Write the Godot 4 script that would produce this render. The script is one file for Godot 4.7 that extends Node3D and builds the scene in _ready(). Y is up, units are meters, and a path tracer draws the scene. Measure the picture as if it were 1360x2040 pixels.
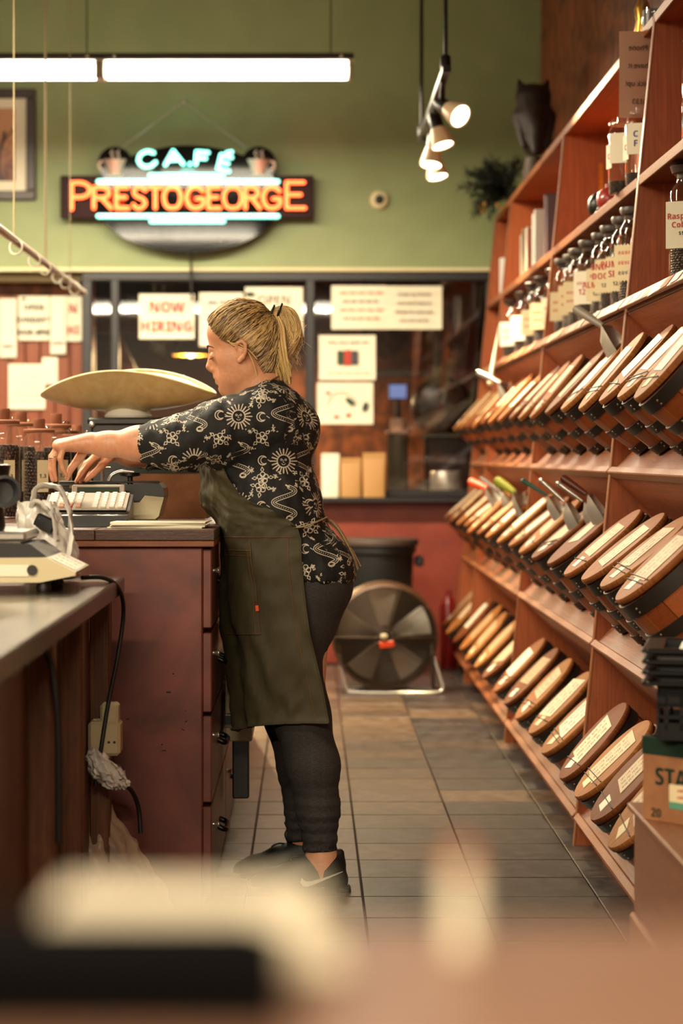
extends Node3D

# ---------------------------------------------------------------- mesh builder
class M:
	var v := PackedVector3Array()
	var n := PackedVector3Array()
	var t := PackedVector2Array()
	var idx := PackedInt32Array()

	func vert(p: Vector3, nn: Vector3, u := Vector2.ZERO) -> int:
		v.append(p)
		n.append(nn)
		t.append(u)
		return v.size() - 1

	func tri_i(a: int, b: int, c: int) -> void:
		var g := (v[b] - v[a]).cross(v[c] - v[a])
		if g.dot(n[a] + n[b] + n[c]) > 0.0:
			idx.append_array([a, c, b])
		else:
			idx.append_array([a, b, c])

	func quad(a: Vector3, b: Vector3, c: Vector3, d: Vector3, nn: Vector3, ua := Vector2(0, 1), ub := Vector2(1, 1), uc := Vector2(1, 0), ud := Vector2(0, 0)) -> void:
		var i := vert(a, nn, ua)
		vert(b, nn, ub)
		vert(c, nn, uc)
		vert(d, nn, ud)
		tri_i(i, i + 1, i + 2)
		tri_i(i, i + 2, i + 3)

	func tri(a: Vector3, b: Vector3, c: Vector3, nn: Vector3) -> void:
		var i := vert(a, nn, Vector2(a.x, a.y))
		vert(b, nn, Vector2(b.x, b.y))
		vert(c, nn, Vector2(c.x, c.y))
		tri_i(i, i + 1, i + 2)

	# chamfered box; the grain (u) follows the longest side
	func box(c: Vector3, s: Vector3, b := Basis(), bev := 0.0) -> M:
		var h := s * 0.5
		bev = minf(bev, minf(h.x, minf(h.y, h.z)) * 0.9)
		var long := s.max_axis_index()
		var off := Vector2(fposmod(c.x * 3.7 + c.z * 1.3, 1.0), fposmod(c.y * 2.9 + c.z * 0.7, 1.0))
		var pt := func(a: int, sg: Vector3) -> Vector3:
			var q := Vector3.ZERO
			for k in 3:
				q[k] = sg[k] * (h[k] if k == a else h[k] - bev)
			return q
		var uvf := func(q: Vector3, a: int) -> Vector2:
			var o := [0, 1, 2]
			o.erase(a)
			var iu: int = o[0]
			var iv: int = o[1]
			if iv == long:
				iu = o[1]
				iv = o[0]
			return Vector2(q[iu], q[iv]) + off
		for a in 3:
			var bb := (a + 1) % 3
			var cc := (a + 2) % 3
			for sa in [-1.0, 1.0]:
				var q := []
				for k in [[-1.0, -1.0], [1.0, -1.0], [1.0, 1.0], [-1.0, 1.0]]:
					var sg := Vector3.ZERO
					sg[a] = sa
					sg[bb] = k[0]
					sg[cc] = k[1]
					q.append(pt.call(a, sg))
				var nn := Vector3.ZERO
				nn[a] = sa
				quad(c + b * q[0], c + b * q[1], c + b * q[2], c + b * q[3], b * nn, uvf.call(q[0], a), uvf.call(q[1], a), uvf.call(q[2], a), uvf.call(q[3], a))
			if bev > 0.0:
				for sa in [-1.0, 1.0]:
					for sb in [-1.0, 1.0]:
						var q := []
						for k in [[a, -1.0], [a, 1.0], [bb, 1.0], [bb, -1.0]]:
							var sg := Vector3.ZERO
							sg[a] = sa
							sg[bb] = sb
							sg[cc] = k[1]
							q.append(pt.call(k[0], sg))
						var nn := Vector3.ZERO
						nn[a] = sa
						nn[bb] = sb
						var av := 0 if cc != 0 and a == 0 or bb == 0 else a
						quad(c + b * q[0], c + b * q[1], c + b * q[2], c + b * q[3], (b * nn).normalized(), uvf.call(q[0], a), uvf.call(q[1], a), uvf.call(q[2], a), uvf.call(q[3], a))
		if bev > 0.0:
			for sx in [-1.0, 1.0]:
				for sy in [-1.0, 1.0]:
					for sz in [-1.0, 1.0]:
						var sg := Vector3(sx, sy, sz)
						tri(c + b * pt.call(0, sg), c + b * pt.call(1, sg), c + b * pt.call(2, sg), (b * sg).normalized())
		return self

	# a bar from a to b of width w and height h
	func bar(a: Vector3, b2: Vector3, w: float, h: float, up := Vector3.UP, bev := 0.0) -> M:
		var f := (b2 - a).normalized()
		var r := f.cross(up).normalized()
		var u := r.cross(f)
		return box((a + b2) * 0.5, Vector3(w, h, (b2 - a).length()), Basis(r, u, -f), bev)

	func lathe(prof: Array, seg: int, xf := Transform3D(), a0 := 0.0, a1 := TAU, crease := 0.6) -> M:
		var m := prof.size()
		var sn := []
		for i in m - 1:
			var d: Vector2 = prof[i + 1] - prof[i]
			sn.append(Vector2(d.y, -d.x).normalized())
		var len := 0.0
		for i in m - 1:
			var p0: Vector2 = prof[i]
			var p1: Vector2 = prof[i + 1]
			var dl := p0.distance_to(p1)
			if dl < 1e-7:
				continue
			var n0: Vector2 = sn[i]
			var n1: Vector2 = sn[i]
			if i > 0 and sn[i - 1].dot(sn[i]) > crease:
				n0 = (sn[i - 1] + sn[i]).normalized()
			if i < m - 2 and sn[i + 1].dot(sn[i]) > crease:
				n1 = (sn[i + 1] + sn[i]).normalized()
			var first := v.size()
			for k in seg + 1:
				var a := a0 + (a1 - a0) * k / seg
				var ca := cos(a)
				var sa := sin(a)
				vert(xf * Vector3(p0.x * ca, p0.y, p0.x * sa), xf.basis * Vector3(n0.x * ca, n0.y, n0.x * sa), Vector2(float(k) / seg, len))
				vert(xf * Vector3(p1.x * ca, p1.y, p1.x * sa), xf.basis * Vector3(n1.x * ca, n1.y, n1.x * sa), Vector2(float(k) / seg, len + dl))
			for k in seg:
				var o := first + k * 2
				if p0.x > 1e-6:
					tri_i(o, o + 2, o + 1)
				if p1.x > 1e-6:
					tri_i(o + 1, o + 2, o + 3)
			len += dl
		return self

	func tube(path: Array, rad, seg := 8, caps := true, flat := 1.0) -> M:
		var m := path.size()
		var tang := []
		for i in m:
			var a: Vector3 = path[maxi(i - 1, 0)]
			var c: Vector3 = path[mini(i + 1, m - 1)]
			tang.append((c - a).normalized())
		var up := Vector3.UP if absf(tang[0].y) < 0.9 else Vector3.RIGHT
		var r: Vector3 = tang[0].cross(up).normalized()
		var first := v.size()
		var len := 0.0
		for i in m:
			var tg: Vector3 = tang[i]
			r = (r - tg * r.dot(tg)).normalized()
			var u := tg.cross(r)
			var ra: float = rad[i] if rad is Array else rad
			if i > 0:
				len += path[i].distance_to(path[i - 1])
			for k in seg + 1:
				var an := TAU * k / seg
				var d := r * cos(an) + u * sin(an) * flat
				vert(path[i] + d * ra, (r * cos(an) * flat + u * sin(an)).normalized(), Vector2(len, float(k) / seg))
		for i in m - 1:
			for k in seg:
				var o := first + i * (seg + 1) + k
				tri_i(o, o + 1, o + seg + 1)
				tri_i(o + 1, o + seg + 2, o + seg + 1)
		if caps:
			for e in [0, m - 1]:
				var nn: Vector3 = -tang[0] if e == 0 else tang[m - 1]
				var c := vert(path[e], nn)
				var ring := []
				for k in seg:
					ring.append(vert(v[first + e * (seg + 1) + k], nn))
				for k in seg:
					tri_i(c, ring[k], ring[(k + 1) % seg])
		return self

	func prism(poly: PackedVector2Array, depth: float, xf := Transform3D(), smooth := false) -> M:
		var ti := Geometry2D.triangulate_polygon(poly)
		for s in [-1.0, 1.0]:
			var nn := xf.basis * Vector3(0, 0, s)
			var f := v.size()
			for p in poly:
				vert(xf * Vector3(p.x, p.y, s * depth * 0.5), nn.normalized(), p)
			for k in ti.size() / 3:
				tri_i(f + ti[k * 3], f + ti[k * 3 + 1], f + ti[k * 3 + 2])
		var ccw := not Geometry2D.is_polygon_clockwise(poly)
		var m := poly.size()
		for k in m:
			var a := poly[k]
			var b := poly[(k + 1) % m]
			var d := (b - a).normalized()
			var o := Vector2(d.y, -d.x) if ccw else Vector2(-d.y, d.x)
			var na := o
			var nb := o
			if smooth:
				var d0 := (a - poly[(k + m - 1) % m]).normalized()
				var d1 := (poly[(k + 2) % m] - b).normalized()
				var o0 := Vector2(d0.y, -d0.x) if ccw else Vector2(-d0.y, d0.x)
				var o1 := Vector2(d1.y, -d1.x) if ccw else Vector2(-d1.y, d1.x)
				if o0.dot(o) > 0.6:
					na = (o0 + o).normalized()
				if o1.dot(o) > 0.6:
					nb = (o1 + o).normalized()
			var i := vert(xf * Vector3(a.x, a.y, -depth * 0.5), (xf.basis * Vector3(na.x, na.y, 0)).normalized(), Vector2(a.x + a.y, 0))
			vert(xf * Vector3(b.x, b.y, -depth * 0.5), (xf.basis * Vector3(nb.x, nb.y, 0)).normalized(), Vector2(b.x + b.y, 0))
			vert(xf * Vector3(b.x, b.y, depth * 0.5), (xf.basis * Vector3(nb.x, nb.y, 0)).normalized(), Vector2(b.x + b.y, depth))
			vert(xf * Vector3(a.x, a.y, depth * 0.5), (xf.basis * Vector3(na.x, na.y, 0)).normalized(), Vector2(a.x + a.y, depth))
			tri_i(i, i + 1, i + 2)
			tri_i(i, i + 2, i + 3)
		return self

	# smooth sheet through nu x nv points (row major, u fastest), given a thickness
	func sheet(p: Array, nu: int, nv: int, thick := 0.0, flip := false) -> M:
		var nor := []
		for j in nv:
			for i in nu:
				var du: Vector3 = p[j * nu + mini(i + 1, nu - 1)] - p[j * nu + maxi(i - 1, 0)]
				var dv: Vector3 = p[mini(j + 1, nv - 1) * nu + i] - p[maxi(j - 1, 0) * nu + i]
				var c := du.cross(dv)
				c = c.normalized() if c.length() > 1e-12 else Vector3.UP
				nor.append(-c if flip else c)
		for side in ([0, 1] if thick > 0.0 else [0]):
			var f := v.size()
			for j in nv:
				for i in nu:
					var q: Vector3 = p[j * nu + i]
					var nn: Vector3 = nor[j * nu + i]
					if side == 1:
						q -= nn * thick
						nn = -nn
					vert(q, nn, Vector2(float(i) / (nu - 1), float(j) / (nv - 1)))
			for j in nv - 1:
				for i in nu - 1:
					var o := f + j * nu + i
					tri_i(o, o + 1, o + nu)
					tri_i(o + 1, o + nu + 1, o + nu)
		if thick > 0.0:
			var rim := []
			for i in nu:
				rim.append(i)
			for j in range(1, nv):
				rim.append(j * nu + nu - 1)
			for i in range(nu - 2, -1, -1):
				rim.append((nv - 1) * nu + i)
			for j in range(nv - 2, 0, -1):
				rim.append(j * nu)
			for k in rim.size():
				var a: int = rim[k]
				var b: int = rim[(k + 1) % rim.size()]
				var pa: Vector3 = p[a]
				var pb: Vector3 = p[b]
				var e: Vector3 = (pb - pa).cross(nor[a])
				if e.length() > 1e-12:
					quad(pa, pb, pb - nor[b] * thick, pa - nor[a] * thick, e.normalized())
		return self

	func ball(c: Vector3, r: Vector3, seg := 16, b := Basis()) -> M:
		var prof := []
		var h := maxi(4, seg / 2)
		var f := v.size()
		for j in h + 1:
			var th := PI * j / h
			for k in seg + 1:
				var a := TAU * k / seg
				var d := Vector3(sin(th) * cos(a), cos(th), sin(th) * sin(a))
				vert(c + b * (d * r), (b * (d / r)).normalized(), Vector2(float(k) / seg, float(j) / h))
		for j in h:
			for k in seg:
				var o := f + j * (seg + 1) + k
				if j > 0:
					tri_i(o, o + 1, o + seg + 1)
				if j < h - 1:
					tri_i(o + 1, o + seg + 2, o + seg + 1)
		return self

	func mesh() -> ArrayMesh:
		var arr := []
		arr.resize(Mesh.ARRAY_MAX)
		arr[Mesh.ARRAY_VERTEX] = v
		arr[Mesh.ARRAY_NORMAL] = n
		arr[Mesh.ARRAY_TEX_UV] = t
		arr[Mesh.ARRAY_INDEX] = idx
		var a := ArrayMesh.new()
		a.add_surface_from_arrays(Mesh.PRIMITIVE_TRIANGLES, arr)
		return a

# ---------------------------------------------------------------- distance-field body builder
class Field:
	var lo: Vector3
	var cell: float
	var nx: int
	var ny: int
	var nz: int
	var f := PackedFloat32Array()

	func _init(a: Vector3, b: Vector3, c: float) -> void:
		lo = a
		cell = c
		nx = int(ceil((b.x - a.x) / c)) + 1
		ny = int(ceil((b.y - a.y) / c)) + 1
		nz = int(ceil((b.z - a.z) / c)) + 1
		f.resize(nx * ny * nz)
		f.fill(1.0)

	# tapered capsule, joined with smoothness k; cut = true carves it away; sq squeezes z
	func bone(a: Vector3, ra: float, b: Vector3, rb: float, k := 0.03, cut := false, sq := 1.0) -> void:
		var rm := maxf(ra, rb) + k + cell * 2.5
		var mn := a.min(b) - Vector3(rm, rm, rm / minf(sq, 1.0))
		var mx := a.max(b) + Vector3(rm, rm, rm / minf(sq, 1.0))
		var i0 := maxi(0, int((mn.x - lo.x) / cell))
		var j0 := maxi(0, int((mn.y - lo.y) / cell))
		var k0 := maxi(0, int((mn.z - lo.z) / cell))
		var i1 := mini(nx - 1, int((mx.x - lo.x) / cell) + 1)
		var j1 := mini(ny - 1, int((mx.y - lo.y) / cell) + 1)
		var k1 := mini(nz - 1, int((mx.z - lo.z) / cell) + 1)
		var ba := b - a
		ba.z *= sq
		var bb := maxf(ba.dot(ba), 1e-9)
		for kk in range(k0, k1 + 1):
			for jj in range(j0, j1 + 1):
				var o := (kk * ny + jj) * nx
				for ii in range(i0, i1 + 1):
					var p := Vector3(lo.x + ii * cell - a.x, lo.y + jj * cell - a.y, (lo.z + kk * cell - a.z) * sq)
					var h := clampf(p.dot(ba) / bb, 0.0, 1.0)
					var d := (p - ba * h).length() - (ra + (rb - ra) * h)
					var e := f[o + ii]
					if cut:
						d = -d
						var g := maxf(k - absf(e - d), 0.0) / k
						f[o + ii] = maxf(e, d) + g * g * k * 0.25
					else:
						var g := maxf(k - absf(e - d), 0.0) / k
						f[o + ii] = minf(e, d) - g * g * k * 0.25

	func chain(pts: Array, k := 0.03) -> void:
		for i in pts.size() - 1:
			bone(pts[i][0], pts[i][1], pts[i + 1][0], pts[i + 1][1], k)

	# keep only the side of the plane that nn points away from
	func clip(o: Vector3, nn: Vector3) -> void:
		for kk in nz:
			for jj in ny:
				var b := (kk * ny + jj) * nx
				for ii in nx:
					var d := (lo + Vector3(ii, jj, kk) * cell - o).dot(nn)
					if d > f[b + ii]:
						f[b + ii] = d

	func rough(noise: FastNoiseLite, amount: float, sc: Vector3) -> void:
		for kk in nz:
			for jj in ny:
				var b := (kk * ny + jj) * nx
				for ii in nx:
					if absf(f[b + ii]) < 0.05:
						var p := lo + Vector3(ii, jj, kk) * cell
						f[b + ii] += amount * noise.get_noise_3d(p.x * sc.x, p.y * sc.y, p.z * sc.z)

	func at_(i: int, j: int, k: int) -> float:
		return f[(clampi(k, 0, nz - 1) * ny + clampi(j, 0, ny - 1)) * nx + clampi(i, 0, nx - 1)]

	func into(m: M) -> void:
		var ids := {}
		var nxy := nx * ny
		for k in nz - 1:
			for j in ny - 1:
				for i in nx - 1:
					var o := k * nxy + j * nx + i
					var c := [f[o], f[o + 1], f[o + nx], f[o + nx + 1], f[o + nxy], f[o + nxy + 1], f[o + nxy + nx], f[o + nxy + nx + 1]]
					var inside := 0
					for q in c:
						if q < 0.0:
							inside += 1
					if inside == 0 or inside == 8:
						continue
					var s := Vector3.ZERO
					var cnt := 0
					for e in [[0, 1], [2, 3], [4, 5], [6, 7], [0, 2], [1, 3], [4, 6], [5, 7], [0, 4], [1, 5], [2, 6], [3, 7]]:
						var a: float = c[e[0]]
						var b: float = c[e[1]]
						if (a < 0.0) != (b < 0.0):
							var w := a / (a - b)
							var pa := Vector3(e[0] & 1, (e[0] >> 1) & 1, e[0] >> 2)
							var pb := Vector3(e[1] & 1, (e[1] >> 1) & 1, e[1] >> 2)
							s += pa.lerp(pb, w)
							cnt += 1
					s /= cnt
					var g := Vector3(c[1] + c[3] + c[5] + c[7] - c[0] - c[2] - c[4] - c[6], c[2] + c[3] + c[6] + c[7] - c[0] - c[1] - c[4] - c[5], c[4] + c[5] + c[6] + c[7] - c[0] - c[1] - c[2] - c[3])
					g += Vector3(at_(i + 2, j, k) - at_(i - 1, j, k), at_(i, j + 2, k) - at_(i, j - 1, k), at_(i, j, k + 2) - at_(i, j, k - 1)) * 1.2
					ids[o] = m.vert(lo + (Vector3(i, j, k) + s) * cell, g.normalized())
		for o in ids:
			var k: int = o / nxy
			var r: int = o % nxy
			var j: int = r / nx
			var i: int = r % nx
			var a := f[o] < 0.0
			for ax in 3:
				var step: int = [1, nx, nxy][ax]
				if (f[o + step] < 0.0) == a:
					continue
				var u: int = [nx, 1, 1][ax]
				var w: int = [nxy, nxy, nx][ax]
				if ids.has(o - u) and ids.has(o - w) and ids.has(o - u - w):
					m.tri_i(ids[o], ids[o - u], ids[o - u - w])
					m.tri_i(ids[o], ids[o - u - w], ids[o - w])

# ---------------------------------------------------------------- nodes, names, labels
var used := {}
var mat := {}
var rng := RandomNumberGenerator.new()

func numbered(called: String) -> String:
	if not used.has(called):
		used[called] = 0
		return called
	used[called] += 1
	return "%s_%03d" % [called, used[called]]

func tag(o: Node, label: String, category: String, group := "") -> Node:
	o.set_meta("label", label)
	o.set_meta("category", category)
	if group:
		o.set_meta("group", group)
	return o

func thing(called: String, label: String, category: String, pos := Vector3.ZERO, group := "") -> Node3D:
	var o := Node3D.new()
	o.name = numbered(called)
	add_child(o, true)
	o.position = pos
	tag(o, label, category, group)
	return o

func part(parent: Node, called: String, m, material: Material, xf := Transform3D()) -> MeshInstance3D:
	var o := MeshInstance3D.new()
	o.name = called
	o.mesh = m.mesh() if m is M else m
	o.material_override = material
	o.transform = xf
	parent.add_child(o, true)
	return o

func single(called: String, m: M, material: Material, label: String, category: String, group := "", pos := Vector3.ZERO) -> MeshInstance3D:
	var o := part(self, numbered(called), m, material)
	o.position = pos
	tag(o, label, category, group)
	return o

func struct(called: String, m, material: Material, parent: Node = self) -> MeshInstance3D:
	var o := part(parent, called, m, material)
	if parent == self:
		o.set_meta("kind", "structure")
	return o

func text(parent: Node, words: String, cap: float, material: Material, xf: Transform3D, depth := 0.0012, face := "Droid Sans", bold := true, called := "lettering") -> MeshInstance3D:
	var t := TextMesh.new()
	var fn := SystemFont.new()
	fn.font_names = PackedStringArray([face])
	fn.font_weight = 700 if bold else 400
	t.font = fn
	t.text = words
	t.font_size = 48
	t.pixel_size = cap / (48.0 * 0.72)
	t.depth = depth
	t.curve_step = 4.0
	return part(parent, called, t, material, xf)

func at3(p: Vector3, b := Basis()) -> Transform3D:
	return Transform3D(b, p)

func ry(a: float) -> Basis:
	return Basis(Vector3.UP, deg_to_rad(a))

func rx(a: float) -> Basis:
	return Basis(Vector3.RIGHT, deg_to_rad(a))

func rz(a: float) -> Basis:
	return Basis(Vector3.BACK, deg_to_rad(a))

func arc(c: Vector3, r: float, a0: float, a1: float, k: int, ux: Vector3, uy: Vector3) -> Array:
	var out := []
	for i in k + 1:
		var a := a0 + (a1 - a0) * i / k
		out.append(c + ux * cos(a) * r + uy * sin(a) * r)
	return out

func curve(pts: Array, k := 6) -> Array:
	var out := []
	for i in pts.size() - 1:
		var p0: Vector3 = pts[maxi(i - 1, 0)]
		var p1: Vector3 = pts[i]
		var p2: Vector3 = pts[i + 1]
		var p3: Vector3 = pts[mini(i + 2, pts.size() - 1)]
		for q in k:
			out.append(p1.cubic_interpolate(p2, p0, p3, float(q) / k))
	out.append(pts[-1])
	return out

# ---------------------------------------------------------------- materials
func make(called: String, c: Color, rough := 0.6, metal := 0.0) -> StandardMaterial3D:
	var m := StandardMaterial3D.new()
	m.resource_name = called
	m.albedo_color = c
	m.roughness = rough
	m.metallic = metal
	mat[called] = m
	return m

func glow(called: String, c: Color, e: float, base := Color(0.9, 0.9, 0.9)) -> StandardMaterial3D:
	var m := make(called, base, 0.4)
	m.emission_enabled = true
	m.emission = c
	m.emission_energy_multiplier = e
	return m

func tex(w: int, h: int, fn: Callable) -> ImageTexture:
	var im := Image.create(w, h, false, Image.FORMAT_RGB8)
	for y in h:
		for x in w:
			im.set_pixel(x, y, fn.call(x, y))
	return ImageTexture.create_from_image(im)

func grain(called: String, dark: Color, light: Color, seed_: int, rough: float, metres := 0.6, contrast := 1.0, bump := 0.0) -> StandardMaterial3D:
	var a := FastNoiseLite.new()
	a.seed = seed_
	a.frequency = 0.011
	a.fractal_octaves = 3
	var b := FastNoiseLite.new()
	b.seed = seed_ + 5
	b.frequency = 0.05
	b.fractal_octaves = 4
	var w := 256
	var t := tex(w, w, func(x: int, y: int) -> Color:
		var an := TAU * x / w
		var an2 := TAU * y / w
		var cx := cos(an) * 12.0
		var cz := sin(an) * 12.0
		var cy := cos(an2) * 42.0
		var cw := sin(an2) * 42.0
		var big := a.get_noise_3d(cx * 1.6 + cw * 2.0, cy * 2.0, cz * 1.6)
		var ring := 0.5 + 0.5 * sin((big * 3.0 + 2.0 * sin(an2)) * 9.0)
		var fine := b.get_noise_3d(cx * 0.5 + cw * 6.0, cy * 6.0, cz * 0.5)
		return dark.lerp(light, clampf(0.5 + contrast * ((ring - 0.5) * 0.35 + fine * 0.75), 0.0, 1.0)))
	var m := make(called, Color.WHITE, rough)
	m.albedo_texture = t
	m.uv1_scale = Vector3(1.0 / (metres * 2.0), 1.0 / metres, 1)
	if bump > 0.0:
		m.heightmap_enabled = true
		m.heightmap_texture = t
		m.heightmap_scale = bump
	return m

func mottled(called: String, c0: Color, c1: Color, rough: float, seed_: int, metres: float, freq := 0.02, world := false) -> StandardMaterial3D:
	var a := FastNoiseLite.new()
	a.seed = seed_
	a.frequency = freq
	a.fractal_octaves = 5
	var w := 256
	var t := tex(w, w, func(x: int, y: int) -> Color:
		var p := TAU * x / w
		var q := TAU * y / w
		var s := a.get_noise_3d(cos(p) * 40.0 + sin(q) * 13.0, sin(p) * 40.0 + cos(q) * 29.0, cos(q) * 40.0 + sin(q) * 31.0)
		return c0.lerp(c1, clampf(0.5 + s * 1.1, 0.0, 1.0)))
	var m := make(called, Color.WHITE, rough)
	m.albedo_texture = t
	m.uv1_triplanar = true
	m.uv1_world_triplanar = world
	m.uv1_scale = Vector3.ONE / metres
	return m

# ---------------------------------------------------------------- the scene
func _ready() -> void:
	rng.seed = 7
	camera_and_light()
	materials()
	room()
	back_window()
	shelf_units()
	kegs()
	jars_and_shelf_goods()
	scoops()
	wall_fittings()
	fan_and_bin()
	counter()
	counter_goods()
	worktable()
	low_cabinet()
	person()
	foreground()

func camera_and_light() -> void:
	var cam := Camera3D.new()
	cam.name = "camera"
	cam.position = Vector3(0, 1.23, 0)
	var lens := CameraAttributesPhysical.new()
	lens.frustum_focal_length = 75.0
	lens.frustum_near = 0.05
	lens.frustum_far = 60.0
	lens.frustum_focus_distance = 5.9
	lens.exposure_aperture = 2.7
	cam.attributes = lens
	cam.projection = Camera3D.PROJECTION_FRUSTUM
	cam.near = 0.05
	cam.far = 60.0
	cam.size = 0.05 * 2040.0 / 4250.0
	cam.frustum_offset = Vector2(65.0, -114.0) / 4250.0 * 0.05
	add_child(cam)
	cam.current = true
	var we := WorldEnvironment.new()
	var e := Environment.new()
	e.background_mode = Environment.BG_COLOR
	e.background_color = Color(0.02, 0.025, 0.04)
	e.tonemap_mode = Environment.TONE_MAPPER_LINEAR
	e.tonemap_exposure = 1.35
	e.sdfgi_enabled = true
	e.ssao_enabled = true
	e.ssil_enabled = true
	we.environment = e
	we.name = "surroundings"
	add_child(we)
	# strip lights: the one in view by the far wall and its neighbours further up the shop
	strip(Vector3(0.22, 3.12, -10.5), 5, 0.0, 10.0, "hanging fluorescent strip light in front of the green wall")
	strip(Vector3(-0.42, 3.12, -6.9), 4, 0.0, 7.0, "hanging fluorescent strip light above the red counter")
	strip(Vector3(-0.45, 3.12, -3.225), 2, 0.0, 4.0, "hanging fluorescent strip light above the front worktable")
	strip(Vector3(0.9, 3.12, 1.9), 4, 0.0, 24.0, "hanging fluorescent strip light behind the photographer")

func strip(right_end: Vector3, tubes: int, turn: float, energy: float, label: String) -> void:
	if not mat.has("tube_glow"):
		glow("tube_glow", Color(1.0, 0.96, 0.86), 15.0)
		make("strip_metal", Color(0.16, 0.13, 0.11), 0.5, 0.4)
		make("strip_reflector", Color(0.86, 0.84, 0.78), 0.4)
		make("strip_end", Color(0.55, 0.50, 0.42), 0.4)
	var long := 1.24 * tubes
	var t := thing("strip_light", label, "light", right_end, "fluorescent strip lights")
	t.rotation.y = turn
	var hood := M.new()
	hood.box(Vector3(-long * 0.5, 0.062, 0), Vector3(long, 0.028, 0.13), Basis(), 0.004)
	part(t, "housing", hood, mat.strip_metal)
	var refl := M.new()
	refl.box(Vector3(-long * 0.5, 0.044, 0), Vector3(long, 0.006, 0.125))
	part(t, "reflector", refl, mat.strip_reflector)
	for k in tubes:
		var x0 := -1.24 * k - 0.012
		for s in [-1, 1]:
			var tb := M.new()
			tb.tube([Vector3(x0 - 0.02, -0.005, s * 0.034), Vector3(x0 - 1.2, -0.005, s * 0.034)], 0.034, 14)
			part(t, "lamp_tube", tb, mat.tube_glow)
		for e in [x0 - 0.004, x0 - 1.22]:
			var h := M.new()
			h.box(Vector3(e, 0.0, 0), Vector3(0.022, 0.088, 0.125), Basis(), 0.004)
			part(t, "tube_holder", h, mat.strip_end)
		var l := AreaLight3D.new()
		l.name = "lamp_light"
		l.area_size = Vector2(1.18, 0.12)
		l.light_energy = energy
		l.light_color = Color(1.0, 0.93, 0.80)
		l.shadow_enabled = true
		l.position = Vector3(x0 - 0.61, -0.048, 0)
		l.rotation.x = -PI / 2
		l.area_range = 20.0
		l.area_attenuation = 2.0
		t.add_child(l, true)
		var rod := M.new()
		rod.tube([Vector3(x0 - (0.1 if k == 0 else 0.06), 0.07, 0), Vector3(x0 - (0.1 if k == 0 else 0.06), 4.3 - right_end.y, 0)], 0.0035, 6)
		part(t, "hanger", rod, mat.strip_metal)
		for s in [-0.05, -1.16]:
			var clip := M.new()
			clip.ball(Vector3(x0 + s, 0.062, 0.068), Vector3(0.009, 0.009, 0.006), 8)
			part(t, "clip", clip, mat.strip_end)

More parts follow.
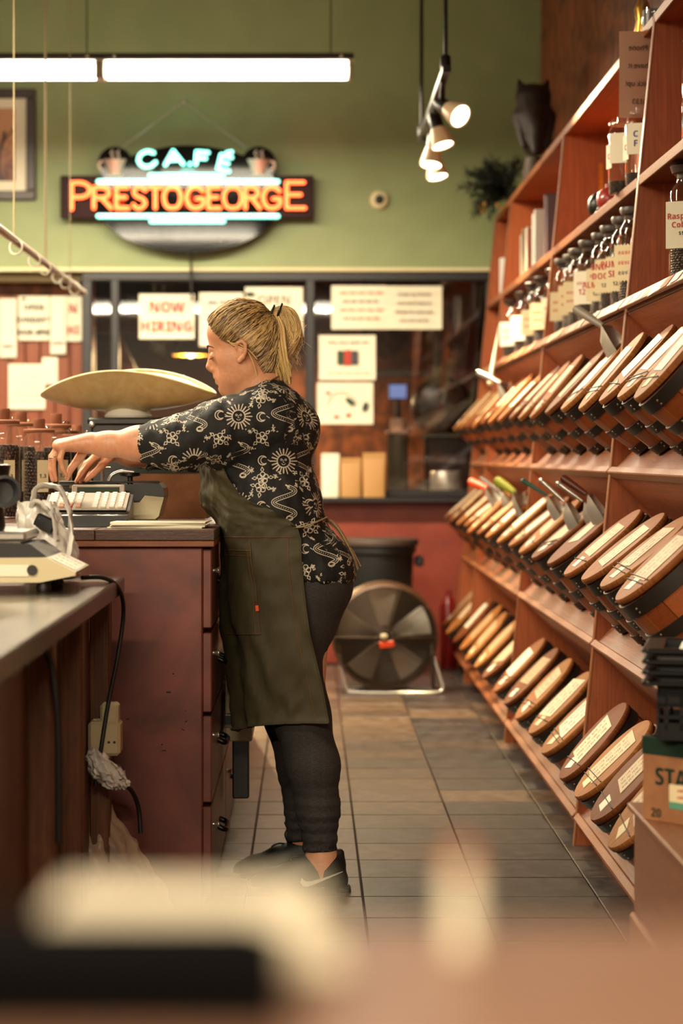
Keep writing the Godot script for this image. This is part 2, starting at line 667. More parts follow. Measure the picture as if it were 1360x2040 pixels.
func materials() -> void:
	mottled("green_paint", Color(0.485, 0.53, 0.355), Color(0.51, 0.555, 0.38), 0.55, 3, 1.6)
	make("cream_trim", Color(0.80, 0.76, 0.60), 0.5)
	make("black_frame", Color(0.10, 0.09, 0.10), 0.45)
	mottled("red_paint", Color(0.46, 0.17, 0.11), Color(0.52, 0.21, 0.14), 0.5, 9, 1.2)
	mottled("ceiling_paint", Color(0.74, 0.71, 0.62), Color(0.78, 0.75, 0.66), 0.8, 4, 2.0)
	mottled("stained_panel", Color(0.30, 0.15, 0.07), Color(0.60, 0.34, 0.18), 0.6, 21, 0.9, 0.03)
	mottled("dull_wall", Color(0.42, 0.36, 0.26), Color(0.46, 0.40, 0.29), 0.7, 14, 1.5)
	mottled("front_panel", Color(0.10, 0.065, 0.045), Color(0.15, 0.10, 0.07), 0.6, 15, 1.2)
	mottled("grout", Color(0.09, 0.07, 0.055), Color(0.14, 0.11, 0.085), 0.85, 6, 0.4)
	grain("plywood", Color(0.48, 0.215, 0.085), Color(0.69, 0.36, 0.16), 31, 0.55, 0.7, 0.55)
	grain("plywood_edge", Color(0.42, 0.215, 0.085), Color(0.56, 0.33, 0.155), 32, 0.5, 0.2)
	grain("plywood_pale", Color(0.36, 0.175, 0.07), Color(0.50, 0.275, 0.125), 33, 0.5, 0.5)
	grain("stave_a", Color(0.46, 0.215, 0.085), Color(0.66, 0.36, 0.16), 41, 0.45, 0.2)
	grain("stave_b", Color(0.38, 0.165, 0.065), Color(0.56, 0.28, 0.115), 42, 0.45, 0.2)
	grain("lid_a", Color(0.41, 0.22, 0.09), Color(0.56, 0.34, 0.16), 51, 0.6, 0.35)
	grain("lid_b", Color(0.33, 0.16, 0.06), Color(0.47, 0.26, 0.115), 52, 0.6, 0.35)
	grain("lid_c", Color(0.46, 0.265, 0.115), Color(0.61, 0.395, 0.195), 53, 0.6, 0.35)
	for k in ["lid_a", "lid_b", "lid_c"]:
		mat[k].metallic_specular = 0.3
	make("hoop", Color(0.15, 0.12, 0.10), 0.5, 0.25)
	make("rivet", Color(0.45, 0.40, 0.34), 0.35, 0.8)
	make("black_rubber", Color(0.035, 0.03, 0.03), 0.5)
	make("chrome", Color(0.78, 0.76, 0.73), 0.22, 0.8)
	make("dull_steel", Color(0.66, 0.63, 0.59), 0.3, 0.55)
	make("brass", Color(0.72, 0.55, 0.25), 0.3, 1.0)
	make("paper", Color(0.86, 0.83, 0.74), 0.7)
	make("paper_warm", Color(0.80, 0.73, 0.58), 0.7)
	make("paper_pink", Color(0.72, 0.56, 0.47), 0.7)
	make("ink", Color(0.12, 0.10, 0.10), 0.6)
	make("red_ink", Color(0.66, 0.16, 0.09), 0.6)
	make("blue_ink", Color(0.13, 0.22, 0.48), 0.6)
	make("white_plastic", Color(0.86, 0.85, 0.80), 0.35)
	make("cream_plastic", Color(0.74, 0.69, 0.55), 0.4)
	make("black_plastic", Color(0.03, 0.028, 0.03), 0.35)
	make("grey_plastic", Color(0.20, 0.20, 0.21), 0.45)
	mottled("cardboard", Color(0.50, 0.32, 0.19), Color(0.56, 0.37, 0.23), 0.75, 61, 0.4)
	var g := make("clear_glass", Color(0.10, 0.11, 0.10, 0.03), 0.03)
	g.transparency = BaseMaterial3D.TRANSPARENCY_ALPHA
	g = make("window_glass", Color(0.05, 0.06, 0.06, 0.04), 0.02)
	g.transparency = BaseMaterial3D.TRANSPARENCY_ALPHA
	for k in 4:
		label_print("label_%d" % k, k)

# a printed card: cream paper with rows of small red and dark words
func label_print(called: String, k: int) -> void:
	var r := RandomNumberGenerator.new()
	r.seed = 100 + k
	var im := Image.create(192, 96, false, Image.FORMAT_RGB8)
	var paper: Color = [Color(0.76, 0.70, 0.58), Color(0.70, 0.61, 0.47), Color(0.82, 0.78, 0.68), Color(0.66, 0.54, 0.38)][k]
	im.fill(paper)
	for y in 3:
		var x := 14
		while x < 170:
			var w := r.randi_range(14, 34)
			var c := Color(0.55, 0.20, 0.14) if (y + k) % 3 == 1 else Color(0.30, 0.25, 0.22)
			var letter := x
			while letter < mini(x + w, 178):
				im.fill_rect(Rect2i(letter, 16 + y * 26, r.randi_range(2, 4), r.randi_range(9, 13)), c)
				letter += 6
			x += w + 9
	var m := make(called, Color.WHITE, 0.55)
	m.albedo_texture = ImageTexture.create_from_image(im)

# ---------------------------------------------------------------- the shop itself
func room() -> void:
	var m := M.new()
	m.box(Vector3(-0.9, -0.06, -6.9), Vector3(5.0, 0.104, 20.2))
	var fl := struct("floor", m, mat.grout)
	# slate floor tiles, 325 x 270 mm
	var kinds := []
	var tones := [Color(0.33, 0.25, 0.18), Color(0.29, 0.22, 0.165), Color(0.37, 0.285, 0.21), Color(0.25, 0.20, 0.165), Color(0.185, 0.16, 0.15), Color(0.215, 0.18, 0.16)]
	for k in 6:
		var tm := mottled("tile_%d" % k, tones[k].darkened(0.16), tones[k].lightened(0.08), 0.36, 70 + k, 0.5, 0.03)
		kinds.append(tm)
	var tile := M.new()
	tile.box(Vector3.ZERO, Vector3(0.3205, 0.012, 0.265), Basis(), 0.0022)
	var tmesh := tile.mesh()
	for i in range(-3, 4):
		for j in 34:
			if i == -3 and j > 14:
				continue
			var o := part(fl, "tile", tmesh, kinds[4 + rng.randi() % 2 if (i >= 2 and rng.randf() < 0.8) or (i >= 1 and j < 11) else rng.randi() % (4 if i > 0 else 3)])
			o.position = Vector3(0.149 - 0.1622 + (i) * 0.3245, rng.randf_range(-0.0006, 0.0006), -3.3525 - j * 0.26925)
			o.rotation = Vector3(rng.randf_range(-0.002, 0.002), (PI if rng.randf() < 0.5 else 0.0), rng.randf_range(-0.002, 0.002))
	# ceiling, side walls and the wall behind the photographer
	m = M.new()
	m.box(Vector3(-0.9, 4.36, -4.8), Vector3(5.0, 0.12, 16.2))
	struct("ceiling", m, mat.ceiling_paint)
	m = M.new()
	m.box(Vector3(-3.3, 2.15, -6.6), Vector3(0.12, 4.5, 19.6))
	struct("wall_left", m, mat.dull_wall)
	m = M.new()
	m.box(Vector3(1.43, 2.15, -4.85), Vector3(0.12, 4.5, 16.0))
	struct("wall_right", m, mat.stained_panel)
	m = M.new()
	m.box(Vector3(-0.9, 2.15, 3.1), Vector3(5.0, 4.5, 0.12))
	struct("wall_front", m, mat.front_panel)
	# far wall: green above the windows, brick-red below the sill
	m = M.new()
	m.box(Vector3(-0.95, 3.32, -12.675), Vector3(4.7, 2.0, 0.15))
	struct("wall_back", m, mat.green_paint)
	m = M.new()
	m.box(Vector3(0.02, 0.49, -12.675), Vector3(2.7, 0.98, 0.15))
	struct("wall_below_window", m, mat.red_paint)
	m = M.new()
	m.box(Vector3(1.225, 1.65, -12.675), Vector3(0.29, 1.34, 0.15))
	struct("wall_window_side", m, mat.stained_panel)
	m = M.new()
	m.box(Vector3(-0.95, 2.322, -12.585), Vector3(4.7, 0.022, 0.03), Basis(), 0.003)
	struct("trim_1", m, mat.cream_trim)
	m = M.new()
	m.box(Vector3(-2.3, 1.0, -12.98), Vector3(2.0, 2.7, 0.1))
	var pn := struct("wall_entry", m, mat.stained_panel)
	for k in 12:
		var q := M.new()
		q.box(Vector3(-1.4 - k * 0.09, 1.2, -12.915), Vector3(0.084, 2.0, 0.02), Basis(), 0.004)
		struct("panel_board", q, mat.stave_b, pn)
	m = M.new()
	m.box(Vector3(-2.3, 2.29, -12.83), Vector3(2.0, 0.04, 0.16))
	struct("trim_2", m, mat.cream_trim)

func back_window() -> void:
	var fr := Node3D.new()
	fr.name = "window_1"
	fr.set_meta("kind", "structure")
	add_child(fr)
	var Z := -12.63
	var posts := [[-1.31, 0.06], [-1.145, 0.05], [0.008, 0.056], [1.075, 0.05]]
	for p in posts:
		var q := M.new()
		q.box(Vector3(p[0], 1.645, Z), Vector3(p[1], 1.25, 0.07), Basis(), 0.006)
		part(fr, "window_post", q, mat.black_frame)
	for h in [[2.285, 0.055], [1.0, 0.04]]:
		var q := M.new()
		q.box(Vector3(-0.12, h[0], Z + 0.001), Vector3(2.44, h[1], 0.075), Basis(), 0.006)
		part(fr, "window_rail", q, mat.black_frame)
	for p in [[-1.31, -1.145], [-1.145, 0.008], [0.008, 1.075]]:
		var q := M.new()
		q.box(Vector3((p[0] + p[1]) / 2, 1.64, Z - 0.01), Vector3(p[1] - p[0] - 0.02, 1.24, 0.006))
		part(fr, "pane", q, mat.window_glass)
	var sl := M.new()
	sl.box(Vector3(-0.12, 0.965, -12.56), Vector3(2.46, 0.03, 0.16), Basis(), 0.004)
	struct("window_sill", sl, mat.black_frame)
	# the room beyond
	make("dark_room", Color(0.26, 0.14, 0.085), 0.8)
	var m := M.new()
	m.box(Vector3(0.0, 1.7, -16.4), Vector3(4.6, 4.0, 0.1))
	struct("wall_beyond", m, mat.dark_room)
	m = M.new()
	m.box(Vector3(-2.3, 1.7, -14.6), Vector3(0.1, 4.0, 3.5))
	struct("wall_beyond_side", m, mat.dark_room)
	m = M.new()
	m.box(Vector3(1.7, 1.7, -14.6), Vector3(0.1, 4.0, 3.5))
	struct("wall_beyond_end", m, mat.dark_room)
	m = M.new()
	m.box(Vector3(0.0, 3.2, -14.6), Vector3(4.6, 0.1, 3.7))
	struct("ceiling_beyond", m, mat.dark_room)

# ---------------------------------------------------------------- keg shelving along the right wall
const POSTS := [-5.07, -6.705, -9.075, -11.45, -12.42]
const ROWS := [0.09, 0.634, 1.175]

func front(y: float) -> float:
	return 0.845 + 0.0977 * (y - 0.1)

func shelf_units() -> void:
	var names := ["nearest kegs shelf unit, beside the stacked black crates", "second shelf unit of kegs, holding the pumpkin spice jar", "third shelf unit of kegs, holding a row of white books", "narrow last shelf unit of kegs against the green wall"]
	for b in 4:
		var z0: float = POSTS[b]
		var z1: float = POSTS[b + 1]
		var mid := (z0 + z1) / 2
		var wide := z0 - z1 - 0.036
		var u := thing("shelf_unit", "tall leaning plywood " + names[b], "shelf", Vector3(1.1, 0, mid), "keg shelving along the wall")
		var off := -u.position
		for e in ([0, 1] if b == 0 else [1]):
			var dv := M.new()
			var z := z0 if e == 0 else z1
			var back := 1.365
			dv.prism(PackedVector2Array([Vector2(front(0.0), 0.0), Vector2(back, 0.0), Vector2(back, 2.62), Vector2(front(2.62), 2.62)]), 0.034, at3(Vector3(0, 0, z) + off))
			for k in dv.t.size():
				dv.t[k] = Vector2(dv.v[k].y + b * 0.37, dv.v[k].x)
			part(u, "divider", dv, mat.plywood)
			var ed := M.new()
			ed.bar(Vector3(front(0.0) - 0.002, 0.002, z) + off, Vector3(front(2.62) - 0.002, 2.62, z) + off, 0.036, 0.008, Vector3(-1, 0.1, 0), 0.002)
			part(u, "edge_strip", ed, mat.plywood_edge)
		var bk := M.new()
		bk.box(Vector3(1.357, 1.3, mid) + off, Vector3(0.012, 2.6, wide))
		part(u, "back_panel", bk, mat.plywood)
		for y in ROWS:
			var x: float = front(y)
			var s := M.new()
			s.box(Vector3(x + 0.135, y + 0.125, mid) + off, Vector3(0.38, 0.018, wide), rz(45), 0.002)
			part(u, "sloping_shelf", s, mat.plywood_pale)
			var l := M.new()
			l.box(Vector3(x + 0.002, y + 0.0, mid) + off, Vector3(0.026, 0.03, wide), rz(45), 0.003)
			part(u, "front_lip", l, mat.plywood_edge)
			if y > 0.2:
				var d := M.new()
				d.box(Vector3(x + 0.15, y - 0.15, mid) + off, Vector3(0.40, 0.016, wide), rz(-45), 0.002)
				part(u, "hopper_board", d, mat.plywood)
		for k in 2:
			var kb := M.new()
			kb.box(Vector3(front(0) + 0.06 + k * 0.1, 0.035, mid) + off, Vector3(0.02, 0.07 - k * 0.01, wide), Basis(), 0.002)
			part(u, "kick_board", kb, mat.plywood)
		for y in [1.69, 2.09, 2.6]:
			var x: float = front(y)
			var s := M.new()
			s.box(Vector3((x + 1.35) / 2 + 0.004, y, mid) + off, Vector3(1.35 - x, 0.02, wide if y < 2.5 else wide + 0.034), Basis(), 0.002)
			part(u, "shelf", s, mat.plywood_pale if y < 2.5 else mat.plywood)
			var l := M.new()
			l.box(Vector3(x, y, mid) + off, Vector3(0.012, 0.03, wide), rz(6), 0.002)
			part(u, "shelf_edge", l, mat.plywood_edge)
			if y < 1.8:
				var d := M.new()
				d.box(Vector3(x + 0.12, y - 0.13, mid) + off, Vector3(0.33, 0.014, wide), rz(-45), 0.002)
				part(u, "hopper_board", d, mat.plywood)
				var lip := M.new()
				lip.box(Vector3(x - 0.012, y + 0.012, mid) + off, Vector3(0.012, 0.05, wide), rz(-38), 0.002)
				part(u, "label_rail", lip, mat.plywood_edge)
				var cnt := int(wide / 0.17)
				for k in cnt:
					if rng.randf() < 0.3:
						continue
					var tg := M.new()
					tg.box(Vector3.ZERO, Vector3(0.0015, rng.randf_range(0.028, 0.045), rng.randf_range(0.06, 0.14)))
					part(u, "shelf_tag", tg, [mat.label_1, mat.label_3, mat.paper_pink, mat.cardboard][rng.randi() % 4], at3(Vector3(x - 0.0195, y + 0.016 + rng.randf_range(-0.006, 0.006), z0 - 0.1 - k * 0.17) + off, rz(-38) * rx(rng.randf_range(-9, 9))))
		# notched shelf standards on the divider faces
		for y in [1.75, 2.15]:
			var st := M.new()
			for k in 14:
				st.box(Vector3(1.24, y + 0.02 + k * 0.022, z1 + 0.022) + off, Vector3(0.02, 0.014, 0.008))
			st.box(Vector3(1.24, y + 0.165, z1 + 0.019) + off, Vector3(0.014, 0.31, 0.004))
			part(u, "shelf_standard", st, mat.brass)

# ---------------------------------------------------------------- kegs with wooden lids
func kegs() -> void:
	var staves := 14
	var lengths := [0.150, 0.225, 0.205]
	var kit := []
	for L in lengths:
		var kind := {}
		var bulge := func(y: float) -> float: return 0.135 + 0.017 * sin(PI * (0.12 + 0.5 * y / L))
		var sp := []
		var half := PI / staves - 0.012
		for j in 4:
			var y: float = 0.002 + (L - 0.002) * j / 3.0
			var r: float = bulge.call(y)
			for i in 3:
				var a := lerpf(-half, half, i / 2.0)
				sp.append(Vector3(cos(a) * r, y, sin(a) * r))
		var sm := M.new()
		sm.sheet(sp, 3, 4, 0.014, true)
		kind.stave = sm.mesh()
		kind.hoops = []
		for h in [[0.0, 0.15], [0.42, 0.57], [0.82, 1.0]]:
			var hm := M.new()
			var y0: float = h[0] * L
			var y1: float = h[1] * L
			var r0: float = bulge.call(y0) + 0.0035
			var r1: float = bulge.call(y1) + 0.0035
			hm.lathe([Vector2(r0 - 0.004, y0), Vector2(r0, y0 + 0.001), Vector2(r1, y1 - 0.001), Vector2(r1 - 0.004, y1)], 28)
			kind.hoops.append(hm.mesh())
		var lm := M.new()
		lm.lathe([Vector2(0, L + 0.003), Vector2(0.149, L + 0.003), Vector2(0.153, L + 0.006), Vector2(0.153, L + 0.017), Vector2(0.150, L + 0.021), Vector2(0, L + 0.021)], 40)
		for k in lm.t.size():
			lm.t[k] = Vector2(lm.v[k].x, lm.v[k].z)
		kind.lid = lm.mesh()
		kit.append(kind)
	var rv := M.new()
	rv.ball(Vector3.ZERO, Vector3(0.004, 0.004, 0.004), 6)
	var rivet := rv.mesh()
	var hm2 := M.new()
	hm2.lathe([Vector2(0, 0.01), Vector2(0.134, 0.01), Vector2(0.134, 0.02), Vector2(0, 0.02)], 24)
	var head := hm2.mesh()
	var spots := []
	for r in 3:
		for b in 4:
			var z0: float = POSTS[b]
			var z1: float = POSTS[b + 1]
			var cnt: int = [4, 5, 5, 2][b]
			for k in cnt:
				spots.append([r, b, z1 + 0.26 + k * 0.365 if b == 0 else z0 - 0.018 - 0.24 - k * 0.455, k])
	var rows := ["bottom", "middle", "top"]
	var bays := ["nearest unit", "second unit", "third unit", "last unit"]
	var ord := ["first", "second", "third", "fourth", "fifth"]
	var look := ["oak", "pale", "dark"]
	for s in spots:
		var r: int = s[0]
		var b: int = s[1]
		var k: int = s[3]
		var y: float = ROWS[r]
		var L: float = lengths[r]
		var kind: Dictionary = kit[r]
		var tone := rng.randi() % 3
		var nth: String = ord[k] + (" from far post" if b == 0 else " from near post")
		var tilt: float = [47.0, 41.5, 48.0][r] + rng.randf_range(-2.5, 2.5)
		var foot := Vector3(front(y) + 0.05, y + 0.058, s[2])
		var ax := Vector3(-sin(deg_to_rad(tilt)), cos(deg_to_rad(tilt)), 0)
		var up := Vector3(cos(deg_to_rad(tilt)), sin(deg_to_rad(tilt)), 0)
		var o := thing("keg", "%s-lidded keg on the %s row of the %s, %s" % [look[tone], rows[r], bays[b], nth], "keg", foot + up * 0.137 + ax * 0.003, "coffee kegs on the shelf units")
		o.rotation.z = deg_to_rad(tilt)
		var turn := rng.randf_range(-0.2, 0.2)
		for q in staves:
			part(o, "stave", kind.stave, mat.stave_a if (q + k) % 3 else mat.stave_b, at3(Vector3.ZERO, Basis(Vector3.UP, TAU * q / staves + turn)))
		for q in 3:
			var h := part(o, "hoop", kind.hoops[q], mat.hoop)
			for a in [PI - 0.5 + turn, PI + 0.45 + turn]:
				for e in [-0.006, 0.006]:
					var hy: float = [0.09, 0.5, 0.89][q] * L
					var rr: float = 0.1385 + 0.017 * sin(PI * (0.12 + 0.5 * hy / L))
					part(h, "rivet", rivet, mat.rivet, at3(Vector3(cos(a) * rr, hy + e, sin(a) * rr)))
		part(o, "keg_bottom", head, mat.stave_b)
		var ld := part(o, "lid", kind.lid, [mat.lid_a, mat.lid_c, mat.lid_b][tone], at3(Vector3(rng.randf_range(-0.006, 0.004), 0, rng.randf_range(-0.006, 0.006)), Basis(Vector3.UP, rng.randf_range(-0.12, 0.12))))
		# paper label, price tag and elastic band
		var lw := rng.randf_range(0.12, 0.18)
		var lh := rng.randf_range(0.13, 0.20)
		var lp := M.new()
		lp.box(Vector3.ZERO, Vector3(lw, 0.0012, lh))
		lp.quad(Vector3(-lw / 2, 0.0009, lh / 2), Vector3(lw / 2, 0.0009, lh / 2), Vector3(lw / 2, 0.0009, -lh / 2), Vector3(-lw / 2, 0.0009, -lh / 2), Vector3.UP)
		part(ld, "label", lp, mat["label_%d" % (rng.randi() % 4)], at3(Vector3(rng.randf_range(0.0, 0.035), L + 0.0222, rng.randf_range(-0.02, 0.02)), Basis(Vector3.UP, rng.randf_range(-0.15, 0.15))))
		if rng.randf() < 0.8:
			var tg := M.new()
			tg.box(Vector3.ZERO, Vector3(0.042, 0.0015, 0.065))
			part(ld, "price_tag", tg, [mat.paper_warm, mat.paper][rng.randi() % 2], at3(Vector3(-0.092, L + 0.0222, rng.randf_range(-0.01, 0.01)), Basis(Vector3.UP, rng.randf_range(-0.3, 0.3))))
			for e in 1 + rng.randi() % 2:
				var bx := -0.088 + e * 0.016
				var bw := sqrt(0.152 * 0.152 - bx * bx)
				var bd := M.new()
				bd.tube([Vector3(bx, L + 0.007, -bw - 0.002), Vector3(bx, L + 0.0242, -bw + 0.004), Vector3(bx + 0.008, L + 0.0242, bw - 0.004), Vector3(bx + 0.008, L + 0.007, bw + 0.002)], 0.0016, 5)
				part(ld, "elastic_band", bd, mat.black_rubber)

# ---------------------------------------------------------------- jars, books and ornaments on the upper shelves
func card(w: float, h: float, teeth := 0) -> PackedVector2Array:
	var p := PackedVector2Array()
	if teeth == 0:
		return PackedVector2Array([Vector2(-w / 2, -h / 2), Vector2(w / 2, -h / 2), Vector2(w / 2, h / 2), Vector2(-w / 2, h / 2)])
	for k in teeth * 2 + 1:
		p.append(Vector2(-w / 2 + w * k / (teeth * 2.0), -h / 2 + (0.006 if k % 2 else 0.0)))
	for k in teeth * 2 + 1:
		p.append(Vector2(w / 2 - w * k / (teeth * 2.0), h / 2 - (0.006 if k % 2 else 0.0)))
	return p

var bean_layer: ArrayMesh

# a jacket of single beans, laid against the inside of a jar 0.1 m across and 0.15 m deep
func bean_material() -> void:
	make("beans", Color(0.17, 0.085, 0.05), 0.38)
	var r := RandomNumberGenerator.new()
	r.seed = 61
	var m := M.new()
	for row in 19:
		for k in 26:
			var a := TAU * (k + 0.5 * (row % 2) + r.randf_range(-0.2, 0.2)) / 26
			var p := Vector3(cos(a) * 0.0445, 0.005 + row * 0.0078 + r.randf_range(-0.001, 0.001), sin(a) * 0.0445)
			var b := Basis(Vector3.UP, -a) * Basis(Vector3.RIGHT, r.randf_range(-1.5, 1.5))
			m.ball(p, Vector3(0.0036, 0.0043, 0.0062), 6, b)
	for k in 60:
		var a := r.randf() * TAU
		var q := sqrt(r.randf()) * 0.042
		m.ball(Vector3(cos(a) * q, 0.151, sin(a) * q), Vector3(0.006, 0.0036, 0.0043), 6, Basis(Vector3.UP, r.randf() * TAU))
	bean_layer = m.mesh()
	make("lid_dark", Color(0.16, 0.09, 0.06), 0.45)
	make("cork", Color(0.46, 0.25, 0.12), 0.7)

# a row of print too small to read: short strokes along a line
func print_row(parent: Node, c: Vector3, w: float, h: float, material: Material, words: int, depth := 0.002) -> void:
	var m := M.new()
	var x := -w / 2
	var k := 0
	while x < w / 2 and k < words * 8:
		var s := w / words * (0.55 + 0.3 * fposmod(k * 0.37 + c.y * 7.0, 1.0)) / 4.0
		m.box(c + Vector3(x + s / 2, h * 0.1 * ((k * 7) % 3 - 1), 0), Vector3(s * 0.62, h * (0.7 + 0.3 * ((k * 5) % 2)), depth))
		x += s * (1.9 if k % 4 == 3 else 1.0)
		k += 1
	var o := part(parent, "print_row", m, material)
	o.set_meta("kind", "stuff")

func jar(called: String, label: String, group: String, pos: Vector3, r: float, h: float, fill: float, lidm: Material, lidkind: int) -> Node3D:
	var o := thing(called, label, "jar", pos, group)
	var g := M.new()
	g.lathe([Vector2(0, 0.0), Vector2(r * 0.93, 0.0), Vector2(r, 0.012), Vector2(r, h * 0.72), Vector2(r * 0.92, h * 0.80), Vector2(r * 0.70, h * 0.86), Vector2(r * 0.68, h * 0.90), Vector2(r * 0.80, h * 0.925)], 24)
	part(o, "glass", g, mat.clear_glass)
	if fill > 0.0:
		var b := M.new()
		b.lathe([Vector2(0, 0.006), Vector2(r * 0.84, 0.006), Vector2(r * 0.86, 0.012), Vector2(r * 0.86, h * fill - 0.004), Vector2(0, h * fill - 0.004)], 20)
		var core := part(o, "coffee_beans", b, mat.beans)
		var bl := part(core, "bean_layer", bean_layer, mat.beans, at3(Vector3(0, 0.004, 0), Basis().scaled(Vector3(r / 0.05 * 0.965, (h * fill - 0.004) / 0.152, r / 0.05 * 0.965))))
		bl.set_meta("kind", "stuff")
	var l := M.new()
	if lidkind == 0:
		l.lathe([Vector2(0, h * 0.89), Vector2(r * 0.66, h * 0.89), Vector2(r * 0.68, h * 0.925), Vector2(r * 0.86, h * 0.93), Vector2(r * 0.96, h * 0.985), Vector2(r * 0.9, h), Vector2(0, h)], 24)
	else:
		l.lathe([Vector2(0, h * 0.86), Vector2(r * 0.98, h * 0.86), Vector2(r * 1.0, h * 0.885), Vector2(r * 0.95, h * 0.895), Vector2(r * 0.36, h * 0.90), Vector2(r * 0.38, h * 0.99), Vector2(r * 0.35, h), Vector2(0, h)], 24)
	part(o, "jar_lid", l, lidm)
	return o

func jar_card(o: Node3D, r: float, y: float, w: float, h: float, turn: float, lines: Array, cap: float, inks: Array, teeth: int, paper: Material) -> void:
	var b := ry(turn)
	var c := M.new()
	c.prism(card(w, h, teeth), 0.0012)
	var cd := part(o, "label_card", c, paper, at3(Vector3(0, y, 0) + b * Vector3(0, 0, r + 0.0015), b))
	var n := lines.size()
	for k in n:
		if lines[k] == "":
			print_row(cd, Vector3(0, (n - 1) * cap * 0.75 - k * cap * 1.5, 0.0), w * 0.72, cap * 0.6, inks[k % inks.size()], 5, 0.0014)
			continue
		text(cd, lines[k], cap * (0.62 if k == n - 1 and n > 2 else 1.0), inks[k % inks.size()], at3(Vector3(0, (n - 1) * cap * 0.75 - k * cap * 1.5, 0.0012)), 0.0008)

func jars_and_shelf_goods() -> void:
	bean_material()
	var grp := "bean jars on the jar shelf"
	var ink: Array = [mat.red_ink, mat.red_ink, mat.ink]
	# second shelf unit: row of flavoured coffee jars
	var rows := [
		[4.69, ["", "", ""], 8, "jar of beans half hidden behind the shelf post"],
		[4.88, ["PUMPKIN", "SPICE", "12.49"], 9, "pumpkin spice jar with a zigzag red-lettered card"],
		[5.07, ["SNICKER", "DOODLE", "12.49"], 9, "jar of beans directly behind the pumpkin spice jar"],
		[5.24, ["", "ALMOND", "12.49"], 9, "jar of beans second behind the pumpkin spice jar"],
		[5.42, ["", "12.4"], 0, "jar of beans wearing a plain framed price card"],
		[5.64, ["", ""], 9, "jar of beans fourth behind the pumpkin spice jar"],
		[5.80, ["", ""], 9, "jar of beans with the cream card near the middle post"],
		[5.94, ["", ""], 9, "last jar of beans before the middle post"],
		[6.24, ["", "12.4"], 0, "first jar of beans past the middle post"],
		[6.52, ["", ""], 9, "second jar of beans past the middle post"],
		[6.74, ["", ""], 9, "third jar of beans past the middle post"],
		[7.13, ["", ""], 0, "fourth jar of beans past the middle post"],
		[7.47, ["", ""], 0, "fifth jar of beans past the middle post"],
	]
	for q in rows:
		var wide := 0.058 if q[0] < 6.1 else 0.062
		var o := jar("bean_jar", "tall glass " + q[3], grp, Vector3(1.085 + rng.randf_range(-0.01, 0.01), 1.7005, -1.5 * q[0]), wide, 0.345, rng.randf_range(0.42, 0.5), mat.lid_dark, 0)
		jar_card(o, wide, 0.155 + rng.randf_range(-0.01, 0.01), 0.098, 0.125, -36.0, q[1], 0.022, ink, q[2], mat.paper if q[2] == 0 else mat.paper_warm)
	# nearest unit: the raspberry cobbler jar
	var big := jar("bean_jar", "large glass raspberry cobbler jar with red handwriting on white card", grp, Vector3(1.115, 1.7005, -6.18), 0.072, 0.37, 0.4, mat.lid_dark, 0)
	jar_card(big, 0.072, 0.19, 0.12, 0.135, -28.0, ["Raspberry", "Cobbler", "$12.49"], 0.0165, ink, 0, mat.paper)
	big = jar("bean_jar", "pale glass jar of sugar on the upper shelf at the right edge", grp, Vector3(1.145, 2.1005, -6.15), 0.07, 0.33, 0.0, mat.lid_dark, 0)
	# upper shelf: slim apothecary jars with white cards
	for q in [[4.76, "slim apothecary jar under the reversed paper sign", 1.05], [4.62, "slim apothecary jar with blue lettering beside the near post", 1.075]]:
		var o := jar("apothecary_jar", q[1], "apothecary jars on the upper shelf", Vector3(q[2], 2.1005, -1.5 * q[0]), 0.048, 0.27, 0.16, mat.clear_glass, 1)
		jar_card(o, 0.048, 0.15, 0.058, 0.10, -25.0, ["C", "F"] if q[0] < 4.7 else [" "], 0.02, [mat.blue_ink if q[0] < 4.7 else mat.ink], 0, mat.paper)
		jar_card(o, 0.048, 0.125, 0.045, 0.08, -75.0, ["C"], 0.018, [mat.red_ink], 0, mat.paper)
	# ornaments
	var red := make("ornament_red", Color(0.55, 0.04, 0.04), 0.12)
	red.clearcoat_enabled = true
	var m := M.new()
	m.ball(Vector3(0, 0.045, 0), Vector3(0.045, 0.045, 0.045), 24)
	m.lathe([Vector2(0, 0.088), Vector2(0.012, 0.088), Vector2(0.012, 0.1), Vector2(0, 0.1)], 12)
	single("ornament", m, mat.ornament_red, "shiny red ball ornament on the upper shelf", "ornament", "", Vector3(1.075, 2.1005, -7.65))
	var be := thing("ornament", "dark ornament rimmed with pale beads beside the red ball", "ornament", Vector3(1.07, 2.1005, -7.89))
	m = M.new()
	m.ball(Vector3(0, 0.05, 0), Vector3(0.04, 0.05, 0.04), 20)
	part(be, "ornament_body", m, mat.black_plastic)
	for k in 9:
		var a := PI * (0.15 + 0.09 * k)
		m = M.new()
		m.ball(Vector3(cos(a) * 0.042 * 0.4, 0.05 + cos(a) * 0.048, 0.04 * sin(a)), Vector3(0.008, 0.008, 0.008), 8)
		part(be, "bead", m, mat.chrome)
	# sheet seen from behind, its lettering reversed
	var sh := thing("paper_sign", "brownish paper sign with reversed lettering hanging under the top shelf", "sign", Vector3(1.115, 2.465, -6.93))
	var pts := []
	for j in 7:
		for i in 7:
			pts.append(Vector3(-0.108 + 0.036 * i, 0.14 - 0.0467 * j, 0.006 * sin(j * 0.6) + 0.004 * sin(i * 0.8)))
	m = M.new()
	m.sheet(pts, 7, 7, 0.0008)
	part(sh, "sheet", m, mat.paper_pink)
	make("show_through", Color(0.42, 0.30, 0.25), 0.7)
	var k2 := 0
	for line in ["Order by Phone", "and we'll have it", "Ready for pick up!", "412-471-0133"]:
		text(sh, line, 0.016, mat.show_through, at3(Vector3(0, 0.085 - 0.058 * k2, 0.012), ry(180)), 0.004, "Droid Sans", false)
		k2 += 1
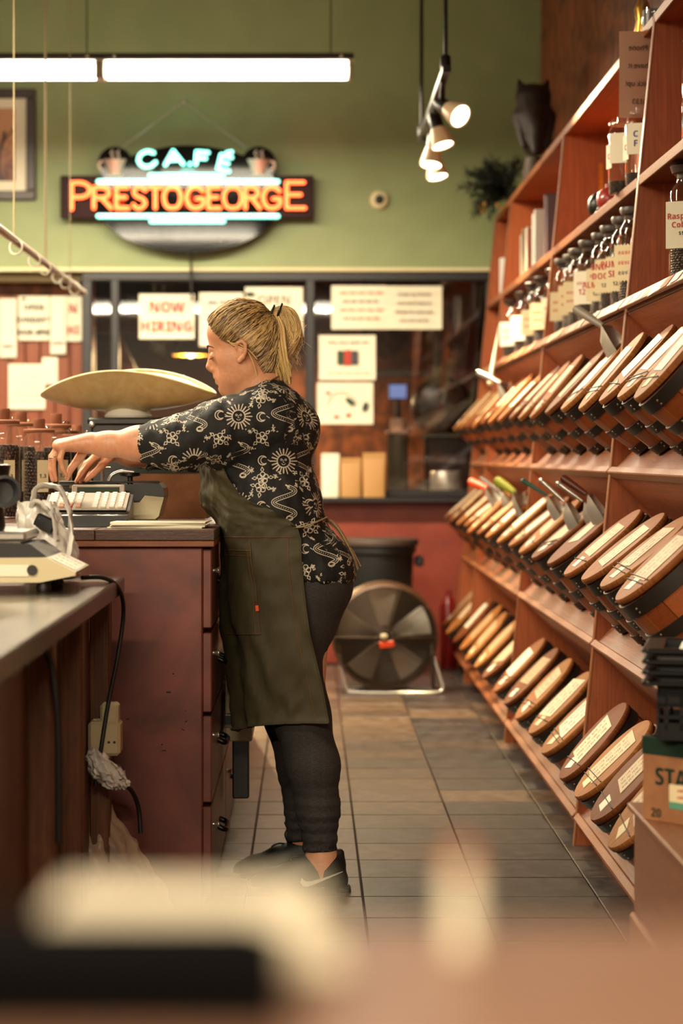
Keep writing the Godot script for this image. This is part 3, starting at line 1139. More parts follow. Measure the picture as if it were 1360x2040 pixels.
	# books and binders
	var cols := [Color(0.80, 0.77, 0.72), Color(0.74, 0.70, 0.64), Color(0.62, 0.40, 0.33), Color(0.83, 0.81, 0.78), Color(0.32, 0.24, 0.27), Color(0.70, 0.66, 0.55)]
	for k in 6:
		make("book_cover_%d" % k, cols[k], 0.5)
	var bk := [
		[6.28, 0.035, 0.27, 4, "dark purple binder leaning nearest to the middle post"], [6.34, 0.05, 0.29, 4, "thick dark binder at the near end of the books"],
		[6.62, 0.045, 0.27, 3, "tall white ring binder in the middle of the books"], [6.68, 0.05, 0.26, 0, "white book next to the tall white binder"],
		[6.83, 0.03, 0.22, 2, "thin pinkish book between the white ones"], [6.88, 0.045, 0.23, 0, "white book standing past the pinkish one"],
		[7.0, 0.03, 0.24, 5, "buff book near the far end of the row"], [7.06, 0.035, 0.22, 1, "light grey book at the far end of the row"],
		[7.82, 0.06, 0.21, 3, "white book alone in the last narrow unit"]]
	for q in bk:
		var o := thing("book", q[4], "book", Vector3(1.05, 2.1005, -1.5 * q[0]), "books on the upper shelf")
		var c := M.new()
		var w := 0.19
		c.box(Vector3(w / 2, q[2] / 2, q[1] / 2 - 0.0015), Vector3(w, q[2], 0.003))
		c.box(Vector3(w / 2, q[2] / 2, -q[1] / 2 + 0.0015), Vector3(w, q[2], 0.003))
		c.box(Vector3(0.0015, q[2] / 2, 0), Vector3(0.003, q[2], q[1]), Basis(), 0.001)
		part(o, "cover", c, mat["book_cover_%d" % q[3]])
		c = M.new()
		c.box(Vector3(w / 2, q[2] / 2, 0), Vector3(w - 0.01, q[2] - 0.008, q[1] - 0.006))
		part(o, "pages", c, mat.paper)
	owl()
	bush()
	# brass-topped spice jars on the very top
	for q in [[4.62, 1.13, "gold-lidded glass jar of seeds on top of the shelving"], [4.86, 1.14, "brass pepper pot on top of the shelving"]]:
		var o := thing("spice_jar", q[2], "jar", Vector3(q[1], 2.612, -1.5 * q[0]))
		m = M.new()
		if q[0] < 4.7:
			m.lathe([Vector2(0, 0), Vector2(0.045, 0), Vector2(0.05, 0.01), Vector2(0.05, 0.10), Vector2(0.044, 0.115)], 20)
			part(o, "glass", m, mat.clear_glass)
			m = M.new()
			m.lathe([Vector2(0, 0.004), Vector2(0.046, 0.004), Vector2(0.047, 0.06), Vector2(0, 0.062)], 20)
			part(o, "seeds", m, mat.beans)
			m = M.new()
			m.lathe([Vector2(0, 0.115), Vector2(0.05, 0.115), Vector2(0.05, 0.15), Vector2(0.02, 0.165), Vector2(0, 0.165)], 20)
			part(o, "jar_lid", m, mat.brass)
		else:
			m.lathe([Vector2(0, 0), Vector2(0.038, 0), Vector2(0.04, 0.012), Vector2(0.02, 0.03), Vector2(0.03, 0.06), Vector2(0.022, 0.1), Vector2(0.03, 0.14), Vector2(0.012, 0.18), Vector2(0, 0.185)], 18)
			part(o, "pot_body", m, mat.brass)

func owl() -> void:
	make("owl_brown", Color(0.13, 0.085, 0.065), 0.65)
	make("owl_pale", Color(0.24, 0.18, 0.14), 0.65)
	var o := thing("owl_statue", "dark brown owl decoy perched on a block atop the shelving", "statue", Vector3(1.14, 2.612, -10.8))
	o.rotation.y = -PI / 2
	var b := M.new()
	b.lathe([Vector2(0, 0), Vector2(0.055, 0), Vector2(0.06, 0.02), Vector2(0.048, 0.12), Vector2(0, 0.125)], 18)
	part(o, "perch", b, mat.owl_pale)
	var f := Field.new(Vector3(-0.16, 0.05, -0.16), Vector3(0.16, 0.55, 0.16), 0.011)
	f.bone(Vector3(0.0, 0.20, 0), 0.07, Vector3(-0.02, 0.31, 0), 0.098, 0.05)
	f.bone(Vector3(-0.02, 0.33, 0), 0.085, Vector3(-0.03, 0.42, 0), 0.078, 0.04)
	f.bone(Vector3(-0.03, 0.44, 0.035), 0.052, Vector3(-0.03, 0.44, -0.035), 0.052, 0.03)
	f.bone(Vector3(0.06, 0.28, 0), 0.05, Vector3(0.085, 0.14, 0), 0.025, 0.03)
	f.bone(Vector3(-0.03, 0.46, 0.055), 0.026, Vector3(-0.035, 0.525, 0.075), 0.008, 0.015)
	f.bone(Vector3(-0.03, 0.46, -0.055), 0.026, Vector3(-0.035, 0.525, -0.075), 0.008, 0.015)
	f.bone(Vector3(-0.09, 0.425, 0), 0.016, Vector3(-0.115, 0.40, 0), 0.005, 0.015)
	f.bone(Vector3(0.0, 0.33, 0.085), 0.03, Vector3(0.06, 0.17, 0.06), 0.015, 0.02)
	f.bone(Vector3(0.0, 0.33, -0.085), 0.03, Vector3(0.06, 0.17, -0.06), 0.015, 0.02)
	var ns := FastNoiseLite.new()
	ns.frequency = 1.0
	f.rough(ns, 0.006, Vector3(38, 22, 38))
	var m := M.new()
	f.into(m)
	part(o, "owl_body", m, mat.owl_brown)
	for s in [-1, 1]:
		var e := M.new()
		e.ball(Vector3(-0.094, 0.445, s * 0.032), Vector3(0.012, 0.016, 0.016), 10)
		part(o, "eye", e, mat.brass)

func bush() -> void:
	make("needle_green", Color(0.05, 0.09, 0.045), 0.55)
	make("needle_light", Color(0.10, 0.15, 0.06), 0.55)
	make("berry_gold", Color(0.55, 0.40, 0.12), 0.4)
	var o := thing("fir_garland", "dark green fir bunch with gold berries atop the last shelf unit", "plant", Vector3(1.10, 2.70, -11.93))
	var r := RandomNumberGenerator.new()
	r.seed = 5
	for k in 60:
		var d := Vector3(r.randf_range(-1, 0.6), r.randf_range(-0.7, 0.9), r.randf_range(-1, 1)).normalized()
		var m := M.new()
		var base := Vector3(0, 0.02, 0) + d * 0.02
		var tip := d * r.randf_range(0.16, 0.25) + Vector3(-0.03, 0.02, 0)
		m.tube([base, (base + tip) / 2 + Vector3(0, 0.01, 0), tip], [0.004, 0.003, 0.001], 4)
		for q in 26:
			var p := base.lerp(tip, (q + 3) / 30.0)
			var s := (d.cross(Vector3(r.randf_range(-1, 1), r.randf_range(-1, 1), r.randf_range(-1, 1))).normalized() + d * 0.7).normalized()
			m.tube([p, p + s * 0.045], [0.0045, 0.0012], 3, false)
		part(o, "sprig", m, mat.needle_green if k % 3 else mat.needle_light)
	for k in 6:
		var m := M.new()
		var d := Vector3(r.randf_range(-1, 0), r.randf_range(-0.8, 0.6), r.randf_range(-0.2, 1)).normalized()
		m.ball(d * 0.17, Vector3.ONE * 0.014, 10)
		part(o, "berry", m, mat.berry_gold)

# ---------------------------------------------------------------- scoops resting on the lids
func scoops() -> void:
	make("orange_plastic", Color(0.80, 0.24, 0.04), 0.35)
	make("lime_plastic", Color(0.48, 0.50, 0.06), 0.35)
	make("teal_plastic", Color(0.03, 0.25, 0.22), 0.35)
	grain("handle_wood", Color(0.22, 0.08, 0.04), Color(0.36, 0.15, 0.08), 88, 0.4, 0.2)
	var list := [
		[Vector3(0.8274, 1.156, -6.99), Vector3(0.9123, 1.096, -6.96), 0.085, "handle_wood", 0.014, "metal scoop with a brown wooden handle nearest the post"],
		[Vector3(0.8041, 1.141, -7.38), Vector3(0.8873, 1.062, -7.35), 0.08, "chrome", 0.009, "metal scoop with a slim steel handle beside the brown-handled one"],
		[Vector3(0.8421, 1.133, -7.2), Vector3(0.928, 1.068, -7.17), 0.075, "chrome", 0.008, "metal scoop with a steel rod handle under the brown-handled one"],
		[Vector3(0.7958, 1.133, -7.92), Vector3(0.8877, 1.074, -7.875), 0.075, "teal_plastic", 0.008, "metal scoop with a teal-tipped handle"],
		[Vector3(0.8119, 1.123, -9.3), Vector3(0.8966, 1.061, -9.225), 0.09, "lime_plastic", 0.022, "metal scoop with a broad lime green handle"],
		[Vector3(0.7968, 1.125, -9.93), Vector3(0.9016, 1.048, -9.9), 0.08, "chrome", 0.010, "metal scoop with a steel handle beside the orange one"],
		[Vector3(0.777, 1.103, -10.35), Vector3(0.8632, 1.066, -10.27), 0.07, "orange_plastic", 0.021, "metal scoop with an orange handle on the far kegs"],
		[Vector3(0.876, 1.716, -7.05), Vector3(0.9688, 1.648, -6.99), 0.10, "dull_steel", 0.016, "large steel scoop hanging over the top row of kegs"],
		[Vector3(0.8396, 1.644, -10.65), Vector3(0.9531, 1.583, -10.57), 0.11, "chrome", 0.017, "steel scoop lying on the farthest top kegs"],
	]
	for q in list:
		var a: Vector3 = q[0]
		var b: Vector3 = q[1]
		var o := thing("scoop", q[5], "scoop", b, "scoops lying on the kegs")
		var d := (b - a).normalized()
		var h := M.new()
		var r: float = q[4]
		h.tube([a - b, a - b + d * r * 0.6, (a - b) * 0.5, Vector3.ZERO - d * 0.01], [r * 0.5, r, r * 0.9, r * 0.6], 12)
		part(o, "handle", h, mat[q[3]])
		if q[3] == "teal_plastic" or r < 0.0095:
			var tp := M.new()
			tp.ball(a - b, Vector3.ONE * r * 1.25, 10)
			part(o, "handle_tip", tp, mat.chrome if q[3] == "chrome" else mat.teal_plastic)
		var side := d.cross(Vector3.UP).normalized()
		d = (d + Vector3(0, -0.75, 0)).normalized()
		var up := side.cross(d)
		var L: float = q[2] * 1.35
		var pts := []
		for j in 9:
			var f := j / 8.0
			var w: float = L * 0.5 * (0.62 + 0.38 * sin(minf(f * 2.2, 1.57)))
			for i in 11:
				var an := PI * (1.0 + i / 10.0)
				var dep := 0.9 * minf(1.0, 0.3 + f * 3.0)
				pts.append(d * (f * L * (1.0 + 0.22 * sin(-an))) + side * cos(an) * w + up * (sin(an) * w * dep + w * 0.25))
		var bw := M.new()
		bw.sheet(pts, 11, 9, 0.0015)
		var cap := []
		for j in 3:
			for i in 11:
				var an := PI * (1.0 + i / 10.0)
				var w: float = L * 0.5 * 0.62 * (1.0 - j / 2.0 * 0.98)
				cap.append(side * cos(an) * w + up * (sin(an) * w * 0.2 + L * 0.5 * 0.62 * 0.25))
		bw.sheet(cap, 11, 3, 0.0012)
		part(o, "scoop_bowl", bw, mat.dull_steel)
	# folded white paper cone by the far scoop
	var m := M.new()
	var p0 := Vector3(0.9149, 1.588, -10.8)
	var p1 := Vector3(0.9699, 1.89, -10.88)
	m.tube([Vector3.ZERO, (p1 - p0) * 0.5, p1 - p0], [0.032, 0.024, 0.004], 12, true, 0.35)
	single("paper_cone", m, mat.paper, "folded white paper cone standing among the far kegs", "paper", "", p0)

# ---------------------------------------------------------------- on and before the far wall
func neon(parent: Node, called: String, strokes: Array, o: Vector3, w: float, h: float, r: float, material: Material, lean := 0.0) -> void:
	var m := M.new()
	var b := rz(lean)
	for s in strokes:
		var p := []
		for q in s:
			p.append(o + b * Vector3(q[0] * w, q[1] * h, 0))
		if p.size() > 2:
			p = curve(p, 3)
		m.tube(p, r, 8)
		m.ball(p[0], Vector3.ONE * r, 8)
		m.ball(p[-1], Vector3.ONE * r, 8)
	part(parent, called, m, material)

func wall_fittings() -> void:
	neon_sign()
	# smoke alarm or camera dome on the wall
	var o := thing("security_camera", "small round cream camera with a dark eye on the green wall", "camera", Vector3(0.4151, 2.733, -12.6))
	var m := M.new()
	m.lathe([Vector2(0, 0), Vector2(0.055, 0), Vector2(0.055, 0.02), Vector2(0.045, 0.035), Vector2(0.028, 0.038)], 24, at3(Vector3.ZERO, rx(90)))
	part(o, "camera_housing", m, mat.cream_trim)
	m = M.new()
	m.ball(Vector3(0, 0, 0.03), Vector3(0.03, 0.03, 0.022), 16)
	part(o, "camera_eye", m, mat.black_plastic)
	# framed sepia picture
	grain("frame_wood", Color(0.13, 0.07, 0.045), Color(0.22, 0.13, 0.08), 91, 0.4, 0.3)
	var fc := Vector3(-1.838, 3.059, -12.6)
	o = thing("framed_picture", "dark-framed sepia tree picture on the green wall at left edge", "picture", fc + Vector3(0, 0, 0.02))
	var W := 0.456
	var H := 0.655
	var t := 0.055
	for q in [[0, H / 2 - t / 2, W, t], [0, -H / 2 + t / 2, W, t], [-W / 2 + t / 2, 0, t, H - 2 * t], [W / 2 - t / 2, 0, t, H - 2 * t]]:
		m = M.new()
		m.box(Vector3(q[0], q[1], 0), Vector3(q[2], q[3], 0.035), Basis(), 0.006)
		part(o, "frame_side", m, mat.frame_wood)
	m = M.new()
	m.box(Vector3(0, 0, -0.008), Vector3(W - 2 * t, H - 2 * t, 0.006))
	part(o, "mat_board", m, mat.paper)
	var ns := FastNoiseLite.new()
	ns.seed = 3
	ns.frequency = 0.03
	var pm := make("sepia_print", Color.WHITE, 0.5)
	pm.albedo_texture = tex(64, 128, func(x: int, y: int) -> Color:
		var c := Color(0.72, 0.52, 0.38).lerp(Color(0.33, 0.15, 0.10), clampf((y - 50) / 80.0 + ns.get_noise_2d(x * 2.0, y * 2.0) * 0.5, 0, 1))
		var trunk := absf(x - 40 - 6 * sin(y * 0.05)) < 3 and y > 40
		var limb := absf((x - 40) + (y - 62) * 0.8) < 2 and y > 30 and y < 64
		return Color(0.2, 0.09, 0.06) if trunk or limb else c)
	m = M.new()
	var pw := 0.105
	var ph := 0.215
	m.box(Vector3(0, 0, -0.004), Vector3(pw * 2, ph * 2, 0.003))
	m.quad(Vector3(-pw, -ph, -0.002), Vector3(pw, -ph, -0.002), Vector3(pw, ph, -0.002), Vector3(-pw, ph, -0.002), Vector3.BACK)
	part(o, "sepia_picture", m, pm)
	track_lights()
	hanging_bar()
	window_papers()
	beyond()

func neon_sign() -> void:
	var o := thing("neon_sign", "oval black neon sign with orange and aqua lettering on the green wall", "sign", Vector3(-0.7136, 2.731, -12.48))
	var S := 8.32 / 2833.0
	var P := func(px: float, py: float, z := 0.0) -> Vector3: return Vector3((px - 372) * S, (395 - py) * S, z)
	var gloss := make("sign_black", Color(0.012, 0.011, 0.013), 0.06)
	gloss.metallic_specular = 0.38
	glow("neon_red", Color(1.0, 0.40, 0.20), 3.2, Color(0.9, 0.4, 0.2))
	glow("neon_aqua", Color(0.55, 1.0, 0.90), 2.2, Color(0.6, 0.9, 0.85))
	make("sign_red_plate", Color(0.13, 0.015, 0.015), 0.4).metallic_specular = 0.2
	make("cup_white", Color(0.72, 0.72, 0.66), 0.4)
	var m := M.new()
	m.box(P.call(372, 392, -0.035), Vector3(505 * S, 86 * S, 0.05), Basis(), 0.004)
	part(o, "sign_box", m, mat.sign_red_plate)
	var poly := PackedVector2Array()
	for k in 56:
		var a := TAU * k / 56
		poly.append(Vector2(cos(a) * 186 * S + 3 * S, sin(a) * 107 * S - 2 * S))
	m = M.new()
	m.prism(poly, 0.012, at3(Vector3(0, 0, 0.0)), true)
	part(o, "oval_plate", m, gloss)
	for s in [-1, 1]:
		var cx: float = 372 + s * 143.0
		m = M.new()
		m.lathe([Vector2(0, -0.006), Vector2(34 * S, -0.006), Vector2(34 * S, 0.008), Vector2(0, 0.008)], 28, at3(P.call(cx, 326, 0.0), rx(90)))
		part(o, "lobe_plate", m, gloss)
		m = M.new()
		m.lathe([Vector2(0, -0.05), Vector2(0.032, -0.05), Vector2(0.036, -0.04), Vector2(0.05, 0.005), Vector2(0.066, 0.04), Vector2(0.066, 0.045), Vector2(0, 0.04)], 20, Transform3D(Basis().scaled(Vector3(1, 1, 0.18)), P.call(cx, 333, 0.012)))
		m.tube(arc(P.call(cx - s * 0 + (-1 if s < 0 else 1) * 24, 330, 0.014), 0.024, -PI / 2, PI / 2, 8, Vector3(s, 0, 0), Vector3.UP), 0.007, 6)
		m.box(P.call(cx, 349, 0.012), Vector3(0.09, 0.008, 0.01), Basis(), 0.002)
		part(o, "cup_emblem", m, mat.cup_white)
		for q in [-7, 5]:
			m = M.new()
			m.tube(curve([P.call(cx + q, 316, 0.012), P.call(cx + q + 4, 311, 0.012), P.call(cx + q - 1, 306, 0.012), P.call(cx + q + 4, 300, 0.012)], 4), 0.0045, 6)
			part(o, "steam_emblem", m, mat.cup_white)
	for q in [[300, 444, 351], [197, 553, 363], [197, 553, 432], [302, 445, 442]]:
		m = M.new()
		m.tube([P.call(q[0], q[2], 0.03), P.call(q[1], q[2], 0.03)], 0.0135, 10)
		m.ball(P.call(q[0], q[2], 0.03), Vector3.ONE * 0.0135, 10)
		m.ball(P.call(q[1], q[2], 0.03), Vector3.ONE * 0.0135, 10)
		part(o, "neon_bar", m, mat.neon_aqua)
	var L := {
		"P": [[[0, 0], [0, 1]], [[0, 1], [0.55, 1], [0.9, 0.85], [0.9, 0.6], [0.55, 0.46], [0, 0.46]]],
		"R": [[[0, 0], [0, 1]], [[0, 1], [0.5, 1], [0.8, 0.86], [0.8, 0.62], [0.5, 0.5], [0, 0.5]], [[0.42, 0.5], [0.95, 0]]],
		"E": [[[0.9, 1], [0.1, 1]], [[0.1, 1], [0.1, 0]], [[0.1, 0], [0.95, 0]], [[0.1, 0.52], [0.75, 0.52]]],
		"S": [[[0.9, 0.86], [0.62, 1], [0.25, 0.97], [0.1, 0.76], [0.3, 0.56], [0.7, 0.45], [0.9, 0.24], [0.65, 0.02], [0.3, 0.0], [0.05, 0.16]]],
		"T": [[[0, 1], [1, 1]], [[0.5, 1], [0.5, 0]]],
		"O": [[[0.5, 1], [0.15, 0.9], [0.0, 0.5], [0.15, 0.1], [0.5, 0], [0.85, 0.1], [1, 0.5], [0.85, 0.9], [0.5, 1]]],
		"G": [[[0.92, 0.82], [0.6, 1], [0.2, 0.92], [0.0, 0.5], [0.2, 0.08], [0.6, 0], [0.92, 0.16], [0.95, 0.45]], [[0.95, 0.45], [0.58, 0.45]]],
		"C": [[[0.95, 0.82], [0.62, 1], [0.2, 0.9], [0.0, 0.5], [0.2, 0.1], [0.62, 0], [0.95, 0.18]]],
		"A": [[[0, 0], [0.5, 1]], [[0.5, 1], [1, 0]], [[0.2, 0.34], [0.8, 0.34]]],
		"F": [[[0.9, 1], [0.1, 1]], [[0.1, 1], [0.1, 0]], [[0.1, 0.52], [0.75, 0.52]]],
		"É": [[[0.9, 1], [0.1, 1]], [[0.1, 1], [0.1, 0]], [[0.1, 0], [0.95, 0]], [[0.1, 0.52], [0.75, 0.52]], [[0.45, 1.22], [0.8, 1.38]]],
	}
	for q in [["P", 144, 38, 418, 52], ["R", 188, 36, 416, 41], ["E", 230, 28, 416, 41], ["S", 265, 28, 416, 41], ["T", 297, 26, 416, 41], ["O", 327, 34, 416, 41], ["G", 372, 36, 416, 41], ["E", 413, 27, 416, 41], ["O", 446, 36, 416, 41], ["R", 489, 30, 416, 41], ["G", 524, 36, 416, 41], ["E", 567, 42, 416, 51]]:
		neon(o, "neon_letter", L[q[0]], P.call(q[1], q[3], 0.034), q[2] * S, q[4] * S, 0.0118, mat.neon_red)
	for q in [["C", 280, 34, 337, 30, 12], ["A", 330, 35, 330, 26, 4], ["F", 388, 28, 328, 24, -4], ["É", 432, 26, 337, 28, -14]]:
		neon(o, "neon_letter", L[q[0]], P.call(q[1], q[3], 0.034), q[2] * S, q[4] * S, 0.0118, mat.neon_aqua, q[5])
	m = M.new()
	m.ball(P.call(379, 328, 0.034), Vector3.ONE * 0.011, 8)
	part(o, "neon_dot", m, mat.neon_aqua)
	for s in [-1, 1]:
		m = M.new()
		m.tube([P.call(365, 199, -0.06), P.call(365 + s * 122, 292, -0.02)], 0.004, 5)
		part(o, "hanging_wire", m, mat.dull_steel)
	m = M.new()
	m.ball(P.call(365, 199, -0.06), Vector3(0.018, 0.018, 0.018), 8)
	part(o, "hook", m, mat.dull_steel)
	m = M.new()
	m.tube([P.call(380, 500, -0.02), P.call(380, 540, -0.04), P.call(381, 600, -0.04)], 0.008, 6)
	part(o, "power_cord", m, mat.black_rubber)
	for q in [[230, 0.10, Color(1, 0.3, 0.15)], [372, 0.10, Color(1, 0.3, 0.15)], [520, 0.10, Color(1, 0.3, 0.15)], [372, 0.08, Color(0.4, 1, 0.9)]]:
		var l := OmniLight3D.new()
		l.name = "neon_light"
		l.light_color = q[2]
		l.light_energy = q[1] * 0.5
		l.light_size = 0.05
		l.omni_range = 8.0
		l.omni_attenuation = 2.0
		l.shadow_enabled = true
		l.position = P.call(q[0], 395 if q[2].r > 0.5 else 340, 0.12)
		o.add_child(l, true)

func track_lights() -> void:
	make("track_black", Color(0.05, 0.04, 0.035), 0.4, 0.3)
	make("shade_white", Color(0.80, 0.70, 0.56), 0.35)
	glow("bulb_glow", Color(1.0, 0.93, 0.80), 7.0)
	var y := 2.80
	var o := thing("track_light", "black ceiling-hung track with four spotlights by the shelving", "light", Vector3(0.56, y, -9.675))
	var m := M.new()
	m.box(Vector3.ZERO, Vector3(0.035, 0.03, 2.01), Basis(), 0.004)
	part(o, "track", m, mat.track_black)
	for q in [0.93, -0.93]:
		m = M.new()
		m.tube([Vector3(0, 0.01, q), Vector3(0, 4.3 - y, q)], 0.009, 8)
		part(o, "hanging_rod", m, mat.track_black)
		m = M.new()
		m.lathe([Vector2(0, 0.0), Vector2(0.022, 0.0), Vector2(0.022, 0.05), Vector2(0.01, 0.06), Vector2(0, 0.06)], 12, at3(Vector3(0, 0.012, q)))
		part(o, "rod_collar", m, mat.track_black)
	var heads := [[Vector3(0.6343, 2.646, -8.925), Vector3(0.52, -0.45, 0.62)], [Vector3(0.5985, 2.608, -9.525), Vector3(0.25, -0.9, 0.22)], [Vector3(0.5747, 2.592, -10.05), Vector3(-0.1, -0.93, 0.25)], [Vector3(0.635, 2.594, -10.5), Vector3(0.2, -0.93, 0.2)]]
	for q in heads:
		var d: Vector3 = q[1].normalized()
		var c: Vector3 = q[0] - o.position
		var up := Vector3.BACK
		var bx := d.cross(up).normalized()
		var b := Basis(bx, -d, bx.cross(-d).normalized() * 1.0)
		var hd := M.new()
		hd.lathe([Vector2(0.030, 0.06), Vector2(0.032, 0.075), Vector2(0.030, 0.15), Vector2(0.02, 0.165), Vector2(0, 0.165)], 20, at3(c, b))
		var h := part(o, "lamp_head", hd, mat.track_black)
		var sh := M.new()
		sh.lathe([Vector2(0.047, 0.002), Vector2(0.053, 0.0), Vector2(0.054, 0.012), Vector2(0.034, 0.085)], 24, at3(c, b))
		part(h, "lamp_shade", sh, mat.shade_white)
		var bl := M.new()
		bl.lathe([Vector2(0, -0.004), Vector2(0.03, -0.002), Vector2(0.049, 0.006), Vector2(0.045, 0.03), Vector2(0, 0.032)], 24, at3(c, b))
		part(h, "bulb", bl, mat.bulb_glow)
		var ar := M.new()
		var top := Vector3(0, -0.01, c.z + 0.04)
		ar.tube([top, (top + c - d * 0.13) / 2 + Vector3(0.0, 0.02, 0.0), c - d * 0.13], 0.012, 8)
		part(h, "bracket", ar, mat.track_black)
		var l := SpotLight3D.new()
		l.name = "lamp_light"
		l.light_color = Color(1.0, 0.88, 0.68)
		l.light_energy = 3.0
		l.spot_angle = 42
		l.spot_angle_attenuation = 0.6
		l.spot_range = 15
		l.spot_attenuation = 2.0
		l.light_size = 0.045
		l.shadow_enabled = true
		l.position = c + d * 0.02
		l.basis = Basis.looking_at(d, Vector3.BACK)
		h.add_child(l, true)

func hanging_bar() -> void:
	make("string", Color(0.62, 0.55, 0.42), 0.8)
	var o := thing("hanging_rail", "thin metal rail with clear rings hung on strings at left", "rail")
	var a := Vector3(-1.10, 2.035, -7.35)
	var b := Vector3(-1.115, 2.035, -10.57)
	var m := M.new()
	m.tube([a, b], 0.0155, 10)
	part(o, "rail", m, mat.dull_steel)
	for q in [[5.32, 0.003], [5.98, 0.005], [6.62, 0.0025]]:
		m = M.new()
		var x: float = -1.10 - 0.015 * (q[0] - 4.9) / 2.15
		m.tube([Vector3(x, 2.035, -1.5 * q[0]), Vector3(x, 4.3, -1.5 * q[0])], q[1], 5)
		part(o, "string", m, mat.string)
	make("clear_ring", Color(0.8, 0.78, 0.7), 0.2)
	for z in [5.36, 5.72, 5.95, 6.25, 6.45, 6.7]:
		m = M.new()
		m.tube(arc(Vector3(-1.103, 2.012, -1.5 * z), 0.028, 0, TAU, 14, Vector3(0.9, 0, 0.4), Vector3.UP), 0.004, 6, false)
		part(o, "ring", m, mat.clear_ring)

func paper_sheet(called: String, label: String, px0: float, py0: float, px1: float, py1: float, Z: float, material: Material) -> Node3D:
	var S := Z / 2833.0
	var w := (px1 - px0) * S
	var h := (py1 - py0) * S
	var c := Vector3(((px0 + px1) / 2 - 615) * S, 1.23 - ((py0 + py1) / 2 - 906) * S, -1.5 * Z)
	var o := thing(called, label, "sign", c)
	var pts := []
	var ph := px0 * 0.37
	for j in 5:
		for i in 5:
			pts.append(Vector3((i / 4.0 - 0.5) * w, (0.5 - j / 4.0) * h, 0.003 * sin(ph + i * 1.1) + 0.002 * sin(ph + j * 1.3)))
	var m := M.new()
	m.sheet(pts, 5, 5, 0.0008, true)
	part(o, "sheet", m, material)
	return o

func lines(o: Node3D, words: Array, cap: float, top: float, gap: float, material: Material, bold := true) -> void:
	for k in words.size():
		text(o, words[k], cap, material, at3(Vector3(0, top - gap * k - cap * 0.0, 0.007)), 0.002, "Droid Sans", bold)

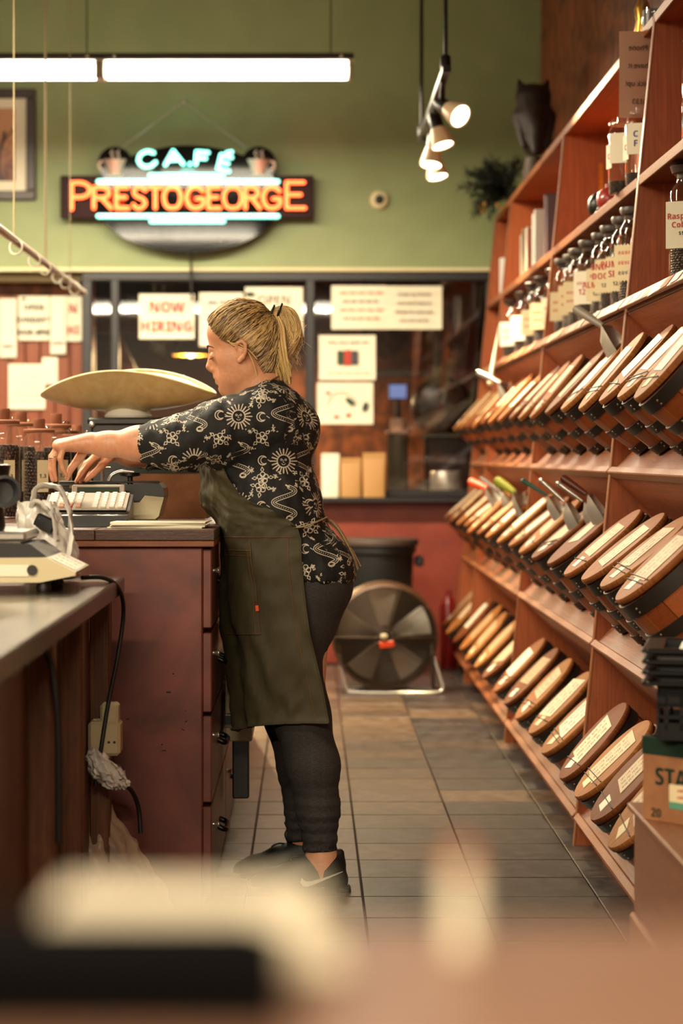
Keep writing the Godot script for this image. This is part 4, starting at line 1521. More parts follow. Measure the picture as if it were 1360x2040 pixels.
func window_papers() -> void:
	make("orange_ink", Color(0.72, 0.38, 0.20), 0.6)
	make("leaf_ink", Color(0.10, 0.20, 0.10), 0.6)
	make("kraft", Color(0.66, 0.49, 0.28), 0.6)
	var Z := 8.415
	var o := paper_sheet("window_sign", "white NOW HIRING sheet in red letters on the window", 277, 586, 387, 675, Z, mat.paper)
	lines(o, ["NOW", "HIRING"], 0.062, 0.055, 0.115, mat.red_ink)
	o = paper_sheet("window_sign", "faint white sheet between the hiring sheet and the OPEN sheet", 397, 583, 484, 690, Z, mat.paper)
	print_row(o, Vector3(0, 0.1, 0.006), 0.16, 0.022, mat.blue_ink, 2)
	print_row(o, Vector3(0, 0.02, 0.006), 0.18, 0.022, mat.blue_ink, 3)
	o = paper_sheet("window_sign", "white sheet reading OPEN 7 DAYS behind the woman's hair", 488, 572, 603, 668, Z, mat.paper)
	lines(o, ["OPEN", "7 DAYS"], 0.055, 0.065, 0.095, mat.ink, false)
	var lf := M.new()
	lf.ball(Vector3(-0.14, 0.10, 0.006), Vector3(0.03, 0.014, 0.002), 12)
	part(o, "leaf_print", lf, mat.leaf_ink)
	o = paper_sheet("window_sign", "cream sheet of orange script lines at the window top", 660, 569, 769, 656, Z, mat.paper)
	for k in 4:
		print_row(o, Vector3(0.01, 0.085 - 0.05 * k, 0.006), 0.25 - 0.04 * (k % 2), 0.016, mat.ink if k == 1 else mat.orange_ink, 4)
	o = paper_sheet("window_sign", "cream Order by Phone sheet at the window top", 769, 570, 880, 656, Z, mat.paper)
	lines(o, ["Order by Phone", "and we'll have it", "Ready for pick up!", "412-471-0133"], 0.02, 0.08, 0.052, mat.ink, false)
	o = paper_sheet("window_sign", "white poster with a small picture of red and green tins", 635, 668, 748, 757, Z, mat.paper)
	for k in 3:
		var m := M.new()
		m.box(Vector3(-0.04 + k * 0.042, 0.0, 0.006), Vector3(0.04, 0.09 - 0.008 * absf(k - 1), 0.002))
		part(o, "tin_picture", m, [mat.leaf_ink, mat.red_ink, mat.grey_plastic][k])
	print_row(o, Vector3(0, 0.09, 0.006), 0.24, 0.012, mat.grey_plastic, 3)
	print_row(o, Vector3(0, -0.09, 0.006), 0.24, 0.01, mat.paper_pink, 4)
	o = paper_sheet("window_sign", "cream poster with a green leaf and curved border", 631, 762, 743, 845, Z, mat.paper)
	for q in [[0.03, 0.01, 0.034, 0.016, -40.0], [0.12, -0.02, 0.03, 0.016, 70.0]]:
		var m := M.new()
		m.ball(Vector3(q[0], q[1], 0.006), Vector3(q[2], q[3], 0.002), 14, rz(q[4]))
		part(o, "leaf_print", m, mat.leaf_ink)
	var br := M.new()
	br.tube(arc(Vector3(-0.02, -0.02, 0.006), 0.085, 0.2, PI * 0.95, 14, Vector3.RIGHT, Vector3.UP), 0.004, 5, true, 0.3)
	part(o, "border_print", br, mat.ink)
	for q in [[-0.1, 0.06], [-0.05, -0.08], [0.02, -0.07]]:
		var m := M.new()
		m.ball(Vector3(q[0], q[1], 0.006), Vector3(0.016, 0.01, 0.002), 10)
		part(o, "flower_print", m, mat.red_ink)
	# sheets on the panelled wall at left
	Z = 8.588
	o = paper_sheet("wall_notice", "narrow white ribbon notice with a blue squiggle at left edge", -2, 595, 33, 712, Z, mat.paper)
	blue_squiggle(o)
	o = paper_sheet("wall_notice", "white sheet reading OPEN SUNDAYS on the panelled wall", 37, 590, 98, 678, Z, mat.paper)
	lines(o, ["OPEN", "SUNDAY'S", "8AM-4PM"], 0.034, 0.065, 0.075, mat.ink)
	var m2 := M.new()
	m2.ball(Vector3(-0.06, 0.115, 0.006), Vector3(0.016, 0.009, 0.002), 10)
	part(o, "leaf_print", m2, mat.leaf_ink)
	o = paper_sheet("wall_notice", "narrow white ribbon notice with a blue squiggle right of OPEN SUNDAYS", 100, 590, 131, 705, Z - 0.012, mat.paper)
	blue_squiggle(o)
	o = paper_sheet("wall_notice", "white sheet with red capitals beside the window post", 128, 590, 163, 680, Z, mat.paper)
	lines(o, ["N", "HI"], 0.05, 0.06, 0.13, mat.red_ink)
	o = paper_sheet("wall_notice", "white ruled pad hanging low on the panelled wall", 17, 725, 90, 815, Z, mat.paper)
	for k in 6:
		var m := M.new()
		m.box(Vector3(0, 0.09 - 0.035 * k, 0.006), Vector3(0.17, 0.003, 0.001))
		part(o, "ruled_line", m, mat.paper_pink)
	o = paper_sheet("wall_notice", "small white card behind the ruled pad", 84, 712, 115, 765, Z + 0.008, mat.paper)
	# coffee bags on the sill
	var q := 0
	for r in [[640, 676, 893, "paper", "white coffee bag on the window sill beside the woman's back"], [678, 720, 902, "kraft", "shorter kraft coffee bag in the middle of the sill"], [722, 768, 892, "kraft", "taller kraft coffee bag at the right of the sill"]]:
		var s := 8.36 / 2833.0
		var w: float = (r[1] - r[0]) * s
		var h: float = (980 - r[2]) * s
		var b := thing("coffee_bag", r[4], "bag", Vector3(((r[0] + r[1]) / 2.0 - 615) * s, 0.981, -12.54), "coffee bags on the window sill")
		var pts := []
		for j in 7:
			var f := j / 6.0
			var dep := 0.032 * (1.0 - 0.85 * f * f)
			for i in 13:
				var a := TAU * i / 12.0
				pts.append(Vector3(signf(cos(a)) * pow(absf(cos(a)), 0.4) * w / 2, h * f * 0.92, signf(sin(a)) * pow(absf(sin(a)), 0.5) * dep))
		var m := M.new()
		m.sheet(pts, 13, 7, 0.0, true)
		part(b, "bag_body", m, mat[r[3]])
		m = M.new()
		m.box(Vector3(0, h * 0.95, 0.003), Vector3(w, h * 0.1, 0.012), Basis(), 0.003)
		part(b, "folded_top", m, mat[r[3]])

func blue_squiggle(o: Node3D) -> void:
	var m := M.new()
	var p := []
	for k in 13:
		p.append(Vector3(-0.036 + 0.006 * k, -0.11 + (0.018 if k % 2 else -0.014) * (1.0 - absf(k - 6) / 9.0), 0.006))
	m.tube(p, 0.006, 5, true, 0.4)
	part(o, "squiggle_print", m, mat.blue_ink)

func beyond() -> void:
	make("header_red", Color(0.35, 0.12, 0.06), 0.6)
	make("orange_wood", Color(0.52, 0.26, 0.08), 0.6)
	make("machine_dark", Color(0.035, 0.028, 0.03), 0.35, 0.4)
	make("glass_grey", Color(0.30, 0.28, 0.22), 0.25, 0.3)
	var m := M.new()
	m.box(Vector3(-0.6, 2.10, -13.95), Vector3(1.9, 0.16, 0.08), Basis(), 0.005)
	single("header_beam", m, mat.header_red, "red-brown beam beyond the left window", "beam")
	m = M.new()
	m.box(Vector3(0.2, 0.485, -13.2), Vector3(2.2, 0.96, 0.8))
	single("back_bench", m, mat.dark_room, "dark bench beyond the window under the canister", "bench")
	for q in [[-1.32, 0.12, "orange wooden slab beyond the window by the black post"], [-1.06, 0.09, "thin orange wooden slab beyond the left window"]]:
		m = M.new()
		m.prism(PackedVector2Array([Vector2(-q[1], -0.55), Vector2(q[1], -0.55), Vector2(q[1], 0.1), Vector2(-q[1], 0.5)]), 0.05, at3(Vector3(q[0] * 1.08, 1.55, -13.8)))
		single("wooden_slab", m, mat.orange_wood, q[2], "board")
	m = M.new()
	m.box(Vector3(1.02, 1.6, -13.88), Vector3(0.15, 3.1, 0.08), Basis(), 0.006)
	single("door_post", m, mat.header_red, "brown wooden post beyond the right window beside the kegs", "post")
	m = M.new()
	m.box(Vector3(0.45, 1.6, -15.3), Vector3(1.5, 3.1, 0.05), Basis(), 0.006)
	single("wood_partition", m, mat.stained_panel, "stained wooden partition far beyond the right window", "partition")
	# brass pendant
	var o := thing("pendant_lamp", "brass dome pendant lamp beyond the window left of the woman's face", "lamp", Vector3(-0.8046, 1.908, -14.55))
	m = M.new()
	m.lathe([Vector2(0.125, 0.0), Vector2(0.12, 0.03), Vector2(0.08, 0.09), Vector2(0.03, 0.115), Vector2(0, 0.12)], 24)
	part(o, "lamp_shade", m, mat.brass)
	m = M.new()
	m.tube([Vector3(0, 0.11, 0), Vector3(0, 1.2, 0)], 0.006, 6)
	part(o, "lamp_cord", m, mat.black_rubber)
	m = M.new()
	m.ball(Vector3(0, 0.02, 0), Vector3.ONE * 0.035, 14)
	part(o, "bulb", m, mat.bulb_glow)
	var l := OmniLight3D.new()
	l.name = "lamp_light"
	l.light_color = Color(1.0, 0.85, 0.6)
	l.light_energy = 3.5
	l.light_size = 0.03
	l.omni_range = 8.0
	l.omni_attenuation = 2.0
	l.shadow_enabled = true
	l.position = Vector3(0, 0.02, 0)
	o.add_child(l, true)
	# bench goods: canister, pot, roaster
	o = thing("canister", "tall grey glass canister with a pale lid beyond the window", "canister", Vector3(0.5448, 1.018, -13.08) * Vector3(1, 0, 1) + Vector3(0, 0.97, 0))
	m = M.new()
	m.lathe([Vector2(0, 0), Vector2(0.06, 0), Vector2(0.064, 0.01), Vector2(0.064, 0.39), Vector2(0, 0.39)], 20)
	part(o, "canister_body", m, mat.glass_grey)
	m = M.new()
	m.lathe([Vector2(0, 0.391), Vector2(0.078, 0.391), Vector2(0.078, 0.405), Vector2(0.045, 0.41), Vector2(0.045, 0.48), Vector2(0, 0.485)], 20)
	part(o, "canister_lid", m, mat.paper_pink)
	m = M.new()
	m.lathe([Vector2(0, 0), Vector2(0.09, 0), Vector2(0.095, 0.01), Vector2(0.095, 0.15), Vector2(0.09, 0.16), Vector2(0.085, 0.15), Vector2(0.082, 0.02), Vector2(0, 0.015)], 24)
	single("steel_pot", m, mat.dull_steel, "dull steel pot on the bench beyond the window", "pot", "", Vector3(0.8364, 1.009, -13.02) * Vector3(1, 0, 1) + Vector3(0, 0.97, 0))
	o = thing("coffee_roaster", "dark coffee machine with drum and chute beyond the window", "machine", Vector3(0.85, 0.97, -13.38))
	m = M.new()
	m.box(Vector3(0.02, 0.2, 0), Vector3(0.3, 0.36, 0.3), Basis(), 0.02)
	part(o, "machine_body", m, mat.machine_dark)
	m = M.new()
	m.lathe([Vector2(0, -0.14), Vector2(0.15, -0.14), Vector2(0.19, -0.1), Vector2(0.19, 0.1), Vector2(0.15, 0.14), Vector2(0, 0.14)], 28, at3(Vector3(-0.02, 0.56, 0), rx(90)))
	part(o, "drum", m, mat.machine_dark)
	m = M.new()
	m.bar(Vector3(0.14, 0.5, 0.16), Vector3(0.2, 0.9, 0.16), 0.05, 0.02)
	m.bar(Vector3(-0.16, 0.38, 0.17), Vector3(0.14, 0.38, 0.17), 0.03, 0.02)
	part(o, "chute", m, mat.glass_grey)
	m = M.new()
	m.bar(Vector3(-0.2, 0.02, 0.16), Vector3(0.18, 0.33, 0.16), 0.03, 0.03)
	part(o, "strut", m, mat.grey_plastic)
	# shelf frame and little screen
	o = thing("wooden_frame", "dull gold wooden frame high beyond the right window", "frame", Vector3(0.62, 1.98, -14.4))
	for q in [[0, -0.2, 0.48, 0.045], [0.24, 0.47, 0.04, 1.38], [-0.24, 0.47, 0.04, 1.38]]:
		m = M.new()
		m.box(Vector3(q[0], q[1], 0), Vector3(q[2], q[3], 0.04), Basis(), 0.004)
		part(o, "frame_rail", m, mat.glass_grey)
	glow("screen_glow", Color(0.55, 0.62, 0.85), 0.55, Color(0.1, 0.1, 0.1))
	o = thing("small_screen", "small pale blue lit screen beyond the right window", "screen", Vector3(0.5873, 1.648, -14.1))
	m = M.new()
	m.box(Vector3.ZERO, Vector3(0.13, 0.11, 0.03), Basis(), 0.006)
	part(o, "screen_case", m, mat.black_plastic)
	m = M.new()
	m.box(Vector3(0, 0, 0.016), Vector3(0.112, 0.09, 0.002))
	part(o, "screen_display", m, mat.screen_glow)
	m = M.new()
	m.tube([Vector3(0, -0.05, -0.01), Vector3(0, -1.62, -0.01)], 0.02, 8)
	m.box(Vector3(0, -1.635, -0.01), Vector3(0.3, 0.02, 0.3), Basis(), 0.004)
	part(o, "screen_stand", m, mat.black_plastic)

# ---------------------------------------------------------------- fan and bin by the far wall
func fan_and_bin() -> void:
	make("fan_wire", Color(0.42, 0.36, 0.30), 0.35, 0.8)
	make("fan_drum", Color(0.10, 0.08, 0.07), 0.5, 0.3)
	make("fan_blade", Color(0.68, 0.65, 0.60), 0.4, 0.5)
	make("fan_rim", Color(0.30, 0.19, 0.11), 0.4, 0.3)
	var o := thing("drum_fan", "round wire-guarded drum fan on a chrome stand by the red wall", "fan", Vector3(0.3892, 0.2986, -11.02) * Vector3(1, 0, 1))
	var c := Vector3(0, 0.299, 0)
	var R := 0.272
	var m := M.new()
	m.lathe([Vector2(R - 0.012, -0.11), Vector2(R, -0.11), Vector2(R + 0.004, -0.10), Vector2(R, 0.10), Vector2(R - 0.012, 0.11)], 48, at3(c, rx(90)))
	part(o, "drum", m, mat.fan_rim)
	m = M.new()
	m.lathe([Vector2(0.0, -0.10), Vector2(R - 0.02, -0.10), Vector2(R - 0.012, -0.09)], 40, at3(c, rx(90)))
	part(o, "back_plate", m, mat.fan_drum)
	for k in 5:
		var a := TAU * k / 5 + 0.35
		var pts := []
		for j in 7:
			var f := j / 6.0
			var r := lerpf(0.05, R - 0.03, f)
			for i in 6:
				var an: float = a + (i / 5.0 - 0.5) * lerpf(0.7, 0.62, f)
				pts.append(c + Vector3(cos(an) * r, sin(an) * r, 0.03 - 0.06 * i / 5.0))
		m = M.new()
		m.sheet(pts, 6, 7, 0.002)
		part(o, "blade", m, mat.fan_blade)
	m = M.new()
	m.lathe([Vector2(0, 0.05), Vector2(0.055, 0.05), Vector2(0.055, 0.09), Vector2(0, 0.095)], 24, at3(c + Vector3(0, 0, -0.03), rx(90)))
	part(o, "motor_hub", m, mat.fan_drum)
	m = M.new()
	for k in 23:
		var r := 0.035 + (R - 0.04) * k / 22.0
		m.tube(arc(c + Vector3(0, 0, 0.115 + 0.035 * (1.0 - r * r / (R * R))), r, 0, TAU, 40, Vector3.RIGHT, Vector3.UP), 0.0016, 4, false)
	for k in 10:
		var a := TAU * k / 10
		var d := Vector3(cos(a), sin(a), 0)
		m.tube([c + d * 0.03 + Vector3(0, 0, 0.15), c + d * R * 0.6 + Vector3(0, 0, 0.138), c + d * R + Vector3(0, 0, 0.112)], 0.0025, 4, false)
	var g := part(o, "wire_guard", m, mat.fan_wire)
	g.set_meta("kind", "stuff")
	m = M.new()
	m.box(c + Vector3(0.008, -0.035, 0.153), Vector3(0.075, 0.032, 0.006), rz(7), 0.004)
	part(o, "red_badge", m, mat.orange_plastic)
	m = M.new()
	m.ball(c + Vector3(-0.006, 0.005, 0.155), Vector3(0.02, 0.016, 0.006), 12)
	part(o, "badge_disc", m, mat.cream_plastic)
	m = M.new()
	var st := []
	for q in [[-0.24, 0.21, 0.06], [-0.215, 0.12, 0.07], [-0.19, 0.03, 0.08], [-0.17, 0.014, 0.085], [-0.05, 0.012, 0.1], [0.1, 0.012, 0.11], [0.24, 0.012, 0.11], [0.29, 0.02, 0.10], [0.292, 0.06, 0.09], [0.265, 0.15, 0.07], [0.25, 0.22, 0.06]]:
		st.append(Vector3(q[0], q[1], q[2]))
	m.tube(curve(st, 4), 0.011, 10)
	part(o, "chrome_stand", m, mat.chrome)
	m = M.new()
	m.tube([Vector3(-0.2, 0.012, -0.12), Vector3(0.26, 0.012, -0.12)], 0.011, 8)
	m.tube([Vector3(-0.2, 0.012, -0.12), Vector3(-0.24, 0.25, -0.04)], 0.011, 8)
	m.tube([Vector3(0.26, 0.012, -0.12), Vector3(0.25, 0.25, -0.04)], 0.011, 8)
	part(o, "rear_stand", m, mat.chrome)
	# bin
	make("bin_grey", Color(0.075, 0.08, 0.082), 0.5)
	o = thing("waste_bin", "dark grey plastic waste bin behind the fan", "bin", Vector3(0.396, 0.04765, -11.85) * Vector3(1, 0, 1))
	m = M.new()
	m.lathe([Vector2(0, 0), Vector2(0.15, 0), Vector2(0.16, 0.01), Vector2(0.185, 0.68), Vector2(0.2, 0.69), Vector2(0.2, 0.73), Vector2(0.19, 0.73), Vector2(0.175, 0.68), Vector2(0.15, 0.02), Vector2(0, 0.02)], 32)
	part(o, "bin_body", m, mat.bin_grey)
	m = M.new()
	m.lathe([Vector2(0.178, 0.72), Vector2(0.212, 0.732), Vector2(0.214, 0.75), Vector2(0.207, 0.765), Vector2(0.18, 0.766), Vector2(0, 0.76)], 32)
	part(o, "bin_rim", m, mat.owl_pale)
	for s in [-1, 1]:
		m = M.new()
		m.box(Vector3(s * 0.215, 0.64, 0), Vector3(0.05, 0.06, 0.09), Basis(), 0.012)
		part(o, "bin_handle", m, mat.grey_plastic)
	m = M.new()
	m.box(Vector3(-0.025, 0.49, 0.183), Vector3(0.065, 0.05, 0.004), rx(-2))
	part(o, "bin_label", m, mat.berry_gold)
	m = M.new()
	m.lathe([Vector2(0, 0), Vector2(0.045, 0), Vector2(0.05, 0.01), Vector2(0.05, 0.36), Vector2(0.03, 0.4), Vector2(0.018, 0.41), Vector2(0.018, 0.45), Vector2(0, 0.45)], 20)
	make("extinguisher_red", Color(0.45, 0.04, 0.04), 0.25)
	single("red_cylinder", m, mat.extinguisher_red, "narrow red cylinder half hidden by the farthest kegs", "cylinder", "", Vector3(0.80, 0.002, -12.23))

# ---------------------------------------------------------------- the brick-red service counter
func counter() -> void:
	mottled("counter_red", Color(0.31, 0.145, 0.115), Color(0.42, 0.205, 0.165), 0.42, 55, 0.8)
	grain("butcher_block", Color(0.10, 0.045, 0.02), Color(0.34, 0.165, 0.07), 57, 0.4, 0.12, 1.5)
	make("scuff", Color(0.10, 0.045, 0.035), 0.6)
	var zn := -5.625
	var zf := -9.45
	var mid := (zn + zf) / 2
	var L := zn - zf
	var o := thing("service_counter", "brick-red wooden service counter with drawers and worn wooden top", "counter", Vector3(-0.85, 0, mid))
	var off := -o.position
	var m := M.new()
	m.box(Vector3(-0.875, 0.50, mid) + off, Vector3(1.19, 0.97, L), Basis(), 0.004)
	part(o, "counter_body", m, mat.counter_red)
	m = M.new()
	m.box(Vector3(-0.90, 0.01, mid) + off, Vector3(1.1, 0.02, L - 0.1))
	part(o, "plinth", m, mat.counter_red)
	for k in 4:
		m = M.new()
		m.box(Vector3(-0.87 + 0.315 * k - 0.48, 1.0185, mid) + off, Vector3(0.3146, 0.029, L + 0.03), Basis(), 0.002)
		part(o, "top_plank", m, mat.butcher_block)
	m = M.new()
	m.box(Vector3(-0.8775, 0.9955, mid) + off, Vector3(1.258, 0.0165, L + 0.026), Basis(), 0.002)
	part(o, "top_underlay", m, mat.plywood_pale)
	var rows := [[0.98, 0.772], [0.759, 0.550], [0.539, 0.312], [0.30, 0.06]]
	for c in 4:
		var z0 := zn - 0.006 - c * 0.955
		for r in rows:
			m = M.new()
			m.box(Vector3(-0.2685, (r[0] + r[1]) / 2, z0 - 0.465) + off, Vector3(0.024, r[0] - r[1], 0.93), Basis(), 0.003)
			var d := part(o, "drawer_front", m, mat.counter_red)
			m = M.new()
			m.tube(curve([Vector3(-0.257, (r[0] + r[1]) / 2, z0 - 0.40) + off, Vector3(-0.235, (r[0] + r[1]) / 2 - 0.01, z0 - 0.41) + off, Vector3(-0.235, (r[0] + r[1]) / 2 - 0.01, z0 - 0.52) + off, Vector3(-0.257, (r[0] + r[1]) / 2, z0 - 0.53) + off], 4), 0.008, 8)
			part(d, "handle", m, mat.black_plastic)
			m = M.new()
			m.lathe([Vector2(0, 0), Vector2(0.006, 0), Vector2(0.005, 0.008), Vector2(0.008, 0.012), Vector2(0.008, 0.016), Vector2(0, 0.018)], 12, at3(Vector3(-0.257, r[0] - 0.06, z0 - 0.09) + off, rz(-90)))
			part(d, "knob", m, mat.chrome)
	# old scuffs near the foot of the end panel
	var rs := RandomNumberGenerator.new()
	rs.seed = 12
	for k in 16:
		m = M.new()
		var px := rs.randf_range(-0.62, -0.30)
		var py := rs.randf_range(0.42, 0.80)
		if rs.randf() < 0.75:
			py = rs.randf_range(0.45, 0.66)
		m.ball(Vector3(px, py, zn + 0.0005) + off, Vector3(rs.randf_range(0.002, 0.008), rs.randf_range(0.001, 0.003), 0.0012), 8, rz(rs.randf_range(-40, 40)))
		part(o, "scuff_mark", m, mat.scuff)
	# cream pull-out bin low at the drawer side
	var b := thing("pull_out_bin", "cream pull-out bin with a steel band at the drawer side", "bin", Vector3(-0.205, 0.39, -6.45))
	m = M.new()
	m.box(Vector3(0, 0.125, 0), Vector3(0.078, 0.25, 0.4), Basis(), 0.004)
	part(b, "bin_front", m, mat.cream_plastic)
	for y in [0.045, 0.078]:
		m = M.new()
		m.box(Vector3(0.002, y, 0), Vector3(0.09, 0.01, 0.41), Basis(), 0.004)
		part(b, "steel_band", m, mat.chrome)
	m = M.new()
	m.box(Vector3(0.001, 0.061, 0), Vector3(0.084, 0.024, 0.405), Basis(), 0.002)
	part(b, "band_inset", m, mat.grey_plastic)
	m = M.new()
	m.box(Vector3(0.0, -0.10, 0), Vector3(0.05, 0.19, 0.06), Basis(), 0.004)
	part(b, "runner", m, mat.black_plastic)

# ---------------------------------------------------------------- goods on the service counter
func counter_goods() -> void:
	var T := 1.0335
	# boat-pan scale
	mottled("enamel", Color(0.70, 0.60, 0.40), Color(0.79, 0.72, 0.53), 0.35, 77, 0.35, 0.03)
	var o := thing("pan_scale", "old scale with a large cream boat-shaped pan on a black base", "scale", Vector3(-0.597, T, -7.05))
	var m := M.new()
	m.box(Vector3(0.035, 0.155, 0), Vector3(0.29, 0.30, 0.26), Basis(), 0.008)
	m.box(Vector3(0.035, 0.305, 0), Vector3(0.31, 0.025, 0.28), Basis(), 0.006)
	part(o, "scale_base", m, mat.black_plastic)
	m = M.new()
	m.ball(Vector3(-0.105, 0.295, 0.142), Vector3(0.01, 0.01, 0.005), 10)
	part(o, "screw", m, mat.chrome)
	m = M.new()
	m.lathe([Vector2(0, 0.318), Vector2(0.075, 0.318), Vector2(0.078, 0.326), Vector2(0.062, 0.345), Vector2(0.07, 0.37), Vector2(0, 0.37)], 28)
	part(o, "pan_holder", m, mat.white_plastic)
	var pts := []
	var nu := 41
	var nv := 17
	for j in nv:
		for i in nu:
			var u := i / float(nu - 1) * 2 - 1
			var t := j / float(nv - 1) * 2 - 1
			var w := 0.165 * pow(maxf(1.0 - u * u, 0.0), 0.62) + 0.002
			var rim := 0.474 - 0.079 * pow(absf(u), 1.9)
			var bot := 0.348 + 0.044 * pow(absf(u), 2.2)
			var f := pow(absf(t), 1.9)
			pts.append(ry(-10) * Vector3(u * 0.296, lerpf(bot, rim, f) - signf(t) * w * 0.05, signf(t) * w * pow(absf(t), 0.8)))
	m = M.new()
	m.sheet(pts, nu, nv, 0.004, true)
	part(o, "boat_pan", m, mat.enamel)
	m = M.new()
	for s in [0, nv - 1]:
		var rimp := []
		for i in nu:
			rimp.append(pts[s * nu + i])
		m.tube(rimp, 0.005, 6)
	part(o, "pan_rim", m, mat.enamel)
	# cardboard tray with crumpled paper
	o = thing("cardboard_tray", "cardboard tray edged in green holding crumpled brown paper", "box", Vector3(-0.435, T, -6.705))
	make("green_edge", Color(0.02, 0.14, 0.10), 0.6)
	for q in [[0, 0.07, 0.11, 0.24, 0.14, 0.004], [0, 0.07, -0.11, 0.24, 0.14, 0.004], [-0.12, 0.07, 0, 0.004, 0.14, 0.22], [0.12, 0.07, 0, 0.004, 0.14, 0.22]]:
		m = M.new()
		m.box(Vector3(q[0], q[1], q[2]), Vector3(q[3], q[4], q[5]))
		part(o, "tray_side", m, mat.cardboard)
		m = M.new()
		m.box(Vector3(q[0], 0.146, q[2]), Vector3(q[3] + 0.004, 0.014, q[5] + 0.004))
		part(o, "tray_rim", m, mat.green_edge)
	m = M.new()
	m.box(Vector3(0, 0.002, 0), Vector3(0.24, 0.004, 0.22))
	part(o, "tray_floor", m, mat.cardboard)
	var ns := FastNoiseLite.new()
	ns.seed = 8
	ns.frequency = 1.0
	pts = []
	for j in 14:
		for i in 22:
			var x := -0.13 + 0.0125 * i
			var z := -0.1 + 0.015 * j
			pts.append(Vector3(x, 0.146 + 0.016 * absf(ns.get_noise_2d(x * 30, z * 30)) + (0.05 * maxf(0.0, -x * 5.0 - 0.3)), z + 0.01 * ns.get_noise_2d(x * 40 + 9, z * 40)))
	m = M.new()
	m.sheet(pts, 22, 14, 0.0, true)
	part(o, "crumpled_paper", m, mat.kraft)
	m = M.new()
	m.bar(Vector3(-0.17, 0.22, 0.06), Vector3(-0.05, 0.15, 0.06), 0.06, 0.006)
	m.bar(Vector3(-0.155, 0.232, 0.0), Vector3(-0.02, 0.155, 0.0), 0.06, 0.006)
	part(o, "paper_fold", m, mat.kraft)
	# counter balance
	o = thing("counter_balance", "cream and black counter balance beneath the woman's hands", "scale", Vector3(-0.515, T, -6.21))
	m = M.new()
	m.prism(PackedVector2Array([Vector2(-0.17, 0.012), Vector2(0.075, 0.012), Vector2(0.085, 0.02), Vector2(0.10, 0.075), Vector2(0.045, 0.08), Vector2(0.03, 0.06), Vector2(-0.17, 0.06)]), 0.2)
	part(o, "balance_body", m, mat.cream_plastic)
	m = M.new()
	m.prism(PackedVector2Array([Vector2(-0.19, 0.061), Vector2(0.029, 0.061), Vector2(0.044, 0.081), Vector2(0.10, 0.076), Vector2(0.098, 0.10), Vector2(0.085, 0.115), Vector2(-0.19, 0.105)]), 0.198)
	part(o, "balance_top", m, mat.black_plastic)
	m = M.new()
	m.box(Vector3(-0.04, 0.0055, 0), Vector3(0.22, 0.011, 0.17))
	part(o, "balance_foot", m, mat.cream_plastic)
	m = M.new()
	m.tube(curve([Vector3(-0.065, 0.105, 0.05), Vector3(-0.055, 0.135, 0.05), Vector3(-0.025, 0.148, 0.05), Vector3(0.01, 0.146, 0.05)], 5), 0.006, 8)
	part(o, "chrome_arm", m, mat.chrome)
	m = M.new()
	m.lathe([Vector2(0, 0.11), Vector2(0.008, 0.11), Vector2(0.008, 0.132), Vector2(0.03, 0.136), Vector2(0.03, 0.145), Vector2(0, 0.147)], 16, at3(Vector3(0.0, 0, 0.06)))
	part(o, "knob", m, mat.black_plastic)
	m = M.new()
	m.box(Vector3(-0.12, 0.1105, 0.02), Vector3(0.17, 0.012, 0.1), Basis(), 0.003)
	m.box(Vector3(-0.06, 0.118, 0.055), Vector3(0.29, 0.006, 0.03), Basis(), 0.002)
	part(o, "beam", m, mat.grey_plastic)
	m = M.new()
	m.box(Vector3(-0.125, 0.105, 0.1), Vector3(0.09, 0.009, 0.003))
	part(o, "yellow_scale", m, mat.berry_gold)
	m = M.new()
	m.tube([Vector3(-0.085, 0.115, 0.0), Vector3(-0.085, 0.16, 0.0)], 0.005, 8)
	m.tube([Vector3(-0.105, 0.158, 0.0), Vector3(-0.062, 0.158, 0.0)], 0.004, 8)
	part(o, "weight_hanger", m, mat.dull_steel)
	# cash register keypad
	o = thing("cash_keypad", "grey cash register keypad with rows of pale keys", "register", Vector3(-0.615, T, -5.925))
	m = M.new()
	m.prism(PackedVector2Array([Vector2(-0.10, 0.0), Vector2(0.10, 0.0), Vector2(0.10, 0.03), Vector2(0.05, 0.036), Vector2(-0.10, 0.085)]), 0.24, at3(Vector3.ZERO, ry(-90)))
	part(o, "keypad_case", m, mat.black_plastic)
	var sl := rx(18.0)
	m = M.new()
	m.box(Vector3(0, 0.066, -0.028), Vector3(0.222, 0.004, 0.14), sl, 0.001)
	part(o, "key_plate", m, mat.dull_steel)
	var kb := M.new()
	kb.box(Vector3.ZERO, Vector3(0.015, 0.007, 0.012), Basis(), 0.002)
	var kmesh := kb.mesh()
	for r in 7:
		for c in 9:
			if c == 4:
				continue
			part(o, "key", kmesh, mat.red_ink if r == 6 and c == 2 else (mat.white_plastic if c > 4 or r < 5 else mat.paper_pink), at3(Vector3(-0.093 + c * 0.0233, 0.0705, -0.028) + sl * Vector3(0, 0, -0.055 + r * 0.018), sl))
	m = M.new()
	m.box(Vector3(0.02, 0.095, -0.115), Vector3(0.15, 0.03, 0.02), rx(-30), 0.003)
	part(o, "display_case", m, mat.dull_steel)
	m = M.new()
	m.box(Vector3(0.02, 0.097, -0.1045), Vector3(0.12, 0.018, 0.002), rx(-30))
	make("lcd", Color(0.16, 0.21, 0.18), 0.2)
	part(o, "display_window", m, mat.lcd)
	# stack of white sheets
	o = thing("paper_stack", "stack of loose white sheets on the counter edge", "paper", Vector3(-0.405, T, -5.79))
	for k in 6:
		m = M.new()
		m.box(Vector3(rng.randf_range(-0.006, 0.006), 0.0014 + k * 0.0028, rng.randf_range(-0.005, 0.005)), Vector3(0.255, 0.0024, 0.17), ry(rng.randf_range(-4, 4)))
		part(o, "sheet", m, mat.paper)
